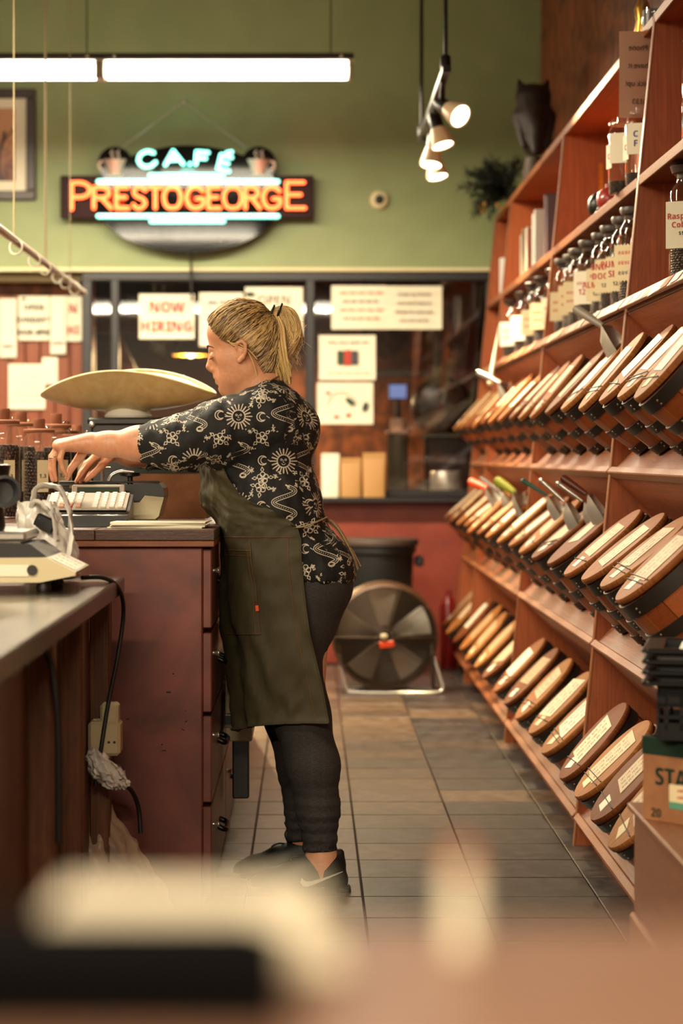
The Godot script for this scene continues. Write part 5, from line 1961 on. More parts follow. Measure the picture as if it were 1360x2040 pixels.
	# cork-topped bean jars
	var jl := [[8, 4.42, 0.34, "leftmost, cut by the picture's edge"], [42, 4.58, 0.335, "second from the left"], [78, 4.48, 0.31, "third from the left"], [112, 4.62, 0.33, "fourth from the left, with a tall knob"], [128, 4.78, 0.31, "fifth from the left"], [152, 4.95, 0.30, "rightmost beside the black scale base"]]
	for q in jl:
		var x: float = (q[0] - 615) / 2833.0 * q[1]
		var j := jar("counter_jar", "wooden-lidded bean jar on the red counter, " + q[3], "bean jars on the red counter", Vector3(x, T, -1.5 * q[1]), 0.05, q[2], 0.66, mat.cork, 1)
		jar_card(j, 0.05, 0.13, 0.035, 0.10, 24.0 + rng.randf_range(-12, 12), ["1.3"], 0.012, [mat.ink], 0, mat.paper_warm)
	# low bowl of grey filters behind the jars
	m = M.new()
	m.lathe([Vector2(0, 0), Vector2(0.06, 0), Vector2(0.09, 0.05), Vector2(0.1, 0.12), Vector2(0.095, 0.12), Vector2(0.08, 0.05), Vector2(0, 0.02)], 24)
	single("filter_bowl", m, mat.clear_glass, "clear glass bowl behind the counter jars", "bowl", "", Vector3(-0.93, T + 0.0, -7.95))

# ---------------------------------------------------------------- steel worktable at left
func worktable() -> void:
	var sm := mottled("steel_top", Color(0.30, 0.26, 0.22), Color(0.38, 0.335, 0.285), 0.2, 93, 0.5, 0.04)
	sm.metallic = 0.85
	grain("cabinet_wood", Color(0.28, 0.15, 0.065), Color(0.42, 0.25, 0.11), 95, 0.45, 0.4)
	var T := 0.92
	var zf := -5.445
	var o := thing("worktable", "steel-topped worktable over wooden cabinet boards at left", "table", Vector3(-1.0, 0, -3.9))
	var off := -o.position
	var m := M.new()
	m.box(Vector3(-1.07, T - 0.022, (zf - 1.9) / 2) + off, Vector3(1.2, 0.044, -zf - 1.9), Basis(), 0.005)
	part(o, "steel_top", m, sm)
	for q in [[zf + 0.06, 0.07], [-4.74, 0.06], [-4.2, 0.06], [-3.0, 0.06], [-2.2, 0.06]]:
		m = M.new()
		m.box(Vector3(-0.525, 0.437, q[0]) + off, Vector3(0.05, 0.875, q[1]), Basis(), 0.004)
		part(o, "post", m, mat.cabinet_wood)
	for q in [[zf + 0.1, -4.77], [-4.71, -4.23], [-4.17, -3.05], [-2.96, -2.24]]:
		m = M.new()
		m.box(Vector3(-0.56, 0.46, (q[0] + q[1]) / 2) + off, Vector3(0.02, 0.82, absf(q[1] - q[0])), Basis(), 0.002)
		part(o, "side_panel", m, mat.cabinet_wood)
	m = M.new()
	m.box(Vector3(-1.1, 0.437, zf + 0.09) + off, Vector3(1.05, 0.87, 0.02))
	part(o, "end_panel", m, mat.cabinet_wood)
	# digital scale
	var s := thing("digital_scale", "cream and black digital shop scale on the steel table", "scale", Vector3(-0.72, T + 0.0005, -4.95))
	for q in [[0.12, 0.12], [0.12, -0.12], [-0.12, 0.12], [-0.12, -0.12], [0.0, 0.14]]:
		m = M.new()
		m.lathe([Vector2(0, 0), Vector2(0.016, 0), Vector2(0.018, 0.01), Vector2(0.012, 0.024), Vector2(0, 0.024)], 14, at3(Vector3(q[0], 0, q[1])))
		part(s, "foot", m, mat.black_rubber)
	m = M.new()
	m.prism(PackedVector2Array([Vector2(-0.19, 0.022), Vector2(0.115, 0.022), Vector2(0.195, 0.038), Vector2(0.195, 0.046), Vector2(0.13, 0.078), Vector2(-0.19, 0.075)]), 0.30)
	part(s, "scale_base", m, mat.cream_plastic)
	m = M.new()
	m.prism(PackedVector2Array([Vector2(-0.19, 0.0755), Vector2(0.13, 0.0785), Vector2(0.09, 0.108), Vector2(-0.19, 0.112)]), 0.27)
	part(s, "display_band", m, mat.black_plastic)
	m = M.new()
	m.quad(Vector3(0.134, 0.0775, 0.13), Vector3(0.192, 0.049, 0.13), Vector3(0.192, 0.049, -0.13), Vector3(0.134, 0.0775, -0.13), Vector3(0.44, 0.9, 0))
	part(s, "key_panel", m, mat.label_2)
	m = M.new()
	m.box(Vector3(0.04, 0.048, 0.1505), Vector3(0.10, 0.026, 0.003), Basis(), 0.001)
	part(s, "rating_plate", m, mat.paper)
	m = M.new()
	m.lathe([Vector2(0, 0), Vector2(0.012, 0), Vector2(0.012, 0.003), Vector2(0, 0.003)], 14, at3(Vector3(0.098, 0.05, 0.151), rx(90)))
	part(s, "plate_dial", m, mat.ink)
	m = M.new()
	m.box(Vector3(-0.03, 0.124, 0), Vector3(0.22, 0.022, 0.24), Basis(), 0.006)
	part(s, "platter", m, mat.chrome)
	m = M.new()
	m.box(Vector3(0.02, 0.1105, 0), Vector3(0.09, 0.006, 0.2))
	part(s, "platter_support", m, mat.dull_steel)
	# black spout piece standing on the platter
	o = thing("grinder_spout", "black round grinder spout standing on the scale platter", "spout", Vector3(-0.735, T + 0.1365, -4.905))
	m = M.new()
	m.lathe([Vector2(0, 0), Vector2(0.035, 0), Vector2(0.038, 0.01), Vector2(0.033, 0.06), Vector2(0.045, 0.12), Vector2(0.05, 0.15), Vector2(0.04, 0.152), Vector2(0, 0.15)], 24)
	part(o, "spout_body", m, mat.black_plastic)
	m = M.new()
	m.lathe([Vector2(0.0, 0.0), Vector2(0.028, 0.0), Vector2(0.030, 0.03), Vector2(0.036, 0.032), Vector2(0.037, 0.055), Vector2(0.030, 0.056), Vector2(0.026, 0.02), Vector2(0, 0.018)], 24, at3(Vector3(0.03, 0.085, 0.03), ry(20) * rx(84)))
	part(o, "spout_mouth", m, mat.grey_plastic)
	plastic_bags()
	# power leads
	m = M.new()
	m.tube(curve([Vector3(-0.5393, 0.9377, -5.07), Vector3(-0.495, 0.9342, -5.13), Vector3(-0.4695, 0.9038, -5.25), Vector3(-0.4624, 0.8428, -5.325), Vector3(-0.4749, 0.7363, -5.325), Vector3(-0.4958, 0.6162, -5.28), Vector3(-0.509, 0.5209, -5.25), Vector3(-0.5251, 0.4158, -5.25)], 8), 0.0055, 8)
	single("power_lead", m, mat.black_rubber, "black power lead dropping from the digital scale off the table", "cable")
	m = M.new()
	m.tube(curve([Vector3(-0.6433, 0.9155, -4.05), Vector3(-0.5861, 0.9117, -4.05), Vector3(-0.5329, 0.894, -4.08), Vector3(-0.5, 0.8393, -4.11), Vector3(-0.4865, 0.7522, -4.11), Vector3(-0.4826, 0.6555, -4.11), Vector3(-0.4817, 0.4814, -4.11)], 8), 0.0075, 8)
	single("power_lead", m, mat.black_rubber, "blurred black lead hanging over the table edge nearest the camera", "cable")
	m = M.new()
	m.tube(curve([Vector3(-0.4739, 0.4036, -5.37), Vector3(-0.4486, 0.3799, -5.4), Vector3(-0.4332, 0.3304, -5.43), Vector3(-0.4281, 0.2665, -5.43)], 6), 0.006, 8)
	single("power_lead", m, mat.black_rubber, "short black lead curling from the beige adapter to the floor", "cable")
	# adapter box fixed under the table
	o = thing("adapter_box", "beige adapter box fixed on the table's end post", "adapter", Vector3(-0.5059, 0.528, -5.308))
	m = M.new()
	m.box(Vector3(0, 0, 0), Vector3(0.08, 0.085, 0.08), Basis(), 0.008)
	part(o, "adapter_case", m, mat.cream_plastic)
	m = M.new()
	m.box(Vector3(0.012, 0.06, 0), Vector3(0.045, 0.05, 0.06), Basis(), 0.006)
	part(o, "adapter_cap", m, mat.cream_plastic)
	for q in [-0.008, 0.006]:
		m = M.new()
		m.ball(Vector3(0.02 + q, -0.008, 0.0405), Vector3(0.0035, 0.0035, 0.001), 8)
		part(o, "socket_hole", m, mat.ink)

# sheet plastic: a crumpled, sagging skin round a set of rings
func bag_skin(rings: Array, seed_: int, crumple: float) -> M:
	var ns := FastNoiseLite.new()
	ns.seed = seed_
	ns.frequency = 1.0
	ns.fractal_octaves = 3
	ns.noise_type = FastNoiseLite.TYPE_SIMPLEX
	var pts := []
	var nu := 49
	for r in rings.size():
		var c: Vector3 = rings[r][0]
		var rad: Vector2 = rings[r][1]
		for i in nu:
			var a := TAU * (i % (nu - 1)) / (nu - 1)
			var d := Vector3(cos(a) * rad.x, 0, sin(a) * rad.y)
			var f := 1.0 - crumple * absf(ns.get_noise_3d(cos(a) * 2.0, r * 0.05, sin(a) * 2.0)) * 1.6 + crumple * 0.35 * ns.get_noise_3d(cos(a) * 4.0, r * 0.16, sin(a) * 4.0)
			pts.append(c + d * f + Vector3(0, crumple * 0.03 * ns.get_noise_3d(cos(a) * 3.0, r * 0.4 + 7.0, sin(a) * 3.0), 0))
	var m := M.new()
	m.sheet(pts, nu, rings.size(), 0.0, true)
	return m

# a soft strap of sheet plastic, gathered across its width
func ribbon(path: Array, wide: float, seed_: int) -> M:
	var ns := FastNoiseLite.new()
	ns.seed = seed_
	ns.frequency = 1.0
	var pts := []
	for j in path.size():
		var a: Vector3 = path[maxi(j - 1, 0)]
		var b: Vector3 = path[mini(j + 1, path.size() - 1)]
		var d := (b - a).normalized()
		var s := (Vector3(0.25, 0.2, 1.0) - d * d.dot(Vector3(0.25, 0.2, 1.0))).normalized()
		var n := s.cross(d)
		var gather := 0.55 + 0.45 * absf(2.0 * j / (path.size() - 1.0) - 1.0)
		for i in 7:
			var f := i / 6.0 - 0.5
			pts.append(path[j] + s * f * wide * gather + n * (0.006 * sin(i * 2.1 + j * 0.3) + 0.004 * ns.get_noise_2d(i, j * 0.6)))
	var m := M.new()
	m.sheet(pts, 7, path.size(), 0.0007)
	return m

func smooth_rings(keys: Array, k: int) -> Array:
	var out := []
	for i in keys.size() - 1:
		for q in k:
			var f := q / float(k)
			out.append([keys[i][0].lerp(keys[i + 1][0], f), keys[i][1].lerp(keys[i + 1][1], smoothstep(0, 1, f))])
	out.append(keys[-1])
	return out

func plastic_bags() -> void:
	var w := make("bag_white", Color(0.84, 0.82, 0.79), 0.3)
	w.backlight_enabled = true
	w.backlight = Color(0.35, 0.34, 0.32)
	var c := make("bag_clear", Color(0.80, 0.70, 0.62, 0.5), 0.3)
	c.transparency = BaseMaterial3D.TRANSPARENCY_ALPHA
	make("bag_stuffing", Color(0.30, 0.14, 0.10), 0.6)
	# white carrier bag beside the scale
	var o := thing("carrier_bag", "crumpled white plastic carrier bag with looped handles behind the scale", "bag", Vector3(-0.655, 0.925, -5.205))
	var m := bag_skin(smooth_rings([[Vector3(0.02, 0.0, 0), Vector2(0.02, 0.02)], [Vector3(0.03, 0.01, 0), Vector2(0.07, 0.08)], [Vector3(0.02, 0.08, 0), Vector2(0.075, 0.09)], [Vector3(0.0, 0.14, 0), Vector2(0.06, 0.08)], [Vector3(-0.01, 0.19, 0), Vector2(0.05, 0.05)]], 8), 4, 0.28)
	part(o, "bag_body", m, w)
	for q in [[Vector3(-0.02, 0.17, 0.03), Vector3(0.0, 0.225, 0.05), Vector3(0.05, 0.225, 0.05), Vector3(0.075, 0.17, 0.04), Vector3(0.08, 0.09, 0.06), Vector3(0.06, 0.02, 0.07)], [Vector3(-0.03, 0.16, 0.0), Vector3(0.0, 0.19, 0.06), Vector3(0.035, 0.16, 0.07), Vector3(0.05, 0.1, 0.08)]]:
		m = ribbon(curve(q, 6), 0.034, 5)
		part(o, "bag_handle", m, w)
	m = M.new()
	m.box(Vector3(0.02, 0.14, 0.07), Vector3(0.05, 0.035, 0.02), rz(-25), 0.004)
	part(o, "dark_packet", m, mat.black_plastic)
	# clear bags hung and slumped by the table end
	m = bag_skin(smooth_rings([[Vector3(-0.02, 0, 0), Vector2(0.008, 0.008)], [Vector3(-0.012, -0.02, 0), Vector2(0.03, 0.03)], [Vector3(0.012, -0.06, 0), Vector2(0.045, 0.04)], [Vector3(0.03, -0.085, 0), Vector2(0.04, 0.03)], [Vector3(0.05, -0.095, 0), Vector2(0.008, 0.01)]], 7), 9, 0.45)
	single("plastic_bag", m, w, "small crumpled clear-white bag hung below the beige adapter", "bag", "plastic bags by the worktable", Vector3(-0.509, 0.506, -5.25))
	o = thing("plastic_bag", "big slumped translucent bag on the floor against the worktable", "bag", Vector3(-0.5239, 0.2154, -5.43) * Vector3(1, 0, 1) + Vector3(0, 0.003, 0.0), "plastic bags by the worktable")
	m = bag_skin(smooth_rings([[Vector3(0.0, 0.0, 0), Vector2(0.05, 0.05)], [Vector3(0.04, 0.005, 0), Vector2(0.17, 0.14)], [Vector3(0.02, 0.12, 0), Vector2(0.145, 0.13)], [Vector3(-0.01, 0.23, 0), Vector2(0.105, 0.10)], [Vector3(-0.045, 0.33, 0), Vector2(0.07, 0.07)], [Vector3(-0.06, 0.385, 0), Vector2(0.03, 0.03)], [Vector3(-0.06, 0.39, 0), Vector2(0.004, 0.004)]], 8), 13, 0.3)
	part(o, "bag_skin", m, c)
	m = bag_skin(smooth_rings([[Vector3(0.02, 0.01, 0), Vector2(0.03, 0.03)], [Vector3(0.03, 0.02, 0), Vector2(0.11, 0.1)], [Vector3(0.0, 0.16, 0), Vector2(0.09, 0.08)], [Vector3(-0.03, 0.27, 0), Vector2(0.05, 0.05)], [Vector3(-0.03, 0.28, 0), Vector2(0.005, 0.005)]], 5), 15, 0.25)
	part(o, "bag_contents", m, mat.bag_stuffing)

# ---------------------------------------------------------------- low cabinet, box and crates at right
func low_cabinet() -> void:
	grain("cabinet_veneer", Color(0.34, 0.19, 0.10), Color(0.50, 0.31, 0.18), 97, 0.45, 0.4, 0.6)
	var x0 := 0.70
	var zf := -4.66
	var T := 0.472
	var o := thing("low_cabinet", "low brown wooden cabinet in the right corner under the tea box", "cabinet", Vector3(1.0, 0, -3.9))
	var off := -o.position
	var long := -zf - 3.0
	var mid := (zf - 3.0) / 2
	var m := M.new()
	m.box(Vector3(x0 + 0.31, 0.345, mid) + off, Vector3(0.60, 0.222, long), Basis(), 0.004)
	part(o, "cabinet_body", m, mat.cabinet_veneer)
	m = M.new()
	m.box(Vector3(x0 + 0.305, 0.118, mid) + off, Vector3(0.61, 0.23, long + 0.006), Basis(), 0.006)
	part(o, "base_board", m, mat.cabinet_veneer)
	m = M.new()
	m.box(Vector3(x0 + 0.305, T - 0.008, mid) + off, Vector3(0.62, 0.015, long), Basis(), 0.003)
	part(o, "cabinet_top", m, mat.cabinet_veneer)
	# tea box
	make("box_green", Color(0.015, 0.13, 0.075), 0.55)
	make("label_mint", Color(0.30, 0.52, 0.42), 0.6)
	var b := thing("tea_box", "open cardboard tea box with green rim and green capitals", "box", Vector3(0.905, T + 0.0005, -4.43))
	b.rotation.y = deg_to_rad(-48)
	var H := 0.172
	for q in [[0, 0.145, 0.30, 0.004], [0, -0.145, 0.30, 0.004], [-0.15, 0, 0.004, 0.29], [0.15, 0, 0.004, 0.29]]:
		m = M.new()
		m.box(Vector3(q[0], H / 2 - 0.018, q[1]), Vector3(q[2], H - 0.036, q[3]))
		part(b, "box_side", m, mat.cardboard)
		m = M.new()
		m.box(Vector3(q[0], H - 0.018, q[1]), Vector3(q[2] + 0.002, 0.036, q[3] + 0.002))
		part(b, "green_rim", m, mat.box_green)
	m = M.new()
	m.box(Vector3(0, 0.003, 0), Vector3(0.3, 0.005, 0.29))
	part(b, "box_floor", m, mat.cardboard)
	text(b, "STASH", 0.036, mat.box_green, at3(Vector3(-0.045, 0.092, 0.1475)), 0.001)
	m = M.new()
	m.box(Vector3(0.03, 0.062, 0.1478), Vector3(0.22, 0.036, 0.001))
	part(b, "address_label", m, mat.paper_warm)
	m = M.new()
	m.box(Vector3(0.03, 0.037, 0.1478), Vector3(0.22, 0.014, 0.001))
	part(b, "mint_strip", m, mat.label_mint)
	text(b, "20", 0.018, mat.box_green, at3(Vector3(-0.115, 0.016, 0.1475)), 0.001)
	for k in 2:
		print_row(b, Vector3(0.0, 0.069 - k * 0.014, 0.1486), 0.12, 0.006, mat.red_ink, 3, 0.0006)
	# nested crates standing in the open box
	make("crate_black", Color(0.018, 0.016, 0.02), 0.3)
	var names := ["lowest nested black plastic crate, standing in the tea box", "second black plastic crate of the nested stack", "third black plastic crate of the nested stack", "topmost nested black plastic crate, holding the clear tray"]
	for k in 4:
		var cr := thing("crate", names[k], "crate", Vector3(0.90, T + 0.174 + k * 0.022, -4.43), "nested black crates")
		cr.rotation.y = deg_to_rad(-12)
		var w := 0.36
		var d := 0.26
		var h := 0.125
		m = M.new()
		for q in [[0, d / 2, w, 0.02], [0, -d / 2, w, 0.02], [-w / 2, 0, 0.02, d], [w / 2, 0, 0.02, d]]:
			m.box(Vector3(q[0], h - 0.006, q[1]), Vector3(q[2] + 0.02, 0.010, q[3] + 0.006), Basis(), 0.003)
		part(cr, "crate_rim", m, mat.crate_black)
		for q in [[0, d / 2 - 0.012, w - 0.03, 0.004], [0, -d / 2 + 0.012, w - 0.03, 0.004], [-w / 2 + 0.012, 0, 0.004, d - 0.03], [w / 2 - 0.012, 0, 0.004, d - 0.03]]:
			m = M.new()
			m.box(Vector3(q[0], h - 0.03, q[1]), Vector3(q[2], 0.05, q[3]))
			if k == 0:
				m.box(Vector3(q[0], 0.02, q[1]), Vector3(q[2], 0.035, q[3]))
				for r in 2:
					m.box(Vector3(q[0], 0.05 + r * 0.025, q[1]), Vector3(q[2], 0.006, q[3]))
				var cnt := 11
				for r in cnt:
					var f := (r + 0.5) / cnt - 0.5
					m.box(Vector3(q[0] + (f * q[2] if q[2] > q[3] else 0.0), 0.06, q[1] + (f * q[3] if q[3] > q[2] else 0.0)), Vector3(0.007 if q[2] > q[3] else q[2], 0.075, 0.007 if q[3] > q[2] else q[3]))
			part(cr, "crate_side", m, mat.crate_black)
		if k == 0:
			m = M.new()
			m.box(Vector3(0, 0.006, 0), Vector3(w - 0.03, 0.01, d - 0.03))
			part(cr, "crate_floor", m, mat.crate_black)
	var tr := thing("clear_tray", "shiny clear plastic tray tilted in the topmost crate", "tray", Vector3(0.885, T + 0.40, -4.43))
	tr.rotation = Vector3(0, deg_to_rad(-12), deg_to_rad(40))
	var pl := make("clear_plastic", Color(0.85, 0.82, 0.85, 0.35), 0.12)
	pl.transparency = BaseMaterial3D.TRANSPARENCY_ALPHA
	m = M.new()
	m.box(Vector3(0, 0, 0), Vector3(0.22, 0.004, 0.2), Basis(), 0.001)
	part(tr, "tray_floor", m, mat.clear_plastic)
	for q in [[0, 0.1, 0.23, 0.012], [0, -0.1, 0.23, 0.012], [-0.11, 0, 0.012, 0.2], [0.11, 0, 0.012, 0.2]]:
		m = M.new()
		m.box(Vector3(q[0], 0.02, q[1]), Vector3(q[2], 0.04, q[3]), Basis(), 0.003)
		part(tr, "tray_wall", m, mat.white_plastic)

# ---------------------------------------------------------------- the woman at the counter
func print_stroke(im: Image, pts: Array, w: float, c: Color) -> void:
	w *= 1.22
	var n := im.get_width()
	for k in pts.size() - 1:
		var a: Vector2 = pts[k]
		var b: Vector2 = pts[k + 1]
		var x0 := int(floor(minf(a.x, b.x) - w))
		var x1 := int(ceil(maxf(a.x, b.x) + w))
		var y0 := int(floor(minf(a.y, b.y) - w))
		var y1 := int(ceil(maxf(a.y, b.y) + w))
		var d := b - a
		var dd := maxf(d.length_squared(), 1e-6)
		for y in range(y0, y1 + 1):
			for x in range(x0, x1 + 1):
				var p := Vector2(x, y) - a
				var h := clampf(p.dot(d) / dd, 0.0, 1.0)
				var e := (p - d * h).length()
				if e < w:
					var ix := posmod(x, n)
					var iy := posmod(y, n)
					im.set_pixel(ix, iy, im.get_pixel(ix, iy).lerp(c, clampf((w - e) / 0.9, 0.0, 1.0)))

func ring2(c: Vector2, r: float, a0 := 0.0, a1 := TAU, k := 20, sx := 1.0) -> Array:
	var o := []
	for i in k + 1:
		var a := a0 + (a1 - a0) * i / k
		o.append(c + Vector2(cos(a) * r * sx, sin(a) * r))
	return o

func shirt_print() -> void:
	var n := 512
	var im := Image.create(n, n, false, Image.FORMAT_RGB8)
	var ink := Color(0.76, 0.71, 0.64)
	var base := Color(0.022, 0.02, 0.026)
	im.fill(base)
	# suns with faces
	for c in [Vector2(120, 128), Vector2(376, 384)]:
		print_stroke(im, ring2(c, 37), 3.6, ink)
		for k in 20:
			var a := TAU * k / 20
			var d := Vector2(cos(a), sin(a))
			var e := 24.0 if k % 2 else 32.0
			print_stroke(im, [c + d * 44, c + d * (44 + e)], 4.0 if k % 2 else 3.2, ink)
		for q in [Vector2(-12, -8), Vector2(12, -8)]:
			print_stroke(im, ring2(c + q, 5, 0, TAU, 8), 2.0, ink)
		print_stroke(im, [c + Vector2(0, -6), c + Vector2(-3, 7), c + Vector2(4, 8)], 1.8, ink)
		print_stroke(im, ring2(c + Vector2(0, 10), 11, 0.4, PI - 0.4, 8), 2.0, ink)
	# snakes
	for c in [Vector2(380, 110), Vector2(110, 376)]:
		var p := []
		for k in 41:
			var t := k / 40.0
			p.append(c + Vector2(62 * sin(t * TAU * 1.35 + 0.5), -88 + 176 * t))
		print_stroke(im, p, 11, ink)
		print_stroke(im, p, 7, base)
		for k in range(1, 40):
			print_stroke(im, [p[k], p[k] + Vector2(0.5, 0)], 2.6, ink)
		print_stroke(im, ring2(p[40] + Vector2(4, 4), 12, 0, TAU, 14, 1.5), 3.0, ink)
		print_stroke(im, [p[0], p[0] + Vector2(-20, -12)], 4.0, ink)
	# roses and leaves
	for c in [Vector2(250, 250), Vector2(500, 500), Vector2(246, 20), Vector2(10, 256), Vector2(256, 480)]:
		for k in 5:
			var a: float = TAU * k / 5 + c.x
			print_stroke(im, ring2(c + Vector2(cos(a), sin(a)) * 19, 14, 0, TAU, 12), 2.6, ink)
		print_stroke(im, ring2(c, 7, 0, TAU, 8), 2.4, ink)
		for k in 4:
			var a: float = TAU * k / 4 + 0.6 + c.y
			var d := Vector2(cos(a), sin(a))
			var s := Vector2(-d.y, d.x)
			print_stroke(im, [c + d * 34, c + d * 46 + s * 9, c + d * 62, c + d * 46 - s * 9, c + d * 34], 2.4, ink)
	# moons
	for c in [Vector2(250, 130), Vector2(12, 120), Vector2(256, 380), Vector2(500, 376)]:
		print_stroke(im, ring2(c, 26, 0.9, TAU - 0.9, 18), 3.0, ink)
		print_stroke(im, ring2(c + Vector2(9, 0), 20, 1.0, TAU - 1.0, 16), 2.6, ink)
		print_stroke(im, [c + Vector2(30, -4), c + Vector2(46, 6)], 2.2, ink)
	# little stars and dots between
	var r := RandomNumberGenerator.new()
	r.seed = 18
	for c in [Vector2(190, 60), Vector2(318, 200), Vector2(190, 310), Vector2(330, 470), Vector2(60, 30), Vector2(450, 250), Vector2(190, 440), Vector2(320, 30), Vector2(60, 250), Vector2(450, 10), Vector2(30, 480), Vector2(185, 215), Vector2(440, 455)]:
		for k in 3:
			var a := PI * k / 3 + r.randf()
			var d := Vector2(cos(a), sin(a)) * r.randf_range(8, 15)
			print_stroke(im, [c - d, c + d], 2.6, ink)
		for k in 4:
			var q: Vector2 = c + Vector2(r.randf_range(-26, 26), r.randf_range(-26, 26))
			print_stroke(im, [q, q + Vector2(r.randf_range(-7, 7), r.randf_range(-7, 7))], 3.0, ink)
	var m := make("shirt_cloth", Color.WHITE, 0.75)
	m.albedo_texture = ImageTexture.create_from_image(im)
	m.uv1_triplanar = true
	m.uv1_triplanar_sharpness = 20.0
	m.uv1_scale = Vector3.ONE / 0.245
	m.uv1_offset = Vector3(0.02, 0.3, 0)

func surface_r(fields: Array, c: Vector3, d: Vector3, far: float, gap: float, step := 0.004) -> float:
	var r := far
	while r > 0.02:
		var p := c + d * r
		for f in fields:
			var q: Vector3 = (p - f.lo) / f.cell
			if f.at_(int(q.x + 0.5), int(q.y + 0.5), int(q.z + 0.5)) < gap:
				return r
		r -= step
	return 0.02

func person() -> void:
	shirt_print()
	var sk := mottled("skin", Color(0.78, 0.54, 0.41), Color(0.82, 0.595, 0.46), 0.45, 201, 0.12, 0.03)
	sk.subsurf_scatter_enabled = true
	sk.subsurf_scatter_strength = 0.12
	make("lip_skin", Color(0.60, 0.29, 0.25), 0.4)
	make("brow_hair", Color(0.30, 0.19, 0.12), 0.6)
	make("hair_light", Color(0.82, 0.69, 0.46), 0.42)
	make("hair_mid", Color(0.64, 0.50, 0.31), 0.42)
	make("hair_dark", Color(0.33, 0.23, 0.145), 0.5)
	var lg := mottled("legging_knit", Color(0.10, 0.088, 0.086), Color(0.24, 0.215, 0.205), 0.8, 205, 0.10, 0.09)
	lg.uv1_scale = Vector3(5.0, 30.0, 5.0)
	var ap := mottled("apron_cloth", Color(0.215, 0.185, 0.095), Color(0.24, 0.21, 0.115), 0.75, 207, 0.05, 0.08)
	make("thread", Color(0.40, 0.26, 0.12), 0.6)
	make("apron_tie", Color(0.62, 0.52, 0.38), 0.7)
	make("shoe_black", Color(0.022, 0.02, 0.022), 0.55)
	make("shoe_sole", Color(0.04, 0.036, 0.036), 0.6)
	make("shoe_mark", Color(0.70, 0.68, 0.63), 0.5)
	var o := thing("person", "blonde woman in printed black shirt, olive apron and leggings leaning over the counter", "person", Vector3(-0.02144, 0.001991, -6.075) * Vector3(1, 0, 1))
	var off := -o.position
	var xo := at3(off)
	var ns := FastNoiseLite.new()
	ns.frequency = 1.0
	ns.seed = 31
	ns.fractal_octaves = 2

	# clothes as fields: shirt
	var sf := Field.new(Vector3(-0.5287, 0.8271, -6.365), Vector3(0.1495, 1.462, -5.775), 0.0095)
	sf.bone(Vector3(-0.1316, 1.274, -6.015), 0.146, Vector3(-0.1343, 1.275, -6.135), 0.146, 0.05)
	sf.bone(Vector3(-0.09983, 1.359, -5.975), 0.064, Vector3(-0.1032, 1.364, -6.175), 0.064, 0.045)
	sf.bone(Vector3(-0.1095, 1.381, -6.045), 0.060, Vector3(-0.1106, 1.382, -6.105), 0.060, 0.03)
	sf.bone(Vector3(-0.04098, 1.309, -6.005), 0.066, Vector3(-0.04194, 1.311, -6.145), 0.066, 0.05)
	sf.bone(Vector3(-0.2047, 1.231, -6), 0.088, Vector3(-0.2098, 1.231, -6.15), 0.088, 0.05)
	sf.bone(Vector3(-0.1047, 1.097, -6.01), 0.139, Vector3(-0.1069, 1.094, -6.14), 0.139, 0.05)
	sf.bone(Vector3(-0.1005, 1.026, -6.015), 0.127, Vector3(-0.1025, 1.022, -6.135), 0.127, 0.05)
	sf.bone(Vector3(-0.05511, 0.9135, -6.005), 0.148, Vector3(-0.0564, 0.9061, -6.145), 0.148, 0.05)
	sf.bone(Vector3(0.01977, 0.8954, -6), 0.110, Vector3(0.02026, 0.887, -6.15), 0.110, 0.05)
	sf.chain([[Vector3(-0.1214, 1.329, -5.93), 0.082], [Vector3(-0.2434, 1.301, -5.91), 0.076], [Vector3(-0.3692, 1.261, -5.92), 0.066], [Vector3(-0.493, 1.261, -5.935), 0.050]], 0.045)
	sf.chain([[Vector3(-0.1244, 1.327, -6.22), 0.08], [Vector3(-0.3165, 1.254, -6.255), 0.066], [Vector3(-0.5146, 1.231, -6.195), 0.05]], 0.045)
	sf.rough(ns, 0.0075, Vector3(22, 12, 20))
	sf.clip(Vector3(-0.02144, 0.8769, -6.075), Vector3(-0.06, -1, 0))
	sf.clip(Vector3(-0.4721, 1.261, -5.935), Vector3(-1, 0, 0))
	# leggings
	var lf := Field.new(Vector3(-0.2617, 0.02465, -6.355), Vector3(0.1568, 1.047, -5.795), 0.010)
	lf.bone(Vector3(-0.05794, 0.9276, -6.005), 0.138, Vector3(-0.05929, 0.9205, -6.145), 0.138, 0.04)
	lf.bone(Vector3(0.02257, 0.8646, -5.995), 0.103, Vector3(0.02317, 0.8549, -6.155), 0.103, 0.05)
	lf.bone(Vector3(-0.009867, 0.7662, -5.99), 0.092, Vector3(-0.01015, 0.7531, -6.16), 0.085, 0.04)
	lf.chain([[Vector3(-0.03521, 0.83, -5.985), 0.122], [Vector3(-0.05347, 0.6615, -5.98), 0.09], [Vector3(-0.02113, 0.499, -5.985), 0.078], [Vector3(0.01268, 0.3582, -5.985), 0.071], [Vector3(0.02535, 0.2385, -5.985), 0.057], [Vector3(0.0338, 0.09483, -5.985), 0.046]], 0.03)
	lf.chain([[Vector3(-0.03627, 0.818, -6.165), 0.12], [Vector3(-0.07992, 0.6429, -6.175), 0.088], [Vector3(-0.05812, 0.4758, -6.175), 0.07], [Vector3(-0.0247, 0.3233, -6.175), 0.062], [Vector3(-0.01308, 0.05879, -6.175), 0.043]], 0.03)
	var ns2 := FastNoiseLite.new()
	ns2.frequency = 1.0
	ns2.seed = 77
	for kk in lf.nz:
		for jj in lf.ny:
			var yy := lf.lo.y + jj * lf.cell
			if yy < 0.42:
				for ii in lf.nx:
					var q := (kk * lf.ny + jj) * lf.nx + ii
					lf.f[q] += 0.004 * sin(yy * 190.0 + 3.0 * ns2.get_noise_2d(ii * 0.5, kk * 0.5)) * smoothstep(0.42, 0.15, yy)
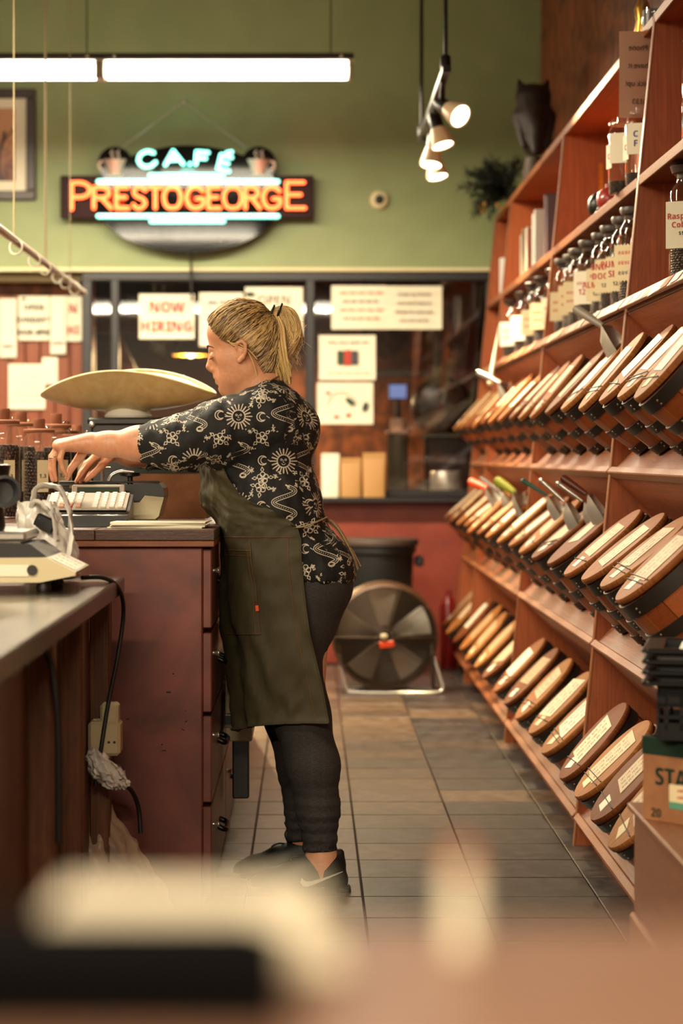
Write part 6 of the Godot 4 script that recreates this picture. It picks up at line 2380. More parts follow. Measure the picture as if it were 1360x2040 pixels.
	lf.clip(Vector3(0.03521, 0.1202, -5.985), Vector3(0.08, -1, 0))

	# body: head, hands and ankles are fine grids joined to a coarser trunk in one surface
	var m := M.new()
	var bf := Field.new(Vector3(-0.2609, -0.02075, -6.335), Vector3(0.1163, 1.45, -5.815), 0.018)
	bf.bone(Vector3(-0.1275, 1.281, -6.02), 0.125, Vector3(-0.1298, 1.282, -6.13), 0.125, 0.05)
	bf.bone(Vector3(-0.1048, 1.097, -6.02), 0.12, Vector3(-0.07792, 0.941, -6.02), 0.12, 0.05)
	bf.bone(Vector3(-0.1067, 1.094, -6.13), 0.12, Vector3(-0.07934, 0.9357, -6.13), 0.12, 0.05)
	bf.chain([[Vector3(-0.1358, 1.417, -6.075), 0.06], [Vector3(-0.1144, 1.36, -6.075), 0.08]], 0.04)
	bf.chain([[Vector3(-0.03524, 0.8438, -5.99), 0.10], [Vector3(-0.02113, 0.499, -5.985), 0.062], [Vector3(0.02113, 0.2526, -5.985), 0.043], [Vector3(0.03521, 0.09483, -5.985), 0.036], [Vector3(0.03662, 0.04835, -5.985), 0.036]], 0.03)
	bf.chain([[Vector3(-0.03624, 0.8328, -6.16), 0.10], [Vector3(-0.05812, 0.4758, -6.175), 0.055], [Vector3(-0.01889, 0.2215, -6.175), 0.043], [Vector3(-0.01308, 0.05879, -6.175), 0.035], [Vector3(-0.01308, 0.0181, -6.175), 0.035]], 0.03)
	bf.chain([[Vector3(-0.1189, 1.322, -5.945), 0.06], [Vector3(-0.244, 1.297, -5.925), 0.055], [Vector3(-0.3692, 1.261, -5.92), 0.045]], 0.03)
	bf.chain([[Vector3(-0.1241, 1.326, -6.205), 0.06], [Vector3(-0.3165, 1.254, -6.255), 0.045], [Vector3(-0.4168, 1.231, -6.215), 0.04]], 0.03)
	bf.into(m)
	var af := Field.new(Vector3(-0.03562, 0.01316, -6.055), Vector3(0.1044, 0.1666, -5.915), 0.005)
	af.chain([[Vector3(0.0338, 0.1469, -5.985), 0.041], [Vector3(0.03521, 0.1117, -5.985), 0.0405], [Vector3(0.03803, 0.08074, -5.985), 0.043], [Vector3(0.03803, 0.04131, -5.985), 0.036]], 0.02)
	af.into(m)
	head_into(m)
	hands_into(m)
	part(o, "body", m, mat.skin, xo)
	face_parts(o, xo)
	hair_parts(o, xo)

	m = M.new()
	sf.into(m)
	part(o, "shirt", m, mat.shirt_cloth, xo)
	m = M.new()
	lf.into(m)
	part(o, "leggings", m, mat.legging_knit, xo)
	apron(o, xo, sf, lf)
	shoes(o, xo)

func head_into(m: M) -> void:
	var h := Field.new(Vector3(-0.3245, 1.333, -6.183), Vector3(-0.05617, 1.677, -5.967), 0.0034)
	h.bone(Vector3(-0.2072, 1.574, -6.071), 0.072, Vector3(-0.2074, 1.575, -6.079), 0.072, 0.03)
	h.bone(Vector3(-0.1657, 1.57, -6.071), 0.073, Vector3(-0.1659, 1.57, -6.079), 0.073, 0.03)
	h.bone(Vector3(-0.1858, 1.587, -6.075), 0.074, Vector3(-0.1787, 1.565, -6.075), 0.076, 0.03)
	h.bone(Vector3(-0.2478, 1.575, -6.051), 0.034, Vector3(-0.2497, 1.577, -6.099), 0.034, 0.035)
	h.bone(Vector3(-0.2677, 1.528, -6.051), 0.016, Vector3(-0.2698, 1.53, -6.099), 0.016, 0.02)
	h.bone(Vector3(-0.2316, 1.501, -6.039), 0.032, Vector3(-0.2344, 1.505, -6.111), 0.032, 0.03)
	h.bone(Vector3(-0.2282, 1.454, -6.061), 0.028, Vector3(-0.2293, 1.455, -6.089), 0.028, 0.02)
	h.bone(Vector3(-0.2176, 1.458, -6.043), 0.032, Vector3(-0.1915, 1.494, -6.029), 0.034, 0.03)
	h.bone(Vector3(-0.2199, 1.46, -6.107), 0.032, Vector3(-0.1945, 1.498, -6.121), 0.034, 0.03)
	h.bone(Vector3(-0.2284, 1.427, -6.065), 0.021, Vector3(-0.1744, 1.463, -6.025), 0.024, 0.03)
	h.bone(Vector3(-0.2291, 1.428, -6.085), 0.021, Vector3(-0.1773, 1.466, -6.125), 0.024, 0.03)
	h.bone(Vector3(-0.2328, 1.414, -6.069), 0.0155, Vector3(-0.2333, 1.415, -6.081), 0.0155, 0.012)
	h.bone(Vector3(-0.213, 1.416, -6.075), 0.026, Vector3(-0.1573, 1.413, -6.075), 0.05, 0.03)
	h.bone(Vector3(-0.1558, 1.474, -6.075), 0.062, Vector3(-0.1387, 1.417, -6.075), 0.062, 0.03)
	h.bone(Vector3(-0.1387, 1.417, -6.075), 0.062, Vector3(-0.1158, 1.332, -6.075), 0.085, 0.03)
	h.bone(Vector3(-0.2528, 1.493, -6.069), 0.022, Vector3(-0.2457, 1.46, -6.071), 0.021, 0.02)
	h.bone(Vector3(-0.2533, 1.493, -6.081), 0.022, Vector3(-0.246, 1.46, -6.079), 0.021, 0.02)
	# eye hollows and lids
	for s in [1.0, -1.0]:
		var e := Vector3(0, 0, s)
		h.bone(Vector3(-0.2831, 1.509, -6.075) + e * 0.032, 0.011, Vector3(-0.2802, 1.509, -6.075) + e * 0.04, 0.011, 0.012, true)
		h.bone(Vector3(-0.2709, 1.509, -6.075) + e * 0.029, 0.0112, Vector3(-0.2702, 1.509, -6.075) + e * 0.033, 0.0112, 0.005)
		h.bone(Vector3(-0.273, 1.472, -6.075) + e * 0.009, 0.0075, Vector3(-0.2688, 1.473, -6.075) + e * 0.011, 0.008, 0.006)
		# ears
		h.bone(Vector3(-0.1901, 1.522, -6.075) + e * 0.082, 0.012, Vector3(-0.193, 1.506, -6.075) + e * 0.080, 0.009, 0.012)
		var rim := [Vector3(-0.203, 1.529, -6.075), Vector3(-0.2001, 1.543, -6.075), Vector3(-0.1873, 1.549, -6.075), Vector3(-0.1773, 1.539, -6.075), Vector3(-0.1773, 1.52, -6.075), Vector3(-0.1844, 1.503, -6.075), Vector3(-0.1944, 1.493, -6.075)]
		for k in rim.size() - 1:
			h.bone(rim[k] + e * [0.086, 0.092, 0.096, 0.1, 0.1, 0.095, 0.088][k], 0.0052, rim[k + 1] + e * [0.086, 0.092, 0.096, 0.1, 0.1, 0.095, 0.088][k + 1], 0.0052 if k < 4 else 0.0068, 0.004)
		h.bone(Vector3(-0.1908, 1.53, -6.075) + e * 0.099, 0.0068, Vector3(-0.193, 1.514, -6.075) + e * 0.098, 0.006, 0.004, true)
	# nose and lips
	h.bone(Vector3(-0.2745, 1.519, -6.075), 0.0075, Vector3(-0.2838, 1.483, -6.075), 0.0085, 0.012)
	h.bone(Vector3(-0.2838, 1.48, -6.075), 0.0088, Vector3(-0.2773, 1.474, -6.075), 0.009, 0.006)
	h.bone(Vector3(-0.2591, 1.451, -6.066), 0.0078, Vector3(-0.2599, 1.452, -6.084), 0.0078, 0.007)
	h.bone(Vector3(-0.2548, 1.436, -6.066), 0.008, Vector3(-0.2556, 1.436, -6.084), 0.008, 0.007)
	h.bone(Vector3(-0.2679, 1.443, -6.055), 0.0024, Vector3(-0.2696, 1.444, -6.095), 0.0024, 0.003, true)
	h.bone(Vector3(-0.2582, 1.425, -6.063), 0.003, Vector3(-0.2593, 1.426, -6.087), 0.003, 0.006, true)
	h.into(m)

func finger(f: Field, pts: Array, r0: float, r1: float) -> void:
	for k in pts.size() - 1:
		var a := lerpf(r0, r1, k / float(pts.size() - 1))
		var b := lerpf(r0, r1, (k + 1) / float(pts.size() - 1))
		f.bone(pts[k], a, pts[k + 1], b, 0.004)

func hands_into(m: M) -> void:
	var f := Field.new(Vector3(-0.7472, 1.136, -6.025), Vector3(-0.3436, 1.326, -5.84), 0.0042)
	f.chain([[Vector3(-0.3664, 1.261, -5.92), 0.052], [Vector3(-0.4749, 1.261, -5.935), 0.0445], [Vector3(-0.5638, 1.259, -5.945), 0.031], [Vector3(-0.6035, 1.261, -5.95), 0.027]], 0.03)
	for q in [[0.097, 122.0, 884.0], [0.116, 119.0, 886.0], [0.135, 119.0, 888.0], [0.152, 126.0, 890.0]]:
		var kn := Vector3((q[1] - 615) / 2833.0 * 4.0, 1.23 - (q[2] - 906) / 2833.0 * 4.0, -6.075 + q[0])
		f.bone(Vector3(-0.6091, 1.264, -5.95), 0.018, kn, 0.0135, 0.018)
	finger(f, [Vector3(-0.6935, 1.26, -5.978), Vector3(-0.7132, 1.231, -5.978), Vector3(-0.7185, 1.196, -5.975), Vector3(-0.7123, 1.168, -5.97)], 0.0105, 0.0062)
	finger(f, [Vector3(-0.6955, 1.258, -5.959), Vector3(-0.7178, 1.224, -5.958), Vector3(-0.7204, 1.188, -5.956), Vector3(-0.7147, 1.159, -5.955)], 0.0108, 0.0064)
	finger(f, [Vector3(-0.6933, 1.255, -5.94), Vector3(-0.711, 1.22, -5.936), Vector3(-0.7096, 1.185, -5.936), Vector3(-0.7044, 1.16, -5.939)], 0.0104, 0.0062)
	finger(f, [Vector3(-0.6816, 1.252, -5.923), Vector3(-0.6892, 1.219, -5.917), Vector3(-0.6825, 1.192, -5.919), Vector3(-0.6732, 1.173, -5.923)], 0.0095, 0.0056)
	finger(f, [Vector3(-0.6224, 1.252, -5.97), Vector3(-0.6448, 1.219, -5.983), Vector3(-0.666, 1.192, -5.983), Vector3(-0.6765, 1.165, -5.977)], 0.015, 0.0075)
	f.into(m)
	f = Field.new(Vector3(-0.7044, 1.133, -6.275), Vector3(-0.3847, 1.288, -6.055), 0.0045)
	f.chain([[Vector3(-0.4095, 1.231, -6.215), 0.046], [Vector3(-0.5129, 1.236, -6.175), 0.036], [Vector3(-0.5644, 1.24, -6.15), 0.027]], 0.03)
	for q in [[-0.03, 196.0, 905.0], [-0.049, 193.0, 907.0], [-0.068, 194.0, 909.0], [-0.085, 198.0, 910.0]]:
		var kn := Vector3((q[1] - 615) / 2833.0 * 4.08, 1.23 - (q[2] - 906) / 2833.0 * 4.08, -6.075 + q[0])
		f.bone(Vector3(-0.5625, 1.24, -6.145), 0.018, kn, 0.0135, 0.018)
	finger(f, [Vector3(-0.602, 1.231, -6.105), Vector3(-0.6274, 1.207, -6.101), Vector3(-0.6456, 1.181, -6.097), Vector3(-0.6612, 1.157, -6.095)], 0.0112, 0.0066)
	finger(f, [Vector3(-0.6081, 1.229, -6.124), Vector3(-0.6383, 1.203, -6.123), Vector3(-0.6553, 1.175, -6.12), Vector3(-0.6663, 1.152, -6.115)], 0.0110, 0.0066)
	finger(f, [Vector3(-0.6086, 1.226, -6.143), Vector3(-0.6348, 1.195, -6.145), Vector3(-0.6493, 1.171, -6.145), Vector3(-0.6577, 1.15, -6.143)], 0.0105, 0.0062)
	finger(f, [Vector3(-0.6045, 1.224, -6.16), Vector3(-0.6224, 1.195, -6.165), Vector3(-0.634, 1.173, -6.165), Vector3(-0.6425, 1.156, -6.163)], 0.0095, 0.0056)
	finger(f, [Vector3(-0.566, 1.227, -6.12), Vector3(-0.5909, 1.201, -6.095), Vector3(-0.6145, 1.176, -6.087), Vector3(-0.6346, 1.158, -6.087)], 0.014, 0.0075)
	f.into(m)

func face_parts(o: Node3D, xo: Transform3D) -> void:
	for s in [1.0, -1.0]:
		var e := Vector3(0, 0, s)
		var m := M.new()
		m.tube(curve([Vector3(-0.2881, 1.535, -6.075) + e * 0.014, Vector3(-0.2859, 1.539, -6.075) + e * 0.026, Vector3(-0.2773, 1.537, -6.075) + e * 0.038, Vector3(-0.2645, 1.53, -6.075) + e * 0.048], 4), [0.0022, 0.0022, 0.0026, 0.0028, 0.0028, 0.0028, 0.0028, 0.0026, 0.0024, 0.0022, 0.002, 0.0016, 0.001], 6)
		part(o, "eyebrow", m, mat.brow_hair, xo)
		m = M.new()
		m.tube(curve([Vector3(-0.2808, 1.503, -6.075) + e * 0.024, Vector3(-0.2813, 1.5, -6.075) + e * 0.031, Vector3(-0.2773, 1.502, -6.075) + e * 0.039, Vector3(-0.2702, 1.505, -6.075) + e * 0.0435], 4), 0.0014, 5)
		part(o, "eyelashes", m, mat.brow_hair, xo)
	var m := M.new()
	m.ball(Vector3(-0.2628, 1.45, -6.075), Vector3(0.0062, 0.0036, 0.0165), 14)
	m.ball(Vector3(-0.2585, 1.438, -6.075), Vector3(0.0064, 0.004, 0.016), 14)
	part(o, "lips", m, mat.lip_skin, xo)
	m = M.new()
	m.tube(arc(Vector3(-0.7118, 1.223, -5.937), 0.0113, 0, TAU, 16, Vector3(1, 0.25, 0).normalized(), Vector3.BACK), 0.0016, 6, false)
	part(o, "ring", m, mat.chrome, xo)

func hair_parts(o: Node3D, xo: Transform3D) -> void:
	var r := RandomNumberGenerator.new()
	r.seed = 44
	# close cap of hair under the strands
	var h := Field.new(Vector3(-0.3134, 1.385, -6.195), Vector3(-0.05605, 1.68, -5.955), 0.006)
	h.bone(Vector3(-0.21, 1.576, -6.071), 0.0745, Vector3(-0.2103, 1.576, -6.079), 0.0745, 0.03)
	h.bone(Vector3(-0.1657, 1.571, -6.071), 0.0755, Vector3(-0.1659, 1.572, -6.079), 0.0755, 0.03)
	h.bone(Vector3(-0.1858, 1.589, -6.075), 0.076, Vector3(-0.1758, 1.565, -6.075), 0.0785, 0.03)
	h.bone(Vector3(-0.2449, 1.577, -6.051), 0.0365, Vector3(-0.2469, 1.58, -6.099), 0.0365, 0.035)
	h.bone(Vector3(-0.1544, 1.524, -6.075), 0.072, Vector3(-0.1444, 1.474, -6.075), 0.064, 0.03)
	var whole := Field.new(h.lo, h.lo + Vector3(h.nx - 1, h.ny - 1, h.nz - 1) * h.cell, h.cell)
	whole.nx = h.nx
	whole.ny = h.ny
	whole.nz = h.nz
	whole.f = h.f.duplicate()
	h.clip(Vector3(-0.2545, 1.576, -6.075), Vector3(-0.80, -0.60, 0))
	for s in [1.0, -1.0]:
		h.bone(Vector3(-0.2244, 1.519, -6.075) + Vector3(0, 0, s * 0.085), 0.028, Vector3(-0.1873, 1.502, -6.075) + Vector3(0, 0, s * 0.085), 0.030, 0.006, true)
		h.bone(Vector3(-0.1873, 1.502, -6.075) + Vector3(0, 0, s * 0.08), 0.030, Vector3(-0.1615, 1.45, -6.075) + Vector3(0, 0, s * 0.07), 0.030, 0.006, true)
	var m := M.new()
	h.into(m)
	part(o, "hair_cap", m, mat.hair_mid, xo)
	var C := Vector3(-0.1858, 1.565, -6.075)
	var T := Vector3(-0.1058, 1.635, -6.075)
	var line := [Vector3(-0.2773, 1.61, -6.075), Vector3(-0.2717, 1.6, -6.045), Vector3(-0.2578, 1.578, -6.02), Vector3(-0.2416, 1.555, -6.005), Vector3(-0.2244, 1.543, -5.997), Vector3(-0.2045, 1.546, -5.992), Vector3(-0.1706, 1.534, -5.99), Vector3(-0.1538, 1.504, -5.995), Vector3(-0.1343, 1.468, -6.009), Vector3(-0.1095, 1.438, -6.045), Vector3(-0.1044, 1.436, -6.075)]
	var tones: Array = [mat.hair_light, mat.hair_mid, mat.hair_dark]
	var sets := [M.new(), M.new(), M.new()]
	for k in 2600:
		var s := r.randf() * (line.size() - 1.001)
		var i := int(s)
		var p: Vector3 = line[i].lerp(line[i + 1], s - i)
		if r.randf() < 0.45:
			p.z = -12.15 - p.z
		var d0 := (p - C).normalized()
		var d1 := (T + Vector3(0, r.randf_range(-0.02, 0.02), r.randf_range(-0.02, 0.02)) - C).normalized()
		var pts := []
		var lift := r.randf_range(0.0, 0.004)
		for q in 11:
			var f := q / 10.0
			var d := d0.slerp(d1, f)
			var R := surface_r([whole], C, d, 0.135, 0.0005, 0.0015)
			pts.append(C + d * (R + 0.001 + lift + 0.002 * sin(f * PI)))
		var front := 1.0 if (s > 1.0 and s < 5.0) or s > 6.3 else 0.0
		var tone := 0
		if front > 0.0 and r.randf() < 0.42:
			tone = 2
		elif r.randf() < (0.30 if s > 5.5 else 0.34):
			tone = 1
		elif r.randf() < 0.10:
			tone = 2
		sets[tone].tube(pts, [0.0004, 0.0009, 0.0011, 0.0012, 0.0013, 0.0013, 0.0012, 0.0012, 0.0011, 0.0011, 0.001], 3, false)
	for k in 3:
		part(o, "swept_hair", sets[k], tones[k], xo)
	# loose strand in front of the ear and at the nape
	m = M.new()
	m.tube(curve([Vector3(-0.23, 1.555, -5.997), Vector3(-0.2157, 1.54, -5.991), Vector3(-0.1986, 1.534, -5.985), Vector3(-0.1732, 1.52, -5.985), Vector3(-0.1565, 1.489, -5.993), Vector3(-0.1456, 1.453, -6.005)], 5), 0.0022, 5)
	m.tube(curve([Vector3(-0.2358, 1.558, -6), Vector3(-0.2185, 1.544, -5.991), Vector3(-0.1957, 1.54, -5.983), Vector3(-0.1676, 1.523, -5.985), Vector3(-0.1453, 1.498, -5.995)], 5), 0.002, 5)
	part(o, "loose_strand", m, mat.hair_light, xo)
	# ponytail and folded bun
	var tail := M.new()
	for k in 700:
		var a := Vector3(r.randf_range(-1, 1), 0, r.randf_range(-1, 1))
		var w := 0.027
		var p := [T + Vector3(0.0, 0.004, 0) + a * 0.010, Vector3(-0.09864, 1.599, -6.075) + a * w, Vector3(-0.09262, 1.546, -6.055) + a * w * 1.05, Vector3(-0.08407, 1.501, -6.055) + a * w * 0.95, Vector3(-0.0713, 1.464, -6.06) + a * w * 0.85 + Vector3(0, r.randf_range(-0.035, 0.02), 0)]
		tail.tube(curve(p, 4), 0.0013, 3, false)
	for k in 420:
		var j := Vector3(r.randf_range(-0.5, 0.5), r.randf_range(-1, 1), r.randf_range(-1, 1)) * 0.014
		var wide := r.randf_range(0.55, 1.0)
		var p := [T + j * 0.5, T + Vector3(0.028, 0.006, 0) + j, T + Vector3(0.06 * wide, -0.012, 0.0) + j * 1.4, T + Vector3(0.078 * wide, -0.052, 0) + j * 1.5, T + Vector3(0.072 * wide, -0.082, 0) + j * 1.5, T + Vector3(0.055 * wide, -0.105, 0) + j * 1.8]
		tail.tube(curve(p, 4), 0.0013, 3, false)
	part(o, "ponytail", tail, mat.hair_light, xo)
	m = M.new()
	for k in 46:
		var s := T + Vector3(r.randf_range(0.03, 0.075), r.randf_range(-0.13, -0.03), r.randf_range(-0.02, 0.02))
		m.tube(curve([s, s + Vector3(r.randf_range(0.005, 0.02), r.randf_range(-0.02, 0.015), r.randf_range(-0.02, 0.02)), s + Vector3(r.randf_range(0.0, 0.042), r.randf_range(-0.045, 0.02), r.randf_range(-0.03, 0.03))], 4), 0.0006, 3, false)
	part(o, "stray_hair", m, mat.hair_light, xo)
	m = M.new()
	for q in [0.0, 0.022]:
		m.tube(arc(T + Vector3(q, 0.0 + q * 0.2, 0), 0.021, 0, TAU, 16, Vector3(0.35, 1, 0).normalized(), Vector3.BACK), 0.0035, 6, false)
	part(o, "hair_tie", m, mat.black_rubber, xo)

func apron(o: Node3D, xo: Transform3D, sf: Field, lf: Field) -> void:
	var S := 4.05 / 2833.0
	var rows := [[925, 402, 446, 0.10], [955, 401, 460, 0.12], [980, 402, 478, 0.145], [1000, 405, 508, 0.16], [1012, 408, 545, 0.172], [1030, 430, 572, 0.182], [1047, 443, 592, 0.195], [1070, 442, 599, 0.205], [1110, 442, 600, 0.214], [1155, 442, 604, 0.222], [1200, 443, 609, 0.224], [1250, 450, 616, 0.222], [1300, 458, 628, 0.214], [1350, 465, 640, 0.205], [1395, 471, 648, 0.198], [1422, 474, 653, 0.195]]
	var nz := FastNoiseLite.new()
	nz.seed = 90
	nz.frequency = 1.0
	nz.fractal_octaves = 2
	var nu := 61
	var sub := 4
	var nv := (rows.size() - 1) * sub + 1
	var z0 := -6.075
	var pts := []
	for j in nv:
		var k := mini(j / sub, rows.size() - 2)
		var f := (j - k * sub) / float(sub)
		var row := []
		for q in 4:
			row.append(lerpf(rows[k][q], rows[k + 1][q], f))
		var v := j / float(nv - 1)
		var xe: float = (row[2] - 615) * S
		var xf: float = (row[1] - 615) * S
		for i in nu:
			var th := (i / float(nu - 1) * 2 - 1) * PI / 2
			var cs := pow(maxf(cos(th), 0.0), 0.85)
			var y: float = 1.23 - (row[0] + 34.0 * v * v * v * (1.0 - absf(sin(th))) - 906) * S
			var x := xe - (xe - xf) * cs
			var z: float = row[3] * sin(th) * (0.9 + 0.1 * absf(sin(th)))
			var c := Vector3(xe, y, z0)
			var d := Vector3(x - xe, 0, z)
			var r := d.length()
			var need := 0.0
			if r > 1e-4:
				need = surface_r([sf, lf] if row[0] < 1160 else [lf], c, d / r, r + 0.07, 0.002) + 0.007
				if need > r + 0.069:
					need = 0.0
				elif need > r:
					d *= need / r
			var fold := smoothstep(0.42, 0.8, v) * 0.010 * sin(th * 9.0 + 3.0 * nz.get_noise_2d(x * 8, y * 4)) + 0.0085 * nz.get_noise_3d(x * 14 + y * 10, y * 9, z * 14)
			if v > 0.3 and v < 0.62:
				fold += 0.006 * sin((x * 0.8 - y) * 75.0 + 2.0 * nz.get_noise_2d(x * 10, y * 10)) * absf(sin(th)) * smoothstep(0.3, 0.4, v) * smoothstep(0.62, 0.5, v)
			d = d.normalized() * maxf(d.length() + fold, need)
			pts.append(c + d)
	for pass_ in 4:
		var was := pts.duplicate()
		for j in range(1, nv - 1):
			for i in range(1, nu - 1):
				pts[j * nu + i] = was[j * nu + i] * 0.4 + (was[j * nu + i - 1] + was[j * nu + i + 1] + was[(j - 1) * nu + i] + was[(j + 1) * nu + i]) * 0.15
	for j in nv:
		for i in nu:
			var p: Vector3 = pts[j * nu + i]
			var q := Vector3(pts[j * nu].x, p.y, z0)
			var v := j / float(nv - 1)
			var crease := 0.006 * smoothstep(0.35, 0.9, v) * sin(i * 0.62 + 2.5 * nz.get_noise_2d(i * 0.12, j * 0.07)) + 0.005 * nz.get_noise_2d(i * 0.28 + j * 0.2, j * 0.16 - i * 0.08)
			if (p - q).length() > 0.01:
				pts[j * nu + i] = p + (p - q).normalized() * (0.005 + crease)
	var m := M.new()
	m.sheet(pts, nu, nv, 0.0025, true)
	var a := part(o, "apron", m, mat.apron_cloth, xo)
	var lay := func(i0: int, i1: int, j0: int, j1: int, lift: float) -> Array:
		var out := []
		for j in range(j0, j1 + 1):
			for i in range(i0, i1 + 1):
				var p: Vector3 = pts[j * nu + i]
				var q := Vector3(pts[j * nu + nu / 2].x * 0.4 + pts[j * nu].x * 0.6, p.y, z0)
				out.append(p + (p - q).normalized() * lift)
		return out
	# patch pocket at the near side
	var jp0 := 30
	var jp1 := 44
	m = M.new()
	m.sheet(lay.call(36, 50, jp0, jp1, 0.0035), 15, jp1 - jp0 + 1, 0.002, true)
	part(a, "pocket", m, mat.apron_cloth)
	m = M.new()
	for s in [[50, jp0 - 2, jp1], [49, jp0, jp1]]:
		var line := []
		for j in range(s[1], s[2] + 1):
			line.append(lay.call(s[0], s[0], j, j, 0.0045)[0])
		m.tube(line, 0.0009, 4)
	for s in [jp0, jp0 + 1, jp1]:
		m.tube(lay.call(36, 50, s, s, 0.0048), 0.0009, 4)
	m.tube(lay.call(36, 59, jp0 - 3, jp0 - 3, 0.002), 0.0009, 4)
	var edge := []
	for j in range(24, nv - 1):
		edge.append(lay.call(58, 58, j, j, 0.0012)[0])
	m.tube(edge, 0.0011, 4)
	part(a, "stitching", m, mat.thread)
	m = M.new()
	var hem: Array = lay.call(0, nu - 1, nv - 1, nv - 1, 0.0)
	m.tube(hem, 0.0035, 6)
	edge = []
	for j in range(20, nv):
		edge.append(pts[j * nu + nu - 1])
	m.tube(edge, 0.003, 6)
	part(a, "rolled_hem", m, mat.apron_cloth)
	var tp: Vector3 = lay.call(50, 50, jp1 - 4, jp1 - 4, 0.006)[0]
	m = M.new()
	m.box(tp, Vector3(0.010, 0.017, 0.003), rz(5), 0.001)
	part(a, "orange_tag", m, mat.orange_plastic)
	# ties
	var wz := 0.20
	m = M.new()
	m.tube(curve([Vector3(-0.05532, 1.031, -5.877), Vector3(-0.02074, 1.031, -5.875), Vector3(0.0139, 1.041, -5.905), Vector3(0.03944, 1.05, -5.985), Vector3(0.04718, 1.05, -6.075), Vector3(0.03633, 1.041, -6.175)], 5), 0.0085, 8, true, 0.3)
	part(a, "waist_tie", m, mat.apron_tie)
	for q in [[Vector3(0.0471, 1.047, -6.065), Vector3(0.06982, 1.039, -6.055), Vector3(0.09389, 1.008, -6.045), Vector3(0.1138, 0.9711, -6.045)], [Vector3(0.04725, 1.047, -6.085), Vector3(0.07577, 1.021, -6.075), Vector3(0.09864, 0.9898, -6.075), Vector3(0.1072, 0.9784, -6.075)], [Vector3(0.1012, 0.9906, -6.055), Vector3(0.1167, 0.9652, -6.05), Vector3(0.1296, 0.9367, -6.05), Vector3(0.1396, 0.9051, -6.055)], [Vector3(0.09864, 0.9841, -6.075), Vector3(0.1215, 0.9612, -6.075), Vector3(0.1387, 0.9298, -6.075), Vector3(0.1472, 0.9126, -6.075)]]:
		m = M.new()
		m.tube(curve(q, 5), 0.0085, 8, true, 0.3)
		part(a, "tie_end", m, mat.apron_tie)
	m = M.new()
	m.tube(arc(Vector3(-0.05251, 1.03, -5.872), 0.006, 0, TAU, 12, Vector3.RIGHT, Vector3.UP), 0.0018, 6, false)
	part(a, "eyelet", m, mat.brass)
	m = M.new()
	m.tube(curve([Vector3(-0.1731, 1.379, -5.98), Vector3(-0.1506, 1.405, -5.983), Vector3(-0.1227, 1.429, -5.993), Vector3(-0.09783, 1.446, -6.025), Vector3(-0.08435, 1.453, -6.075), Vector3(-0.09945, 1.449, -6.125), Vector3(-0.1377, 1.42, -6.16)], 5), 0.010, 8, true, 0.3)
	part(a, "neck_strap", m, mat.apron_tie)

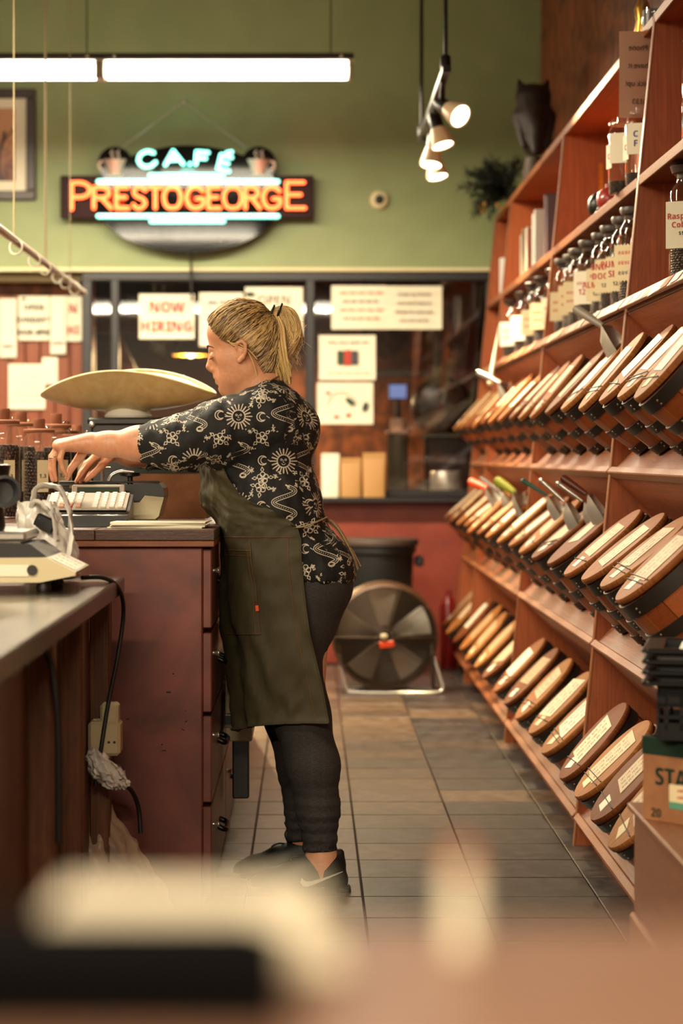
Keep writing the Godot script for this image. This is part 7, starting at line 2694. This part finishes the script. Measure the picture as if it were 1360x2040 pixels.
func shoes(o: Node3D, xo: Transform3D) -> void:
	var S := 4.05 / 2833.0
	for s in [[0.09, 0.0], [-0.1, -36.0]]:
		var dz: float = s[0]
		var zz := -6.075 + dz
		var k := (6.075 - dz) / 1.5 / 2833.0
		var Q := func(px: float, h: float, e := 0.0) -> Vector3: return Vector3((px + s[1] - 615) * k, h, zz + e)
		var f := Field.new(Q.call(485, -0.004, -0.075), Q.call(712, 0.155, 0.075), 0.0055)
		f.bone(Q.call(668, 0.042), 0.034, Q.call(660, 0.075), 0.037, 0.02)
		f.bone(Q.call(664, 0.03), 0.034, Q.call(600, 0.028), 0.036, 0.02)
		f.bone(Q.call(600, 0.03, 0.006), 0.037, Q.call(545, 0.026, 0.006), 0.040, 0.02)
		f.bone(Q.call(545, 0.026, 0.004), 0.040, Q.call(522, 0.024, 0.0), 0.033, 0.02)
		f.bone(Q.call(643, 0.078), 0.0465, Q.call(592, 0.062, 0.002), 0.036, 0.02)
		f.bone(Q.call(592, 0.062), 0.034, Q.call(545, 0.036), 0.030, 0.02)
		f.bone(Q.call(672, 0.085), 0.022, Q.call(676, 0.112), 0.014, 0.014)
		f.bone(Q.call(641, 0.175), 0.040, Q.call(641, 0.142), 0.037, 0.008, true)
		f.clip(Q.call(600, 0.021), Vector3(0, -1, 0))
		var m := M.new()
		f.into(m)
		var sh := part(o, "shoe", m, mat.shoe_black, xo)
		# sole, thicker at the heel
		var poly := PackedVector2Array()
		for i in 28:
			var a := TAU * i / 28
			var cx := cos(a)
			poly.append(Vector2(lerpf(512, 695, 0.5 + 0.5 * cx), (0.037 + 0.007 * cos(a * 2.0) - 0.006 * cx * 0.0) * sin(a)))
		var sp := PackedVector2Array()
		for p in poly:
			sp.append(Vector2((p.x + s[1] - 615) * k, p.y))
		m = M.new()
		m.prism(sp, 0.023, Transform3D(Basis(Vector3(1, 0, 0), Vector3(0, 0, 1), Vector3(0, 1, 0)), Vector3(0, 0.0125, zz)), true)
		part(sh, "sole", m, mat.shoe_sole)
		m = M.new()
		m.box(Q.call(684, 0.012), Vector3(0.04, 0.023, 0.06), rz(-8), 0.006)
		part(sh, "heel_block", m, mat.shoe_sole)
		# side mark
		var mk := PackedVector2Array()
		var up := [[601, 0.052], [598, 0.040], [603, 0.030], [612, 0.028], [632, 0.038], [682, 0.069], [640, 0.050], [622, 0.043], [611, 0.042], [605, 0.046]]
		for q in up:
			mk.append(Vector2((q[0] + s[1] - 615) * k, q[1]))
		m = M.new()
		m.prism(mk, 0.012, at3(Vector3(0, 0, zz + 0.0435)))
		part(sh, "side_mark", m, mat.shoe_mark)
		# laces
		for q in 4:
			m = M.new()
			var c: Vector3 = Q.call(612 - q * 15, 0.098 - q * 0.013)
			m.tube(curve([c + Vector3(0.012, -0.022, 0.034), c + Vector3(0, 0.002, 0.012), c + Vector3(-0.004, 0.003, -0.012), c + Vector3(0.008, -0.022, -0.034)], 4), 0.0028, 6)
			part(sh, "lace", m, mat.black_rubber)
		for q in [[Vector3(0.0, 0.0, 0), Vector3(-0.012, 0.03, 0.01), Vector3(0.0, 0.05, 0.012), Vector3(0.012, 0.03, 0.01), Vector3(0.004, 0.0, 0)], [Vector3(0.0, 0.0, 0), Vector3(-0.03, 0.006, 0.014), Vector3(-0.05, -0.004, 0.016), Vector3(-0.03, -0.012, 0.014), Vector3(0.0, -0.004, 0)]]:
			m = M.new()
			var c: Vector3 = Q.call(612, 0.102)
			var p := []
			for e in q:
				p.append(c + e)
			m.tube(curve(p, 5), 0.0026, 6)
			part(sh, "lace_loop", m, mat.black_rubber)

# ---------------------------------------------------------------- out-of-focus things right before the camera
func foreground() -> void:
	grain("ledge_wood", Color(0.36, 0.25, 0.19), Color(0.43, 0.31, 0.245), 120, 0.5, 0.3, 0.5)
	var m: M
	var B := 1.05
	make("matt_black", Color(0.02, 0.016, 0.018), 1.0).metallic_specular = 0.1
	make("napkin_paper", Color(0.66, 0.62, 0.54), 0.8)
	var o := thing("front_ledge", "blurred light brown wooden ledge along the bottom edge", "ledge", Vector3(0, 0, -0.60))
	m = M.new()
	m.box(Vector3(0.03, B - 0.0155, 0.0), Vector3(0.72, 0.03, 0.44), Basis(), 0.004)
	part(o, "ledge_top", m, mat.ledge_wood)
	m = M.new()
	m.box(Vector3(0.03, 0.5095, -0.14), Vector3(0.66, 1.019, 0.03), Basis(), 0.002)
	part(o, "ledge_front", m, mat.cabinet_wood)
	o = thing("card_reader", "blurred black box in the bottom left corner", "device", Vector3(-0.115, B, -0.69))
	m = M.new()
	m.prism(PackedVector2Array([Vector2(-0.14, 0.0), Vector2(0.108, 0.0), Vector2(0.108, 0.02), Vector2(0.095, 0.025), Vector2(-0.14, 0.025)]), 0.055)
	part(o, "reader_case", m, mat.matt_black)
	m = M.new()
	m.box(Vector3(-0.09, 0.012, 0.07), Vector3(0.12, 0.022, 0.08), Basis(), 0.004)
	part(o, "reader_keypad", m, mat.matt_black)
	o = thing("napkin_stack", "blurred stack of white napkins behind the black box", "napkins", Vector3(-0.045, B, -0.768))
	for k in 3:
		m = M.new()
		m.box(Vector3(rng.randf_range(-0.002, 0.002), 0.0033 + k * 0.0064, 0), Vector3(0.112 - k * 0.008, 0.006, 0.07), ry(rng.randf_range(-3, 3)), 0.001)
		part(o, "napkin", m, mat.napkin_paper)
	o = thing("candle_stub", "blurred white candle stub with an orange tip at the bottom", "candle", Vector3(0.0555, B, -0.775))
	m = M.new()
	m.lathe([Vector2(0, 0), Vector2(0.0055, 0), Vector2(0.0056, 0.002), Vector2(0.0048, 0.03), Vector2(0, 0.0305)], 16)
	part(o, "candle_wax", m, mat.napkin_paper)
	m = M.new()
	m.lathe([Vector2(0, 0.0307), Vector2(0.004, 0.0307), Vector2(0.0042, 0.034), Vector2(0, 0.039)], 12)
	part(o, "candle_tip", m, mat.orange_wood)
